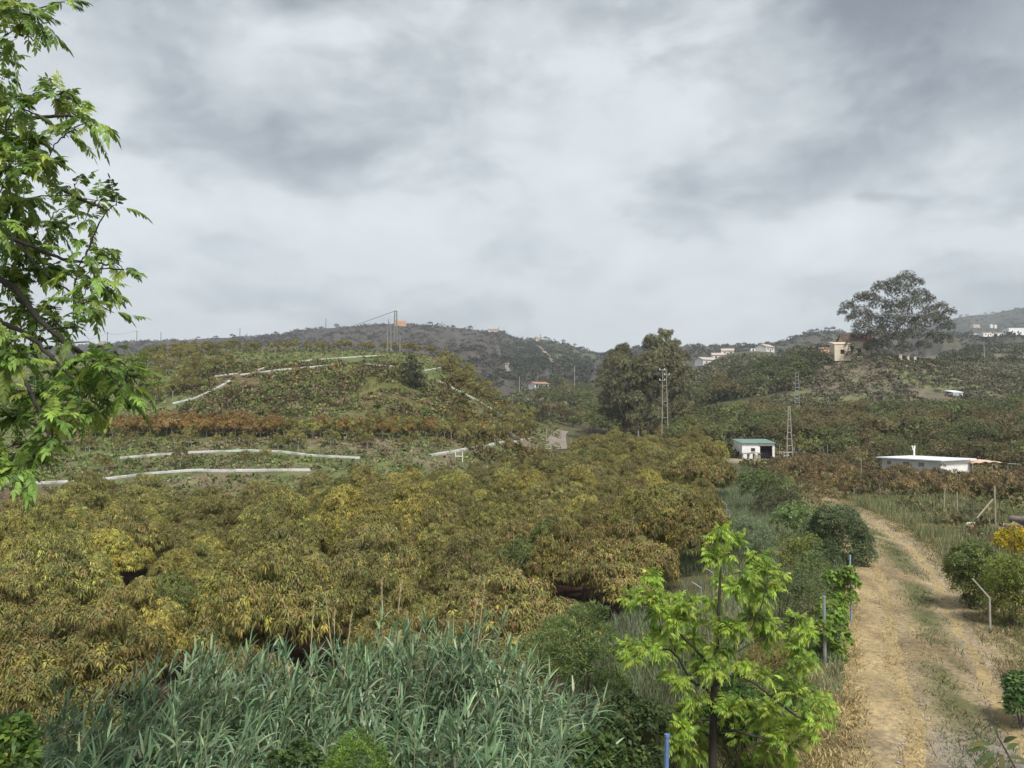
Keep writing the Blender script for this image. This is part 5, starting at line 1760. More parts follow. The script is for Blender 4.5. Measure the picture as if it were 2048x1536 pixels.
# grape vines on the posts
VINE = [(0.20, 0.30, 0.05), (0.14, 0.23, 0.045), (0.26, 0.34, 0.07), (0.09, 0.15, 0.04)]
shrub(1660, 1318, 19.0, [(1660, 1215, 26), (1675, 1240, 26), (1650, 1255, 28), (1680, 1275, 24), (1655, 1290, 26), (1640, 1310, 22), (1672, 1312, 22), (1632, 1270, 20)], 'grape_vine', 'grape vine climbing the grey post nearest the camera',
      VINE, (3, 3, 2, 1), 0.13, 0.11, 210, k=5, spread=(0.5, 1.6), upb=0.3, cat='vine')
shrub(1690, 1245, 22.5, [(1690, 1150, 22), (1702, 1165, 20), (1675, 1165, 20), (1660, 1155, 16), (1685, 1190, 24), (1672, 1205, 20), (1700, 1200, 18)], 'grape_vine', 'grape vine round the blue topped post farther up the track',
      VINE, (3, 3, 2, 1), 0.13, 0.11, 210, k=5, spread=(0.5, 1.6), upb=0.3, cat='vine')
# bushes between orchard and track
BL = [
    (1530, 1035, 47, [(1500, 955, 18), (1525, 962, 24), (1550, 970, 24), (1510, 980, 24), (1540, 990, 28), (1575, 985, 22), (1490, 968, 16)], 'bush with green leaves on its crown, nearest the shed yard', [(0.06, 0.075, 0.034), (0.085, 0.095, 0.042), (0.10, 0.145, 0.04)], 0.15, 0.05, 110),
    (1620, 1010, 49, [(1600, 985, 20), (1630, 980, 20), (1655, 990, 18), (1615, 1000, 22), (1585, 1000, 18)], 'low brown green bush hiding the far bend of the track', [(0.12, 0.105, 0.05), (0.085, 0.09, 0.04), (0.16, 0.12, 0.065)], 0.14, 0.045, 160),
    (1500, 1120, 31, [(1480, 1050, 22), (1505, 1065, 26), (1530, 1085, 24), (1490, 1095, 26), (1520, 1115, 26)], 'soft grey green bush between the orchard corner and the dark bush', [(0.10, 0.135, 0.075), (0.13, 0.165, 0.09)], 0.13, 0.025, 260),
    (1640, 1215, 25, [(1620, 1130, 24), (1645, 1150, 26), (1600, 1165, 26), (1630, 1185, 28)], 'bushy green growth under the large dark bush', [(0.09, 0.125, 0.045), (0.12, 0.15, 0.055)], 0.12, 0.04, 220),
    (1545, 1050, 44, [(1540, 1005, 22), (1560, 1015, 20), (1580, 1000, 18), (1520, 1015, 18)], 'dark brown green bush beside the bare yellow patch', [(0.055, 0.056, 0.034), (0.075, 0.07, 0.04)], 0.14, 0.05, 110),
    (1595, 1090, 36, [(1575, 1030, 22), (1600, 1025, 22), (1618, 1035, 20), (1585, 1050, 26), (1610, 1055, 24), (1560, 1042, 18)], 'bright bramble bush with pale flowers left of the large dark bush', [(0.10, 0.15, 0.045), (0.075, 0.11, 0.04), (0.17, 0.21, 0.09)], 0.13, 0.06, 130),
    (1670, 1140, 31, [(1650, 1050, 24), (1680, 1055, 24), (1710, 1058, 20), (1640, 1080, 36), (1610, 1100, 28), (1660, 1035, 26), (1690, 1035, 24), (1680, 1090, 44), (1720, 1085, 24), (1650, 1120, 30), (1700, 1120, 32), (1730, 1110, 20)], 'large dark grey green bush leaning over the track', [(0.055, 0.075, 0.038), (0.075, 0.098, 0.046), (0.10, 0.125, 0.06)], 0.12, 0.035, 420),
    (1590, 1150, 28, [(1575, 1090, 22), (1600, 1100, 24), (1620, 1085, 18), (1590, 1125, 28), (1560, 1120, 20)], 'yellow green bush behind the lime sapling', [(0.12, 0.14, 0.04), (0.09, 0.11, 0.036), (0.17, 0.17, 0.04)], 0.11, 0.035, 170),
    (1560, 1230, 22, [(1560, 1160, 24), (1590, 1175, 28), (1615, 1165, 22), (1575, 1205, 30), (1610, 1200, 28), (1630, 1190, 20)], 'grey green bush between the lime sapling and the vines', [(0.085, 0.105, 0.048), (0.065, 0.085, 0.04), (0.11, 0.13, 0.05)], 0.10, 0.025, 330),
    (1540, 1400, 16.5, [(1540, 1310, 34), (1575, 1330, 30), (1510, 1335, 30), (1560, 1360, 36)], 'rusty orange weed clump behind the sapling trunk', [(0.20, 0.135, 0.05), (0.15, 0.12, 0.045), (0.11, 0.12, 0.04)], 0.12, 0.02, 420),
    (1605, 1400, 15.8, [(1590, 1350, 26), (1560, 1385, 34), (1600, 1385, 28), (1530, 1390, 28)], 'green weed clump under the right side of the sapling', [(0.10, 0.14, 0.04), (0.14, 0.17, 0.05)], 0.12, 0.03, 420),
    (1475, 1520, 14.2, [(1470, 1400, 30), (1500, 1420, 30), (1440, 1430, 30), (1480, 1460, 36)], 'broad leaved undergrowth behind the sapling trunk', [(0.07, 0.12, 0.035), (0.10, 0.16, 0.04)], 0.14, 0.07, 330),
]
for (u, vb, d, bl, lab, cols, lf, lw, per) in BL:
    bl = [(a_, b_, q_ * 1.2) for a_, b_, q_ in bl]
    cols = [tuple(min(0.4, 1.62 * q_) for q_ in c_) for c_ in cols]
    shrub(u, vb, d, bl, 'track_bush', lab, cols, [2] * len(cols), lf, lw, per, cat='bush', k=6, spread=(0.3, 1.4), upb=0.6, group='bushes between the orchard and the track', dens=4.5)
BR = [
    (1945, 1235, 24, [(1930, 1110, 24), (1955, 1105, 24), (1915, 1125, 20), (1945, 1135, 30), (1975, 1130, 28), (1960, 1165, 32), (1935, 1170, 24), (1990, 1160, 28), (1920, 1150, 22), (1905, 1140, 16), (1950, 1200, 22)], 'green bush right of the track with a bent rod before it', [(0.105, 0.135, 0.04), (0.075, 0.10, 0.036), (0.15, 0.165, 0.05)], 0.12, 0.035, 260),
    (2020, 1250, 22, [(2010, 1140, 30), (2040, 1150, 34), (2000, 1180, 34), (2035, 1195, 36), (2065, 1170, 36), (2020, 1220, 34)], 'yellow green bush at the right edge below the broom', [(0.16, 0.19, 0.045), (0.10, 0.13, 0.038), (0.20, 0.22, 0.05)], 0.12, 0.03, 280),
    (2042, 1440, 15, [(2040, 1375, 26), (2050, 1395, 28), (2035, 1410, 20), (2075, 1390, 40)], 'dark green weed at the right edge beside the track', [(0.06, 0.105, 0.035), (0.09, 0.14, 0.045)], 0.12, 0.05, 420),
]
for (u, vb, d, bl, lab, cols, lf, lw, per) in BR:
    bl = [(a_, b_, q_ * 1.18) for a_, b_, q_ in bl]
    cols = [tuple(1.3 * q_ for q_ in c_) for c_ in cols]
    shrub(u, vb, d, bl, 'roadside_bush', lab, cols, [2] * len(cols), lf, lw, per, cat='bush', k=6, spread=(0.3, 1.4), upb=0.6, group='bushes right of the track', dens=6.0)
shrub(2025, 1150, 29, [(2010, 1075, 18), (2030, 1068, 20), (2045, 1080, 20), (2000, 1085, 12), (2025, 1095, 22), (2050, 1105, 22), (2070, 1080, 26)], 'broom_shrub', 'broom shrub covered in bright yellow flowers at the right edge',
      [(0.62, 0.47, 0.035), (0.50, 0.38, 0.03), (0.14, 0.17, 0.04)], (4, 2, 2), 0.085, 0.04, 330, k=6, upb=0.8, spread=(0.2, 1.0), dens=5.0)


def near_branch():
    """Leafy shoot tip close to the camera at the bottom right."""
    d = 4.2
    b = at(2035, 1560, d)
    r = empty('leafy_shoot', (b.x + 0.25, b.y + 0.1, h1(b.x, b.y)), 0, 'out of focus olive green leafy shoot in the bottom right corner', 'plant')
    o = np.array(r.location)
    mb, lv = MB(), MB()
    tip = np.array(at(1990, 1462, d))
    mb.tube(np.array([(o[0], o[1], o[2] - 0.2), (o[0] + 0.02, o[1], o[2] + 2.6), tuple(at(2030, 1535, d)), tuple(tip)]) - o, [0.03, 0.02, 0.006, 0.003], 6)
    sp = [(1935, 1478, -1, 0.1), (1950, 1495, -1, -0.1), (1985, 1455, -0.2, 0.8), (2005, 1470, 0.3, 0.6), (1970, 1510, -0.9, -0.5), (2020, 1500, 0.7, 0.4), (2000, 1515, -0.3, -0.8), (1960, 1480, -0.8, 0.3), (2030, 1530, 0.8, 0.1), (1985, 1530, -.7, -.6)]
    for u, v, a, c in sp:
        base = np.array(at(2008, 1500, d)) * 0.5 + np.array(at(u, v, d + rnd(-.1, .1))) * 0.5
        D = np.array([[a, rnd(-.4, .4), c * 0.7]])
        lv.leaves(base[None] - o, D, np.array([[rnd(-.3, .3), -0.5, 0.8]]), rnd(0.09, 0.135), rnd(0.024, 0.033), 0.35, pal(1, [(0.08, 0.10, 0.028), (0.12, 0.115, 0.036), (0.065, 0.09, 0.03)], (1, 1, 1), .1), 4, fold=0.12)
    part('stem', mb.mesh('shoot_stem', M['bark'], attr=None), r)
    part('leaves', lv.mesh('shoot_leaves', M['leaf']), r)


near_branch()

# ------------------------------------------------------------------ small orchard right of the track
SMALL = []
_keep = OLIVE[:]
OLIVE[:] = [(0.17, 0.118, 0.058), (0.135, 0.105, 0.05), (0.085, 0.092, 0.04), (0.28, 0.175, 0.08), (0.21, 0.13, 0.07)]
for q in range(4):
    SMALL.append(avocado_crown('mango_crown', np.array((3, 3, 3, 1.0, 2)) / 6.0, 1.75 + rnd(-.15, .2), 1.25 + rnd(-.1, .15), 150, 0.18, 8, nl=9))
OLIVE[:] = _keep
cnt = 0
for row in range(6):
    y = 55 + row * 3.6
    for i in range(14):
        x = y * 0.395 + i * 3.1 + rnd(-.4, .4) + (row % 2) * 1.5
        u = 1024 + F * x / y
        if u > 2130 or u < 1625 + row * 2:
            continue
        if row == 0 and u < 1690:
            continue
        if (36.2 < x < 46 and y > 68) or y > 76:
            continue
        zn = 'near the track bend' if u < 1770 else ('before the long white building' if u < 1950 else 'near the log pile')
        t = rnd(0.8, 1.15)
        copy_thing(random.choice(SMALL), random.choice(Y_TRUNK), (x, y + rnd(-.5, .5), h1(x, y)), rnd(0, 6.28), rnd(0.85, 1.12), 'mango_tree', 'low rusty brown fruit tree in the small orchard ' + zn, 'tree', 'small orchard trees ' + zn, (t, t * rnd(.94, 1.04), t))
        cnt += 1
print('small orchard', cnt)
for i in range(12):
    u, y = rnd(1585, 1700), rnd(84, 100)
    x = (u - 1024) / F * y
    t = rnd(.75, 1.1)
    copy_thing(random.choice(SMALL), random.choice(Y_TRUNK), (x, y, h1(x, y)), rnd(0, 6), rnd(0.7, 1.0), 'mango_tree', 'low brown fruit tree between the front lattice pole and the long white building', 'tree', 'small trees right of the lattice pole', (t, t, t))


# ================================================================== GRASS
def blades(name, x, y, L, W, cols, label, lean=0.45, cat='grass', z=None):
    n = len(x)
    P = np.stack([x, y, (H(x, y) if z is None else z) - 0.01], 1)
    a = RNG.uniform(0, 2 * math.pi, n)
    D = np.stack([np.cos(a) * lean * RNG.uniform(0.1, 1.4, n), np.sin(a) * lean * RNG.uniform(0.1, 1.4, n), np.ones(n)], 1)
    Nn = sph(n)
    mb = MB()
    mb.leaves(P, D, Nn, L, W, 0.25, cols)
    o = mb.obj(name, M['grass'])
    return tag(o, label, cat, kind='stuff')


for i in range(46):      # brown green fruit trees and bushes filling the ground up to the bank
    u, y = rnd(1690, 2120), rnd(84, 112)
    if u < 1940 and y < 88:
        continue
    x = (u - 1024) / F * y
    t = rnd(.75, 1.1)
    s_ = rnd(0.65, 0.95)
    copy_thing(random.choice(VAL[random.choice(['brown', 'green'])]), random.choice(VT), (x, y, h1(x, y)), rnd(0, 6), s_, 'bank_tree', 'bushy tree at the foot of the bank just behind the long white building', 'tree', 'trees at the foot of the bank', (t, t, t))
for i in range(34):
    u, y = rnd(1540, 1700), rnd(60, 92)
    x = (u - 1024) / F * y
    if y < 60:
        continue
    t = rnd(.75, 1.1)
    copy_thing(random.choice(SMALL), random.choice(Y_TRUNK), (x, y, h1(x, y)), rnd(0, 6), rnd(0.6, 0.9), 'mango_tree', 'low brown fruit tree scattered below the front lattice pole', 'tree', 'small trees below the lattice pole', (t, t, t))


def build_grass():
    STRAW = [(0.48, 0.37, 0.18), (0.34, 0.255, 0.125), (0.62, 0.50, 0.28), (0.17, 0.13, 0.07), (0.15, 0.16, 0.06)]
    # straw beside and on the track
    n = 150000
    y = 11 + 42 * RNG.uniform(0, 1, n) ** 1.8
    off = np.where(RNG.uniform(0, 1, n) < 0.55, RNG.normal(-2.6, 1.5, n), RNG.uniform(-3, 3.2, n))
    x = track_x(y) + off
    t = off
    dens = 0.35 + 0.65 * sstep(0.35, 0.6, fbm(x / 0.8, y / 1.6, 101))
    rut = np.exp(-((np.abs(t) - 0.95) / 0.34) ** 2)
    k = (RNG.uniform(0, 1, n) < dens * (1 - 0.85 * rut * (t > 0) - 0.5 * rut * (t < 0))) & (x > xb(y) + 0.1)
    x, y, t = x[k], y[k], t[k]
    c = pal(len(x), STRAW, (4, 4, 2, 2, 0.7), 0.2)
    g = (np.abs(t - 0.25) < 0.55) & (RNG.uniform(0, 1, len(x)) < 0.6) | (t > 1.5) & (RNG.uniform(0, 1, len(x)) < 0.5)
    c[g] = pal(int(g.sum()), [(0.12, 0.14, 0.06), (0.17, 0.175, 0.08), (0.09, 0.10, 0.05)], (1, 1, 1), 0.2)
    L = np.where(np.abs(t) < 1.8, RNG.uniform(0.035, 0.13, len(x)), RNG.uniform(0.06, 0.26, len(x)))
    nx_ = 26000          # green strip between the ruts and ragged green edges
    yg = 11 + 38 * RNG.uniform(0, 1, nx_) ** 1.7
    wh = RNG.uniform(0, 1, nx_)
    tg = np.where(wh < 0.45, RNG.normal(0.15, 0.33, nx_), np.where(wh < 0.8, RNG.normal(2.1, 0.45, nx_), RNG.normal(-2.9, 0.5, nx_)))
    xg = track_x(yg) + tg
    kg = RNG.uniform(0, 1, nx_) < sstep(0.36, 0.56, fbm(xg / 0.6, yg / 1.8, 141))
    xg, yg = xg[kg], yg[kg]
    Lg = RNG.uniform(0.05, 0.2, len(xg))
    blades('track_grass', xg, yg, Lg, 0.012 + Lg * 0.05, pal(len(xg), [(0.13, 0.16, 0.065), (0.18, 0.20, 0.09), (0.09, 0.115, 0.05), (0.25, 0.22, 0.11)], (3, 3, 2, 1), 0.2),
           'green grass along the middle and ragged edges of the track', 0.9, z=H(xg, yg) + 0.03)
    blades('dry_grass', x, y, L, 0.010 + L * 0.04, c, 'short dry straw grass along the dirt track', 1.3)
    # right verge: mixed weeds
    n = 45000
    y = 11 + 50 * RNG.uniform(0, 1, n) ** 1.8
    x = track_x(y) + 1.3 + np.abs(RNG.normal(0, 2.6, n))
    dn = fbm(x / 1.1, y / 1.4, 103)
    k = RNG.uniform(0, 1, n) < sstep(0.3, 0.6, dn)
    x, y = x[k], y[k]
    c = pal(len(x), [(0.115, 0.13, 0.048), (0.20, 0.17, 0.075), (0.16, 0.11, 0.06), (0.09, 0.115, 0.045)], (3, 3, 2, 2), 0.2)
    L = RNG.uniform(0.05, 0.26, len(x))
    blades('verge_grass', x, y, L, 0.01 + L * 0.035, c, 'green and brown weeds on the right verge of the track', 0.7)
    # tall meadow grass right of the bend
    n = 52000
    y = RNG.uniform(29, 56, n)
    x = track_x(y) + 2.0 + RNG.uniform(0, 9, n) * np.interp(y, [31, 38, 54], [0.6, 1, 1])
    k = RNG.uniform(0, 1, n) < sstep(0.3, 0.52, fbm(x / 1.6, y / 1.6, 105))
    x, y = x[k], y[k]
    c = pal(len(x), [(0.17, 0.205, 0.10), (0.25, 0.26, 0.13), (0.115, 0.15, 0.07), (0.34, 0.30, 0.17), (0.2, 0.15, 0.08)], (4, 3, 2.4, 2.2, 1), 0.22)
    L = RNG.uniform(0.25, 0.75, len(x)) * (0.6 + 0.9 * fbm(x / 1.3, y / 1.3, 109))
    blades('meadow_grass', x, y, L, 0.014 + L * 0.012, c, 'tall pale green meadow grass right of the track bend', 0.25)
    # blue green grass between orchard edge and bushes
    n = 72000
    y = 15 + 70 * RNG.uniform(0, 1, n) ** 1.4
    w = np.maximum(track_x(y) - 2.5 - xb(y), 0.5)
    x = xb(y) - 3.0 + RNG.uniform(0, 1, n) ** 1.1 * (w + 3.2)
    k = RNG.uniform(0, 1, n) < sstep(0.2, 0.5, fbm(x / 2.2, y / 2.2, 107))
    x, y = x[k], y[k]
    c = pal(len(x), [(0.165, 0.21, 0.125), (0.20, 0.24, 0.145), (0.12, 0.16, 0.085), (0.25, 0.23, 0.13)], (4, 3, 2, 1), 0.18)
    L = RNG.uniform(0.3, 0.9, len(x)) * np.interp(y, [17, 30, 87], [0.6, 1, 1])
    blades('wild_grass', x, y, L, 0.012 + L * 0.013, c, 'tall blue green wild grass between the orchard edge and the bushes', 0.3)
    # undergrowth at the foot of reeds and sapling
    n = 26000
    y = RNG.uniform(8, 19, n)
    x = RNG.uniform(-8, 9.5, n)
    k = (x < track_x(y) - 3.4)
    x, y = x[k], y[k]
    c = pal(len(x), [(0.07, 0.095, 0.04), (0.10, 0.125, 0.048), (0.16, 0.125, 0.065), (0.05, 0.07, 0.032)], (3, 3, 2, 2), 0.2)
    L = RNG.uniform(0.15, 0.6, len(x))
    blades('undergrowth_grass', x, y, L, 0.014 + L * 0.02, c, 'shaded weeds under the reeds and around the sapling', 0.6)


build_grass()


def build_stones():
    mb = MB()
    n = 520
    y = 11 + 34 * RNG.uniform(0, 1, n) ** 1.5
    x = track_x(y) + RNG.uniform(-2.6, 2.6, n)
    z = H(x, y) + 0.035
    base = np.array([(1, 0, 0), (-1, 0, 0), (0, 1, 0), (0, -1, 0), (0, 0, 0.8), (0, 0, -0.8)], float)
    tri = [(0, 2, 4), (2, 1, 4), (1, 3, 4), (3, 0, 4), (2, 0, 5), (1, 2, 5), (3, 1, 5), (0, 3, 5)]
    for i in range(n):
        r_ = rnd(0.012, 0.04) * (1.5 if rnd(0, 1) < 0.06 else 1)
        v = base * r_ * RNG.uniform(0.6, 1.3, (6, 1))
        a = rnd(0, 6.28)
        v = np.stack([v[:, 0] * math.cos(a) - v[:, 1] * math.sin(a), v[:, 0] * math.sin(a) + v[:, 1] * math.cos(a), v[:, 2]], 1) + (x[i], y[i], z[i])
        mb.add(v, f3=tri)
    o = mb.obj('loose_stones', M['rock'], None, attr=None)
    tag(o, 'loose stones scattered on the dirt track', 'stones', kind='stuff')


build_stones()


# ================================================================== BUILDINGS
def wall_with_holes(mb, x0, x1, z0, z1, y, holes, thick=0.2, ztop=None):
    """Wall in the xz plane facing -y, with real openings (hx0, hx1, hz0, hz1)."""
    xs = sorted({x0, x1, *[h[0] for h in holes], *[h[1] for h in holes]})
    zs = sorted({z0, z1, *[h[2] for h in holes], *[h[3] for h in holes]})
    for a, b in zip(xs[:-1], xs[1:]):
        for c, d in zip(zs[:-1], zs[1:]):
            mx, mz = (a + b) / 2, (c + d) / 2
            if any(h[0] < mx < h[1] and h[2] < mz < h[3] for h in holes):
                continue
            mb.box(((a + b) / 2, y + thick / 2, (c + d) / 2), (b - a, thick, d - c))


def build_shed():
    y0 = 105.0
    x0 = (1483 - 1024) / F * y0
    x1 = (1548 - 1024) / F * y0
    w, dp, hf, hb = x1 - x0, 4.0, 2.25, 2.65
    zb = min(h1(x0, y0), h1(x1, y0)) - 0.15
    r = empty('white_shed', (x0, y0, zb), 0, 'small white shed with green sloping roof, dark garage opening and little window', 'shed')
    gx0, gx1 = w * 0.55, w * 0.93
    wx0, wx1 = w * 0.27, w * 0.40
    mb = MB()
    wall_with_holes(mb, 0, w, 0, hf, 0, [(gx0, gx1, 0, 1.95), (wx0, wx1, 1.15, 1.65)], 0.2)
    mb.box((w / 2, dp - 0.1, hb / 2), (w, 0.2, hb))
    for xx in (0.1, w - 0.1):
        v = [(xx - 0.1, 0.2, 0), (xx + 0.1, 0.2, 0), (xx + 0.1, dp - 0.2, 0), (xx - 0.1, dp - 0.2, 0), (xx - 0.1, 0.2, hf), (xx + 0.1, 0.2, hf), (xx + 0.1, dp - 0.2, hb), (xx - 0.1, dp - 0.2, hb)]
        mb.add(v, f4=[(0, 1, 5, 4), (1, 2, 6, 5), (2, 3, 7, 6), (3, 0, 4, 7), (4, 5, 6, 7)])
    mb.obj('wall', M['white'], r, attr=None)
    mb = MB()     # corrugated roof
    k = 44
    xs = np.linspace(-0.15, w + 0.15, k)
    V = []
    for i, x in enumerate(xs):
        dz = 0.025 * (i % 2)
        for yy, zz in ((-0.25, hf + 0.03), (dp + 0.2, hb + 0.06)):
            V += [(x, yy, zz + dz), (x, yy, zz + dz + 0.04)]
    f = []
    for i in range(k - 1):
        a = i * 4
        f += [(a + 1, a + 5, a + 7, a + 3), (a, a + 2, a + 6, a + 4), (a, a + 4, a + 5, a + 1), (a + 2, a + 3, a + 7, a + 6)]
    mb.add(V, f4=f)
    mb.obj('roof', M['greenroof'], r, attr=None)
    mb = MB()
    mb.box(((gx0 + gx1) / 2, 0.55, 0.98), (gx1 - gx0 + 0.3, 0.05, 1.96))  # black panel painting the unlit inside of the garage
    mb.obj('garage_shade_panel', M['dark'], r, attr=None)
    mb = MB()
    mb.box(((gx0 + gx1) / 2, -0.04, 1.99), (gx1 - gx0 + 0.35, 0.08, 0.08))
    mb.obj('lintel', M['wood'], r, attr=None)
    mb = MB()
    for (a, b, c, d_) in ((wx0, wx1, 1.13, 1.18), (wx0, wx1, 1.62, 1.67), (wx0, wx0 + .05, 1.18, 1.62), (wx1 - .05, wx1, 1.18, 1.62), ((wx0 + wx1) / 2 - .02, (wx0 + wx1) / 2 + .02, 1.18, 1.62)):
        mb.box(((a + b) / 2, 0.07, (c + d_) / 2), (b - a, 0.05, d_ - c))
    fr = mb.obj('window', M['rust'], r, attr=None)
    mb = MB()
    mb.box(((wx0 + wx1) / 2, 0.14, 1.4), (wx1 - wx0 - 0.1, 0.02, 0.44))
    mb.obj('pane', M['dark'], fr, attr=None)
    mb = MB()
    mb.tube([(w * 0.52, -0.05, 1.95), (w * 0.52, -0.05, 2.5)], 0.03, 5)
    mb.obj('bracket', M['rust'], r, attr=None)
    # work bench with dark sheet top
    b = empty('work_bench', (x0 - 0.5 + 1.2, y0 - 1.3, h1(x0 + 0.7, y0 - 1.3)), 0, 'low bench with a dark sheet top standing in front of the white shed', 'bench')
    mb = MB()
    xs = np.linspace(-1.35, 1.45, 9)
    V = [(x, yy, 0.78 + 0.05 * math.sin(x * 3) + dz) for x in xs for yy, dz in ((-0.55, 0), (0.55, 0.06), (0.55, 0.10), (-0.55, 0.04))]
    f = [(i * 4 + j, i * 4 + (j + 1) % 4, (i + 1) * 4 + (j + 1) % 4, (i + 1) * 4 + j) for i in range(8) for j in range(4)] + [(0, 1, 2, 3), (32, 35, 34, 33)]
    mb.add(V, f4=f)
    mb.obj('bench_top', M['greytarp'], b, attr=None)
    for x in (-1.1, -0.25, 0.5, 1.2):
        mb = MB()
        mb.box((x, 0, 0.36), (0.14, 0.7, 0.76))
        mb.obj('leg', M['polecon'], b, attr=None)
    c = empty('storage_crate', (x0 + 1.55, y0 - 1.5, h1(x0 + 1.5, y0 - 1.5)), 0, 'pale crate stored under the bench before the white shed', 'crate')
    mb = MB()
    for zz in (0.1, 0.3, 0.5):
        for yy in (-0.22, 0.22):
            mb.box((0, yy, zz), (0.55, 0.03, 0.14))
        for xx in (-0.26, 0.26):
            mb.box((xx, 0, zz), (0.03, 0.41, 0.14))
    mb.box((0, 0, 0.02), (0.5, 0.41, 0.03))
    mb.obj('crate_body', M['wood'], c, attr=None)
    # metal gate and fence right of the shed
    g = empty('yard_gate', (x1 + 0.9, y0 - 1.0, h1(x1 + 1, y0 - 1)), 0, 'white tubular railing gate between the shed and the lattice pole', 'gate')
    mb = MB()
    for zz in (0.2, 0.6, 1.0):
        mb.tube([(0, 0, zz), (1.7, 0, zz)], 0.025, 5)
    mb.obj('rails', M['sack'], g, attr=None)
    for xx in (0, 0.55, 1.1, 1.7):
        mb = MB()
        mb.tube([(xx, 0, -0.1), (xx, 0, 1.1)], 0.03, 5)
        mb.obj('upright', M['sack'], g, attr=None)
    for i, (u, v0, v1, lab) in enumerate([(1448, 873, 912, 'thin wire post left of the white shed'), (1546.5, 878, 920, 'thin post at the right corner of the white shed'), (1559, 888, 918, 'tall thin post just right of the white shed'), (1655, 890, 925, 'tall thin post among the fruit trees by the lattice pole')]):
        p = at(u, v0, 106)
        zb = h1(p.x, p.y)
        mb = MB()
        mb.tube([(0, 0, -0.2), (0, 0, p.z - zb)], 0.045, 6)
        o = mb.obj('fence_post', M['galv'], None, attr=None)
        o.location = (p.x, p.y, zb)
        tag(o, lab, 'post')


build_shed()


def house(u, vbase, d, w, dp, h, yaw, name, label, wall='farwhite', roof='tile', rtype='gable', wins=2, ground=None, rise=None, chim=False, door=True, group=None, cat='house'):
    p = at(u, vbase, d)
    z = p.z if ground is None else ground(p.x, p.y)
    r = empty(name, (p.x, p.y, z - 0.3), yaw, label, cat, group)
    rise = rise if rise is not None else dp * 0.22
    holes = []
    for i in range(wins):
        c = -w / 2 + w * (i + 0.5) / wins
        holes.append((c - 0.5, c + 0.5, h * 0.42, h * 0.42 + 1.1))
    dhole = None
    if door and wins:
        a = -w / 2 + w / wins
        dhole = (a - 0.45, a + 0.45, 0.0, min(2.1, h * 0.75))
        if wins >= 2:
            holes.append(dhole)
        else:
            dhole = None
    mb = MB()
    wall_with_holes(mb, -w / 2, w / 2, 0, h, -dp / 2, holes, 0.25)
    mb.box((0, dp / 2 - 0.12, h / 2), (w, 0.25, h))
    for sx in (-1, 1):
        mb.box((sx * (w / 2 - 0.12), 0, h / 2), (0.25, dp - 0.5, h))
        if rtype == 'gable':
            x0, x1 = sx * (w / 2) - 0.01 * sx, sx * (w / 2 - 0.25)
            v = [(x0, -dp / 2, h), (x0, dp / 2, h), (x0, 0, h + rise), (x1, -dp / 2, h), (x1, dp / 2, h), (x1, 0, h + rise)]
            mb.add(v, f3=[(0, 1, 2), (3, 5, 4)], f4=[(0, 2, 5, 3), (1, 4, 5, 2)])
    mb.obj('wall', M[wall], r, attr=None)
    mb = MB()
    o_ = 0.35 if rtype == 'gable' else 0.12
    if rtype == 'gable':
        for sg in (-1, 1):
            v = []
            for x in (-w / 2 - o_, w / 2 + o_):
                v += [(x, sg * (dp / 2 + o_), h - rise * o_ / (dp / 2) + 0.02), (x, 0, h + rise + 0.02), (x, 0, h + rise + 0.16), (x, sg * (dp / 2 + o_), h - rise * o_ / (dp / 2) + 0.16)]
            mb.add(v, f4=[(0, 1, 5, 4), (1, 2, 6, 5), (2, 3, 7, 6), (3, 0, 4, 7), (0, 3, 2, 1), (4, 5, 6, 7)])
    elif rtype == 'mono':
        v = []
        for x in (-w / 2 - o_, w / 2 + o_):
            v += [(x, -dp / 2 - o_, h + 0.01), (x, dp / 2 + o_, h + rise), (x, dp / 2 + o_, h + rise + 0.13), (x, -dp / 2 - o_, h + 0.14)]
        mb.add(v, f4=[(0, 1, 5, 4), (1, 2, 6, 5), (2, 3, 7, 6), (3, 0, 4, 7), (0, 3, 2, 1), (4, 5, 6, 7)])
    else:
        mb.box((0, 0, h + 0.08), (w + 0.2, dp + 0.2, 0.16))
    rf = mb.obj('roof', M[roof], r, attr=None)
    if chim:
        mb = MB()
        mb.box((w * 0.25, 0, h + rise + 0.4), (0.6, 0.6, 1.2))
        mb.box((w * 0.25, 0, h + rise + 1.05), (0.75, 0.75, 0.1))
        mb.obj('chimney', M[wall], rf, attr=None)
    for q in holes:
        mb = MB()
        mb.box(((q[0] + q[1]) / 2, -dp / 2 + 0.17, (q[2] + q[3]) / 2), (q[1] - q[0] + 0.02, 0.05, q[3] - q[2] + 0.02))
        mb.obj('door' if q is dhole else 'window', M['dark'], r, attr=None)
    return r


def gz(x, y):
    return h1(x, y)


def rb(x, y):
    return max(float(ridge_z('b', x, y)), h1(x, min(y, 519)))


def ra(x, y):
    return float(ridge_z('a', x, y))


HV = 'houses of the white hamlet on the slope'
house(1388, 712, 450, 5, 6, 3.0, 0.3, 'farm_house', 'leftmost white house with a pink tiled roof in the hamlet', roof='paletile', ground=gz, group=HV)
house(1412, 714, 446, 11, 7, 3.6, 0.5, 'farm_house', 'large white gabled house, second from the left in the hamlet', roof='paletile', ground=gz, group=HV)
house(1436, 708, 458, 8, 6, 3.2, 0.0, 'farm_house', 'white house with a chimney in the middle of the hamlet', roof='paletile', ground=gz, chim=True, group=HV)
house(1455, 706, 460, 7, 6, 3.4, -0.2, 'farm_house', 'white house right of the chimney, behind dark trees', roof='paletile', ground=gz, group=HV)
house(1530, 713, 447, 9, 7, 3.2, 0.7, 'farm_house', 'single white house with a gable, right of the hamlet', roof='paletile', ground=gz)
house(1505, 706, 460, 2.6, 3, 2.4, 0.0, 'pump_house', 'tiny white hut between the hamlet and the single gabled house', 'white', 'white', 'flat', 1, ground=gz, cat='hut')
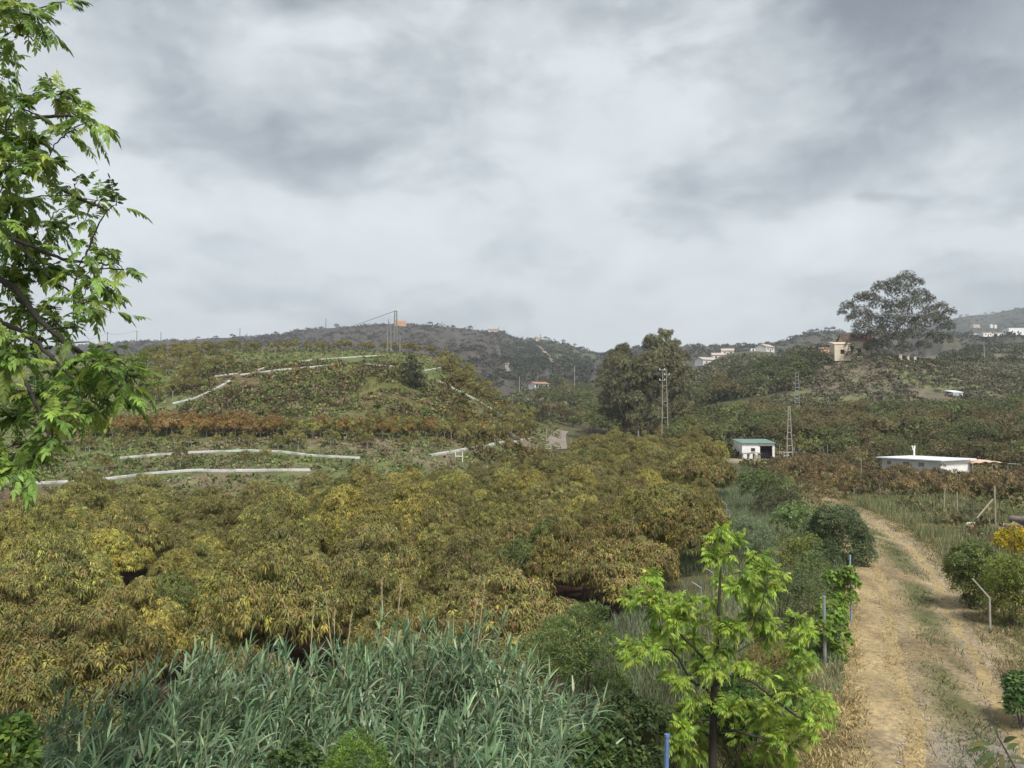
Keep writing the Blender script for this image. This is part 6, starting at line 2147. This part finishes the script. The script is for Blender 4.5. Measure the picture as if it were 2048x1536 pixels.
house(1077, 775, 330, 7.2, 5, 2.4, 0.55, 'farm_house', 'white farmhouse with red roof low in the valley by the ridge foot', ground=gz, wins=3, rise=0.8)
house(1103, 810, 215, 4.2, 3, 1.4, 0.1, 'field_hut', 'small ruined stone hut in the valley trees', 'concrete', 'polecon', 'mono', 2, ground=gz, door=False, cat='hut')
house(800, 657, 1100, 17, 12, 7.5, 0.2, 'ridge_building', 'orange flat roofed building on the skyline behind the hilltop pole', 'orange', 'orange', 'flat', 3, ground=ra, cat='building')
house(1612, 688, 620, 9, 7, 3.2, 0.4, 'hill_house', 'white house high on the slope left of the ruin', ground=rb)
house(1625, 690, 610, 5, 6, 2.6, -0.2, 'hill_house', 'low white annex beside the high white house', ground=rb, wins=1)
house(1645, 684, 640, 8, 7, 4.0, 0.2, 'hill_house', 'orange house on the slope just left of the ruin', 'orange', 'tile', ground=rb)
house(1634, 677, 700, 9, 7, 3.0, 0.0, 'hill_house', 'pale flat house below the ridge line above the orange house', 'ochre', 'tile', ground=rb)
house(1077, 679, 1120, 9, 8, 4.5, 0.2, 'ridge_house', 'tiny pale house under a tree on the ridge crest', 'ochre', 'tile', ground=ra)
house(986, 663, 1130, 14, 8, 3.5, 0.1, 'ridge_house', 'tiny pale buildings on the far ridge crest', 'ochre', 'tile', ground=ra)
house(205, 688, 1130, 8, 7, 4.0, 0.1, 'ridge_house', 'tiny pale house on the ridge at the left beside a mast', 'ochre', 'tile', ground=ra)
# ochre ruin on the mound: two blocks and a stone wing
house(1680, 722, 199, 3.9, 4.5, 4.3, -0.12, 'ruined_house', 'ochre ruin with one dark window on the left brow of the mound', 'ochre', 'ochre', 'mono', 1, ground=gz, rise=0.8, door=False, cat='ruin')
house(1712, 718, 212, 8.0, 6, 4.6, -0.1, 'ruined_house', 'ochre house with brown tiled roof half hidden behind the olive green tree', 'ochre', 'tile', 'gable', 2, ground=gz, rise=1.9, cat='house')
# row at the right edge
house(1985, 674, 636, 22, 7, 3.0, 0.12, 'row_house', 'long low white building with small arches near the right edge', 'white', 'tile', 'mono', 5, ground=rb)
house(2030, 672, 648, 16, 9, 6.0, 0.0, 'row_house', 'white two storey building cut by the right edge of the picture', 'white', 'whiteroof', 'flat', 3, ground=rb)
def rc(x, y):
    return float(ridge_z('c', x, y))


house(1950, 655, ridge_hit('c', 1950, 656)[1], 13, 10, 5.5, 0.1, 'hill_house', 'tiny pale pink house on the wooded far slope', 'ochre', 'tile', ground=rc)
for u, lab in ((1982, 'left one of two tiny white towers on the far right slope'), (1990, 'right one of two tiny white towers on the far right slope')):
    house(u, 657, ridge_hit('c', 1986, 657)[1], 4.5, 4.5, 7, 0.0, 'water_tower', lab, 'white', 'white', 'flat', 0, ground=rc, cat='tower')


def long_wall(u0, v0, u1, v1, d, h, name, label, mat):
    a, b = at(u0, v0, d), at(u1, v1, d)
    mb = MB()
    n = 8
    pts = [a.lerp(b, i / n) for i in range(n + 1)]
    for p, q in zip(pts[:-1], pts[1:]):
        v = []
        for s_ in (p, q):
            v += [(s_.x, s_.y, s_.z - 2), (s_.x, s_.y + 0.4, s_.z - 2), (s_.x, s_.y + 0.4, s_.z + h), (s_.x, s_.y, s_.z + h)]
        mb.add(v, f4=[(0, 4, 7, 3), (3, 7, 6, 2), (1, 2, 6, 5)])
    o = mb.obj(name, M[mat], None, attr=None)
    tag(o, label, 'wall')


long_wall(1912, 669, 1982, 668, 652, 0.7, 'roadside_wall', 'thin pale wall along the road left of the long white building', 'concrete')
long_wall(1528, 712, 1565, 714, 450, 0.5, 'roadside_wall', 'thin pale wall right of the single gabled house', 'concrete')
long_wall(1592, 917, 1628, 919, 103, 0.35, 'yard_wall', 'low pale wall behind the front lattice pole', 'polecon')


def build_long_building():
    cx, cy = at(1880, 940, 72).x, 72.0
    zb = h1(cx, cy) - 0.3
    r = empty('farm_building', (cx, cy, zb), 0, 'long low white farm building with flat pale roof and small high windows', 'building')
    e1, e2 = np.array([-0.5, 0.866]), np.array([0.866, 0.5])
    L1, L2 = 5.9, 5.0
    top = at(1880, 922, 72).z - zb

    def P(a, b, z):
        q = e1 * a + e2 * b
        return (q[0], q[1], z)

    def wallbox(mb, a0, a1, b0, b1, z0, z1):
        v = [P(a0, b0, z0), P(a1, b0, z0), P(a1, b1, z0), P(a0, b1, z0), P(a0, b0, z1), P(a1, b0, z1), P(a1, b1, z1), P(a0, b1, z1)]
        mb.add(v, f4=[(0, 1, 5, 4), (1, 2, 6, 5), (2, 3, 7, 6), (3, 0, 4, 7), (4, 5, 6, 7), (0, 3, 2, 1)])
    win = [(1.5, 2.1), (3.0, 3.7), (4.9, 5.4)]
    zw0, zw1 = top - 0.62, top - 0.26
    mb = MB()
    xs = [0.0] + [q for w_ in win for q in w_] + [L1]
    for a, b in zip(xs[:-1], xs[1:]):
        if (a, b) in win:
            wallbox(mb, a, b, 0, 0.2, 0, zw0)
            wallbox(mb, a, b, 0, 0.2, zw1, top)
        else:
            wallbox(mb, a, b, 0, 0.2, 0, top)
    wallbox(mb, 0.0, L1, L2 - 0.2, L2, 0, top)
    wallbox(mb, L1 - 0.2, L1, 0.2, L2 - 0.2, 0, top)
    mb.obj('wall', M['greyshade'], r, attr=None)  # white walls painted greyer as shade; only the bright end stays white
    mb = MB()
    wallbox(mb, 0.0, 0.2, 0.2, L2 - 0.2, 0, top)
    mb.obj('end_wall', M['white'], r, attr=None)
    for a, b in win:
        mb = MB()
        wallbox(mb, a, b, 0.12, 0.15, zw0, zw1)
        mb.obj('window', M['rust'], r, attr=None)
    mb = MB()
    wallbox(mb, -0.35, L1 + 0.4, -0.35, L2 + 0.45, top + 0.005, top + 0.10)
    mb.obj('roof', M['whiteroof'], r, attr=None)
    mb = MB()
    q = P(3.9, 2.2, top)
    mb.tube([q, (q[0], q[1], top + 0.75), (q[0] + 0.06, q[1], top + 1.25)], [0.09, 0.08, 0.09], 8)
    mb.tube([(q[0], q[1], top + 0.6), (q[0] - 0.12, q[1], top + 0.95), (q[0] - 0.2, q[1], top + 1.25)], [0.05, 0.04, 0.06], 6)
    mb.obj('flue', M['sack'], r, attr=None)
    # tarp shelter at the right end
    c = empty('tarp_shelter', (at(1965, 940, 75).x, 75, h1(at(1965, 940, 75).x, 75)), 0, 'open shelter under a sagging salmon coloured tarp right of the long building', 'shelter')
    z = at(1965, 928, 75).z - c.location.z
    mb = MB()
    nx, ny = 12, 6
    V = []
    for th in (0, 0.03):
        for j in range(ny):
            for i in range(nx):
                x, y = -1.75 + 3.5 * i / (nx - 1), -1.3 + 2.6 * j / (ny - 1)
                V.append((x, y, z + 0.25 - 0.05 * x * x + 0.06 * math.sin(i * 2.1 + j) + 0.1 * j / ny + th))
    f = [(j * nx + i, j * nx + i + 1, (j + 1) * nx + i + 1, (j + 1) * nx + i) for j in range(ny - 1) for i in range(nx - 1)]
    mb.add(V, f4=f + [tuple(q + nx * ny for q in t_) for t_ in f])
    mb.obj('tarp', M['tarp'], c, attr=None, smooth=True)
    for x in (-1.7, 0.2, 1.7, 3.0):
        mb = MB()
        mb.tube([(x, -1.2, -0.2), (x, -1.2, z + 0.1)], 0.035, 6)
        mb.obj('post', M['galv'], c, attr=None)
    mb = MB()
    mb.tube([(1.7, -1.2, z + 0.1), (3.0, -1.2, z + 0.05)], 0.03, 5)
    mb.obj('rail', M['galv'], c, attr=None)


build_long_building()


# ================================================================== POLES, WIRES, POSTS
def lattice_pole(u, vtop, vbase, d, wb, wt, name, label, mat='polecon', arms=(), rung=0.75, brace=False, thick=1.0):
    top, b = at(u, vtop, d), at(u, vbase, d)
    zb = h1(b.x, d)
    h = top.z - zb
    r = empty(name, (b.x, d, zb), 0, label, 'utility pole')
    mb = MB()
    for s in (-1, 1):
        mb.tube([(s * wb / 2, 0, -0.3), (s * wt / 2, 0, h)], [0.075 * thick, 0.055 * thick], 4)
        mb.obj('leg', M[mat], r, attr=None)
        mb = MB()
    n = int(h / rung)
    for i in range(1, n + 1):
        z = h * i / n - 0.08
        w = wb + (wt - wb) * z / h
        mb.tube([(-w / 2 + 0.05, 0, z), (w / 2 - 0.05, 0, z)], 0.045, 4)
    mb.obj('rungs', M[mat], r, attr=None)
    if brace:
        mb = MB()
        mb.tube([(wb / 2 + 0.9, 0, -0.2), (wb / 2, 0, 1.9)], 0.07, 4)
        mb.obj('brace', M['galv'], r, attr=None)
    for (z, x0, x1) in arms:
        mb = MB()
        mb.tube([(x0, -0.12, z + h), (x1, -0.12, z + h)], 0.05, 4)
        a = mb.obj('cross_arm', M['galv'], r, attr=None)
        for x in (x0, x1):
            mb = MB()
            mb.tube([(x, -0.12, z + h + 0.05), (x, -0.12, z + h + 0.3)], [0.07, 0.05], 8)
            mb.obj('insulator', M['ceramic'], a, attr=None)
    return r, Vector((b.x, d, top.z))


lattice_pole(1580, 812, 936, 95, 0.85, 0.16, 'lattice_pole', 'front ladder shaped concrete pole standing right of the white shed', brace=True)
lattice_pole(1595, 745, 830, 150, 1.0, 0.62, 'lattice_pole', 'grey ladder shaped pole on the bank behind the front one', 'galv', rung=0.7)
lattice_pole(1330, 738, 870, 126, 1.15, 0.55, 'lattice_pole', 'tall twin concrete pole in front of the eucalyptus clump', 'polecon', arms=((-0.2, -0.8, 0.0), (-1.0, 0.0, 0.75), (-1.9, -0.8, 0.0)), rung=2.4)
_, HP = lattice_pole(791, 621, 694, 160, 0.7, 0.4, 'lattice_pole', 'tall pole on top of the terraced hill before the orange building', 'greypole', arms=((-0.15, -0.5, 0.5),), rung=0.9, thick=2.0)


def thin_pole(u, vtop, d, zb, rad, name, label, mat='polecon', cat='pole', arm=0, group=None, v_base=None):
    top = at(u, vtop, d)
    mb = MB()
    h = top.z - zb
    mb.tube([(0, 0, -0.3), (0, 0, h)], [rad * 1.25, rad], 6)
    if arm:
        mb.tube([(-arm, 0, h * 0.93), (arm, 0, h * 0.93)], rad * 0.7, 4)
    o = mb.obj(name, M[mat], None, attr=None)
    o.location = (top.x, d, zb)
    return tag(o, label, cat, group), top


for u, vt, lab in ((775, 651, 'leftmost thin pole in the cluster on the hilltop'), (782, 648, 'second thin pole of the hilltop cluster, left of the tall pole'), (800, 668, 'short thin pole right of the tall hilltop pole')):
    p = at(u, 694, 158)
    thin_pole(u, vt, 158, h1(p.x, 158), 0.10, 'hilltop_pole', lab, 'greypole', group='thin poles on the hilltop')
TOPS = {}
for u, vt, lab, arm in ((215, 664, 'far mast with cross arm at the left, beside the leafy tree', 1.5), (274, 661, 'far mast second from the left on the ridge', 0.9), (322, 664, 'short far mast third from the left on the ridge', 0),
                        (480, 656, 'far mast on the ridge above the left end of the hill', 0), (494, 667, 'very short far mast right of a taller one', 0), (652, 637, 'tall thin far mast on the ridge left of the hilltop pole', 0),
                        (777, 638, 'thin far mast just left of the hilltop pole', 0), (884, 643, 'short far mast on the ridge right of the orange building', 0), (997, 654, 'short far mast on the right part of the ridge', 0), (1081, 668, 'short far mast near the house on the crest', 0)):
    d = 1120
    x = (u - 1024) / F * d
    o, t = thin_pole(u, vt, d, ra(x, d), 0.42, 'ridge_mast', lab, 'wire', 'mast', arm, 'masts along the far ridge')
    TOPS[u] = t
for u, vt, vb, d, lab in ((1039, 752, 772, 320, 'thin pole in the valley left of the farmhouse'), (1149, 733, 750, 330, 'thin pole on the valley slope right of the farmhouse'), (1968, 690, 712, 300, 'pale pole on the slope right of the spreading tree')):
    p = at(u, vb, d)
    thin_pole(u, vt, d, h1(p.x, d) - 0.5, 0.12, 'wooden_pole', lab, 'polecon')


def wire(a, b, sag, rad, name, label):
    t = np.linspace(0, 1, 24)[:, None]
    a, b = np.array(a), np.array(b)
    p = a + (b - a) * t
    p[:, 2] -= (sag * 4 * t * (1 - t))[:, 0]
    mb = MB()
    mb.tube(p, rad, 4)
    o = mb.obj(name, M['wire'], None, attr=None)
    tag(o, label, 'wire')


wire(HP - Vector((0.4, 0, 0.2)), at(560, 672, 700), 4.0, 0.05, 'power_line', 'power line sloping down left from the tall hilltop pole')
wire(TOPS[215] - Vector((1.2, 0, 2)), TOPS[274], 3, 0.14, 'power_line', 'thin wire between the two left ridge masts')
wire(TOPS[215] - Vector((1.2, 0, 2)), at(120, 690, 1000), 3, 0.14, 'power_line', 'thin wire running left from the leftmost ridge mast')


def bent_post(u, v_top, d, label, arm=(-0.28, 0.0, 0.16), mat='galv', h=None, lean=0.0):
    p = at(u, v_top, d)
    zb = h1(p.x, d)
    h = p.z - zb
    mb = MB()
    mb.tube([(0, 0, -0.3), (lean * 0.5, 0, h * 0.6), (lean, 0, h), (lean + arm[0], arm[1], h + arm[2])], [0.028, 0.026, 0.025, 0.02], 6)
    o = mb.obj('fence_post', M[mat], None, attr=None)
    o.location = (p.x, d, zb)
    tag(o, label, 'post')


bent_post(1453, 1009, 40, 'galvanised fence post with a bent arm, standing tallest at the orchard corner', (-0.24, 0, 0.17))
bent_post(1459, 1022, 38.5, 'galvanised fence post with a short bent arm right beside the tallest one', (-0.15, 0, 0.09))
bent_post(1426, 1146, 24.5, 'bent arm fence post half hidden by the sapling top', (-0.2, 0, 0.13))
bent_post(1402, 1176, 22.6, 'bent arm fence post before the orchard, left of the sapling stem', (-0.26, 0, 0.17))
bent_post(1979, 1196, 21.5, 'bent galvanised rod right of the track, before the green bush', (-0.43, 0.05, 0.52), 'polecon')


def post(u, v_top, d, label, rad=0.035, mat='wood', lean=(0, 0), group=None, name='fence_post'):
    p = at(u, v_top, d)
    zb = h1(p.x, d)
    mb = MB()
    h = p.z - zb
    mb.tube([(0, 0, -0.3), (lean[0] * 0.5, lean[1] * .5, h * 0.5), (lean[0], lean[1], h)], [rad * 1.05, rad, rad * 0.92], 7)
    mb.tube([(lean[0], lean[1], h - 0.03), (lean[0], lean[1], h + 0.012)], rad * 1.12, 7)
    o = mb.obj(name, M[mat], None, attr=None)
    o.location = (p.x, d, zb)
    tag(o, label, 'post', group)


post(1327, 1470, 11.0, 'bright blue painted pole at the bottom left of the sapling', 0.036, 'blue', (0.05, 0))
post(1648, 1193, 18.6, 'grey green metal post in the nearer grape vine', 0.04, 'galv')
post(1700, 1111, 22.6, 'thin pale blue post in the farther grape vine', 0.026, 'paleblue')
PW = 'wooden fence posts right of the track'
post(1886, 976, 47, 'leftmost leaning wooden post in the meadow grass', 0.035, 'wood', (0.12, 0))
post(1914, 984, 45, 'second wooden post from the left in the meadow grass', 0.035, 'wood')
post(1945, 996, 42, 'dark wooden post between the meadow grass and white sack', 0.04, 'bark')
post(1989, 972, 41, 'tall wooden corner post held by a diagonal brace', 0.04, 'wood')
for u, v, lab in ((1722, 915, 'thin stake at the left end of the small orchard'), (1790, 940, 'thin pale stake before the long white building')):
    post(u, v, 70, lab, 0.03, 'wood')
# diagonal brace
a, b = at(1954, 1036, 41), at(1986, 998, 41)
mb = MB()
mb.tube([(0, 0, 0), tuple(b - a)], 0.04, 6)
o = mb.obj('diagonal_brace', M['wood'], None, attr=None)
o.location = a
tag(o, 'grey wooden brace slanting up to the tall corner post', 'brace')
# stakes by the gravel road and slope
for u, v, d, lab in ((1093, 858, 136, 'pale post at the left side of the gravel road'), (1142, 876, 133, 'thin post at the right side of the gravel road'), (1045, 880, 120, 'thin stake in the bare earth left of the gravel road'), (1060, 878, 122, 'thin stake nearest the gravel road')):
    p = at(u, v, d)
    thin_pole(u, v, d, h1(p.x, d), 0.06, 'road_post', lab, 'wood', 'post')
# H shaped white frame in the orchard's far edge and a small white sign on the hilltop
p = hit(918, 922, 60)
r = empty('pipe_frame', p, 0, 'small white H shaped pipe frame at the foot of the hill', 'frame')
for x in (-0.4, 0.4):
    mb = MB()
    mb.tube([(x, 0, -0.2), (x, 0, 1.1)], 0.05, 5)
    mb.obj('upright', M['sack'], r, attr=None)
mb = MB()
mb.tube([(-0.4, 0, 0.55), (0.4, 0, 0.55)], 0.05, 5)
mb.obj('crossbar', M['sack'], r, attr=None)
p = hit(778, 699, 60)
r = empty('white_trough', p, 0, 'small white trough beneath the hilltop poles', 'trough')
mb = MB()
xs = np.linspace(-0.65, 0.65, 9)
V = [(x, y_, 0.85 + zz - 0.35 * (x / 0.65) ** 2) for x in xs for y_, zz in ((-0.3, 0), (0.3, 0), (0.3, 0.14), (-0.3, 0.14))]
f = [(i * 4 + j, i * 4 + (j + 1) % 4, (i + 1) * 4 + (j + 1) % 4, (i + 1) * 4 + j) for i in range(8) for j in range(4)] + [(0, 3, 2, 1), (32, 33, 34, 35)]
mb.add(V, f4=f)
mb.obj('trough_body', M['white'], r, attr=None)
for x in (-0.5, 0.5):
    mb = MB()
    mb.tube([(x, 0, -0.2), (x, 0, 0.65)], 0.05, 5)
    mb.obj('leg', M['white'], r, attr=None)


def build_logs():
    p = at(2035, 1040, 37)
    z = h1(p.x, 37)
    spots = []
    k = 0
    for lay, n in ((0, 6), (1, 5), (2, 4), (3, 2)):
        for i in range(n):
            k += 1
            rad = rnd(0.13, 0.19)
            L = rnd(1.2, 1.8)
            yaw = rnd(-0.35, 0.35) + 0.5
            x = p.x - 0.35 + (i + lay * 0.5) * 0.42 + rnd(-.05, .05)
            zz = z + 0.15 + lay * 0.27
            mb = MB()
            ts = np.linspace(-0.5, 0.5, 5)
            pts = [(math.sin(yaw) * L * t, -math.cos(yaw) * L * t, rnd(-0.05, 0.05)) for t in ts]
            mb.tube(pts, [rad * rnd(0.82, 1.1) for _ in ts], 9, cap=False)
            o = mb.obj('cut_log', M['log'], None, attr=None, smooth=True)
            for e, nm in ((0, 'cut_end'), (-1, 'cut_end')):
                m2 = MB()
                q, q2 = np.array(pts[e]), np.array(pts[1 if e == 0 else -2])
                dr = unit(q - q2)
                m2.tube([q - dr * 0.02, q + dr * 0.012], rad * 0.96, 9)
                m2.obj(nm, M['logend'], o, attr=None)
            o.location = (x, 37 + rnd(-0.3, 0.3), zz)
            tag(o, ['cut log in the bottom layer of the wood pile', 'cut log in the second layer of the wood pile', 'cut log in the third layer of the wood pile', 'cut log lying on top of the wood pile'][lay], 'log', ['logs, bottom layer of the pile', 'logs, second layer of the pile', 'logs, third layer of the pile', 'logs on top of the pile'][lay])
    # twigs heaped before the pile
    mb = MB()
    for _ in range(160):
        c = np.array([p.x + rnd(-1.6, 1.4), 35.6 + rnd(-0.7, 0.8), z + rnd(0.02, 0.35)])
        d = unit(np.array([rnd(-1, 1), rnd(-1, 1), rnd(-0.25, 0.25)])) * rnd(0.2, 0.55)
        mb.tube([c - d, c, c + d], [0.02, 0.016, 0.008], 4)
    o = mb.obj('brushwood', M['bark'], None, attr=None)
    tag(o, 'tangle of cut brushwood in front of the log pile', 'brushwood', kind='stuff')
    # white sack
    q = at(1943, 1045, 41)
    mb = MB()
    n, k = 7, 10
    V = []
    for i in range(n + 1):
        th = math.pi * i / n
        for j in range(k):
            a_ = 2 * math.pi * j / k
            rr = 1 + 0.12 * math.sin(3 * a_ + i)
            V.append((0.34 * math.sin(th) ** 0.7 * math.cos(a_) * rr, 0.24 * math.sin(th) ** 0.7 * math.sin(a_) * rr, 0.12 + 0.17 * math.cos(th)))
    f = [(i * k + j, i * k + (j + 1) % k, (i + 1) * k + (j + 1) % k, (i + 1) * k + j) for i in range(n) for j in range(k)]
    mb.add(V, f4=f)
    o = mb.obj('white_sack', M['sack'], None, attr=None, smooth=True)
    o.location = (q.x, 41, h1(q.x, 41) + 0.05)
    tag(o, 'white filled sack lying in the grass by the wooden posts', 'sack')
    # concrete block at the foot of the lattice pole, white drum in the small orchard
    q = at(1655, 938, 96)
    mb = MB()
    mb.tube([(0, 0, 0), (0, 0, 0.6), (0, 0, 0.72)], [0.42, 0.42, 0.25], 12)
    o = mb.obj('white_drum', M['sack'], None, attr=None, smooth=False)
    o.location = (q.x, 96, h1(q.x, 96))
    tag(o, 'white round tank among the small trees right of the front lattice pole', 'tank')
    q = at(1585, 936, 94)
    mb = MB()
    mb.box((0, 0, 0.12), (1.5, 1.2, 0.5))
    mb.box((0, 0, 0.42), (1.2, 0.9, 0.1))
    o = mb.obj('pole_footing', M['polecon'], None, attr=None)
    o.location = (q.x, 95, h1(q.x, 95) - 0.15)
    tag(o, 'pale concrete footing under the front lattice pole', 'footing')


build_logs()
# gate pillars under the spreading tree
for u, lab in ((1800, 'left pale stone pillar under the spreading tree'), (1815, 'middle pale stone pillar under the spreading tree'), (1829, 'right pale stone pillar under the spreading tree')):
    p = at(u, 705, 204)
    mb = MB()
    mb.box((0, 0, 0.6), (0.6, 0.6, 1.6))
    mb.box((0, 0, 1.45), (0.75, 0.75, 0.1))
    o = mb.obj('stone_pillar', M['ochre'], None, attr=None)
    o.location = (p.x, 204, h1(p.x, 204))
    tag(o, lab, 'pillar')
# pale path up the far ridge, bare scar below it, white sheet roofs on the mound
def ridge_path(poly, w, name):
    pts = np.array([ridge_hit('a', u, v) for u, v in along(poly, 4)])
    w = w * 1.3
    mb = MB()
    V = []
    for i, p in enumerate(pts):
        for s in (-0.5, 0.5):
            x = p[0] + s * w
            V.append((x, p[1], float(ridge_z('a', x, p[1])) + 1.6))
    n = len(pts)
    mb.add(V, f4=[(i * 2, i * 2 + 1, i * 2 + 3, i * 2 + 2) for i in range(n - 1)])
    o = mb.obj(name, M['gravel'], None, attr=None)
    tag(o, kind='structure')


ridge_path([(1068, 691), (1080, 697), (1090, 706), (1098, 714), (1101, 722), (1105, 730)], 3.2, 'hill_path')
ridge_path([(1015, 730), (1014, 738), (1016, 748)], 2.4, 'hill_path')
p = hit(1905, 790, 150)
house(1908, 790, p.y, 2.6, 2.4, 0.8, 0.2, 'sheet_shelter', 'tiny shelter with a white sheet roof low on the mound', 'greyshade', 'whiteroof', 'mono', 0, ground=gz, rise=0.5, cat='shelter')
p = hit(1413, 792, 150)
house(1413, 792, p.y, 2.6, 2, 1.0, 0.1, 'sheet_shelter', 'tiny white roofed shelter in the scrub right of the eucalyptus', 'greyshade', 'whiteroof', 'mono', 0, ground=gz, rise=0.3, cat='shelter')


# ================================================================== HAZE
def build_haze(density):
    mb = MB()
    x0, x1, y0, y1, z0, z1 = -3200, 3600, -120, 2700, -140, 330
    mb.box(((x0 + x1) / 2, (y0 + y1) / 2, (z0 + z1) / 2), (x1 - x0, y1 - y0, z1 - z0))
    m_, N, L = new_mat('valley_haze')
    out = N.new('ShaderNodeOutputMaterial')
    v = N.new('ShaderNodeVolumePrincipled')
    v.inputs['Color'].default_value = (0.86, 0.91, 1.0, 1)
    v.inputs['Density'].default_value = density
    v.inputs['Anisotropy'].default_value = 0.2
    L.new(v.outputs[0], out.inputs['Volume'])
    o = mb.obj('haze', m_, None, attr=None)
    tag(o, 'thin pale haze filling the valley air', 'haze', kind='stuff')


build_haze(0.00026)
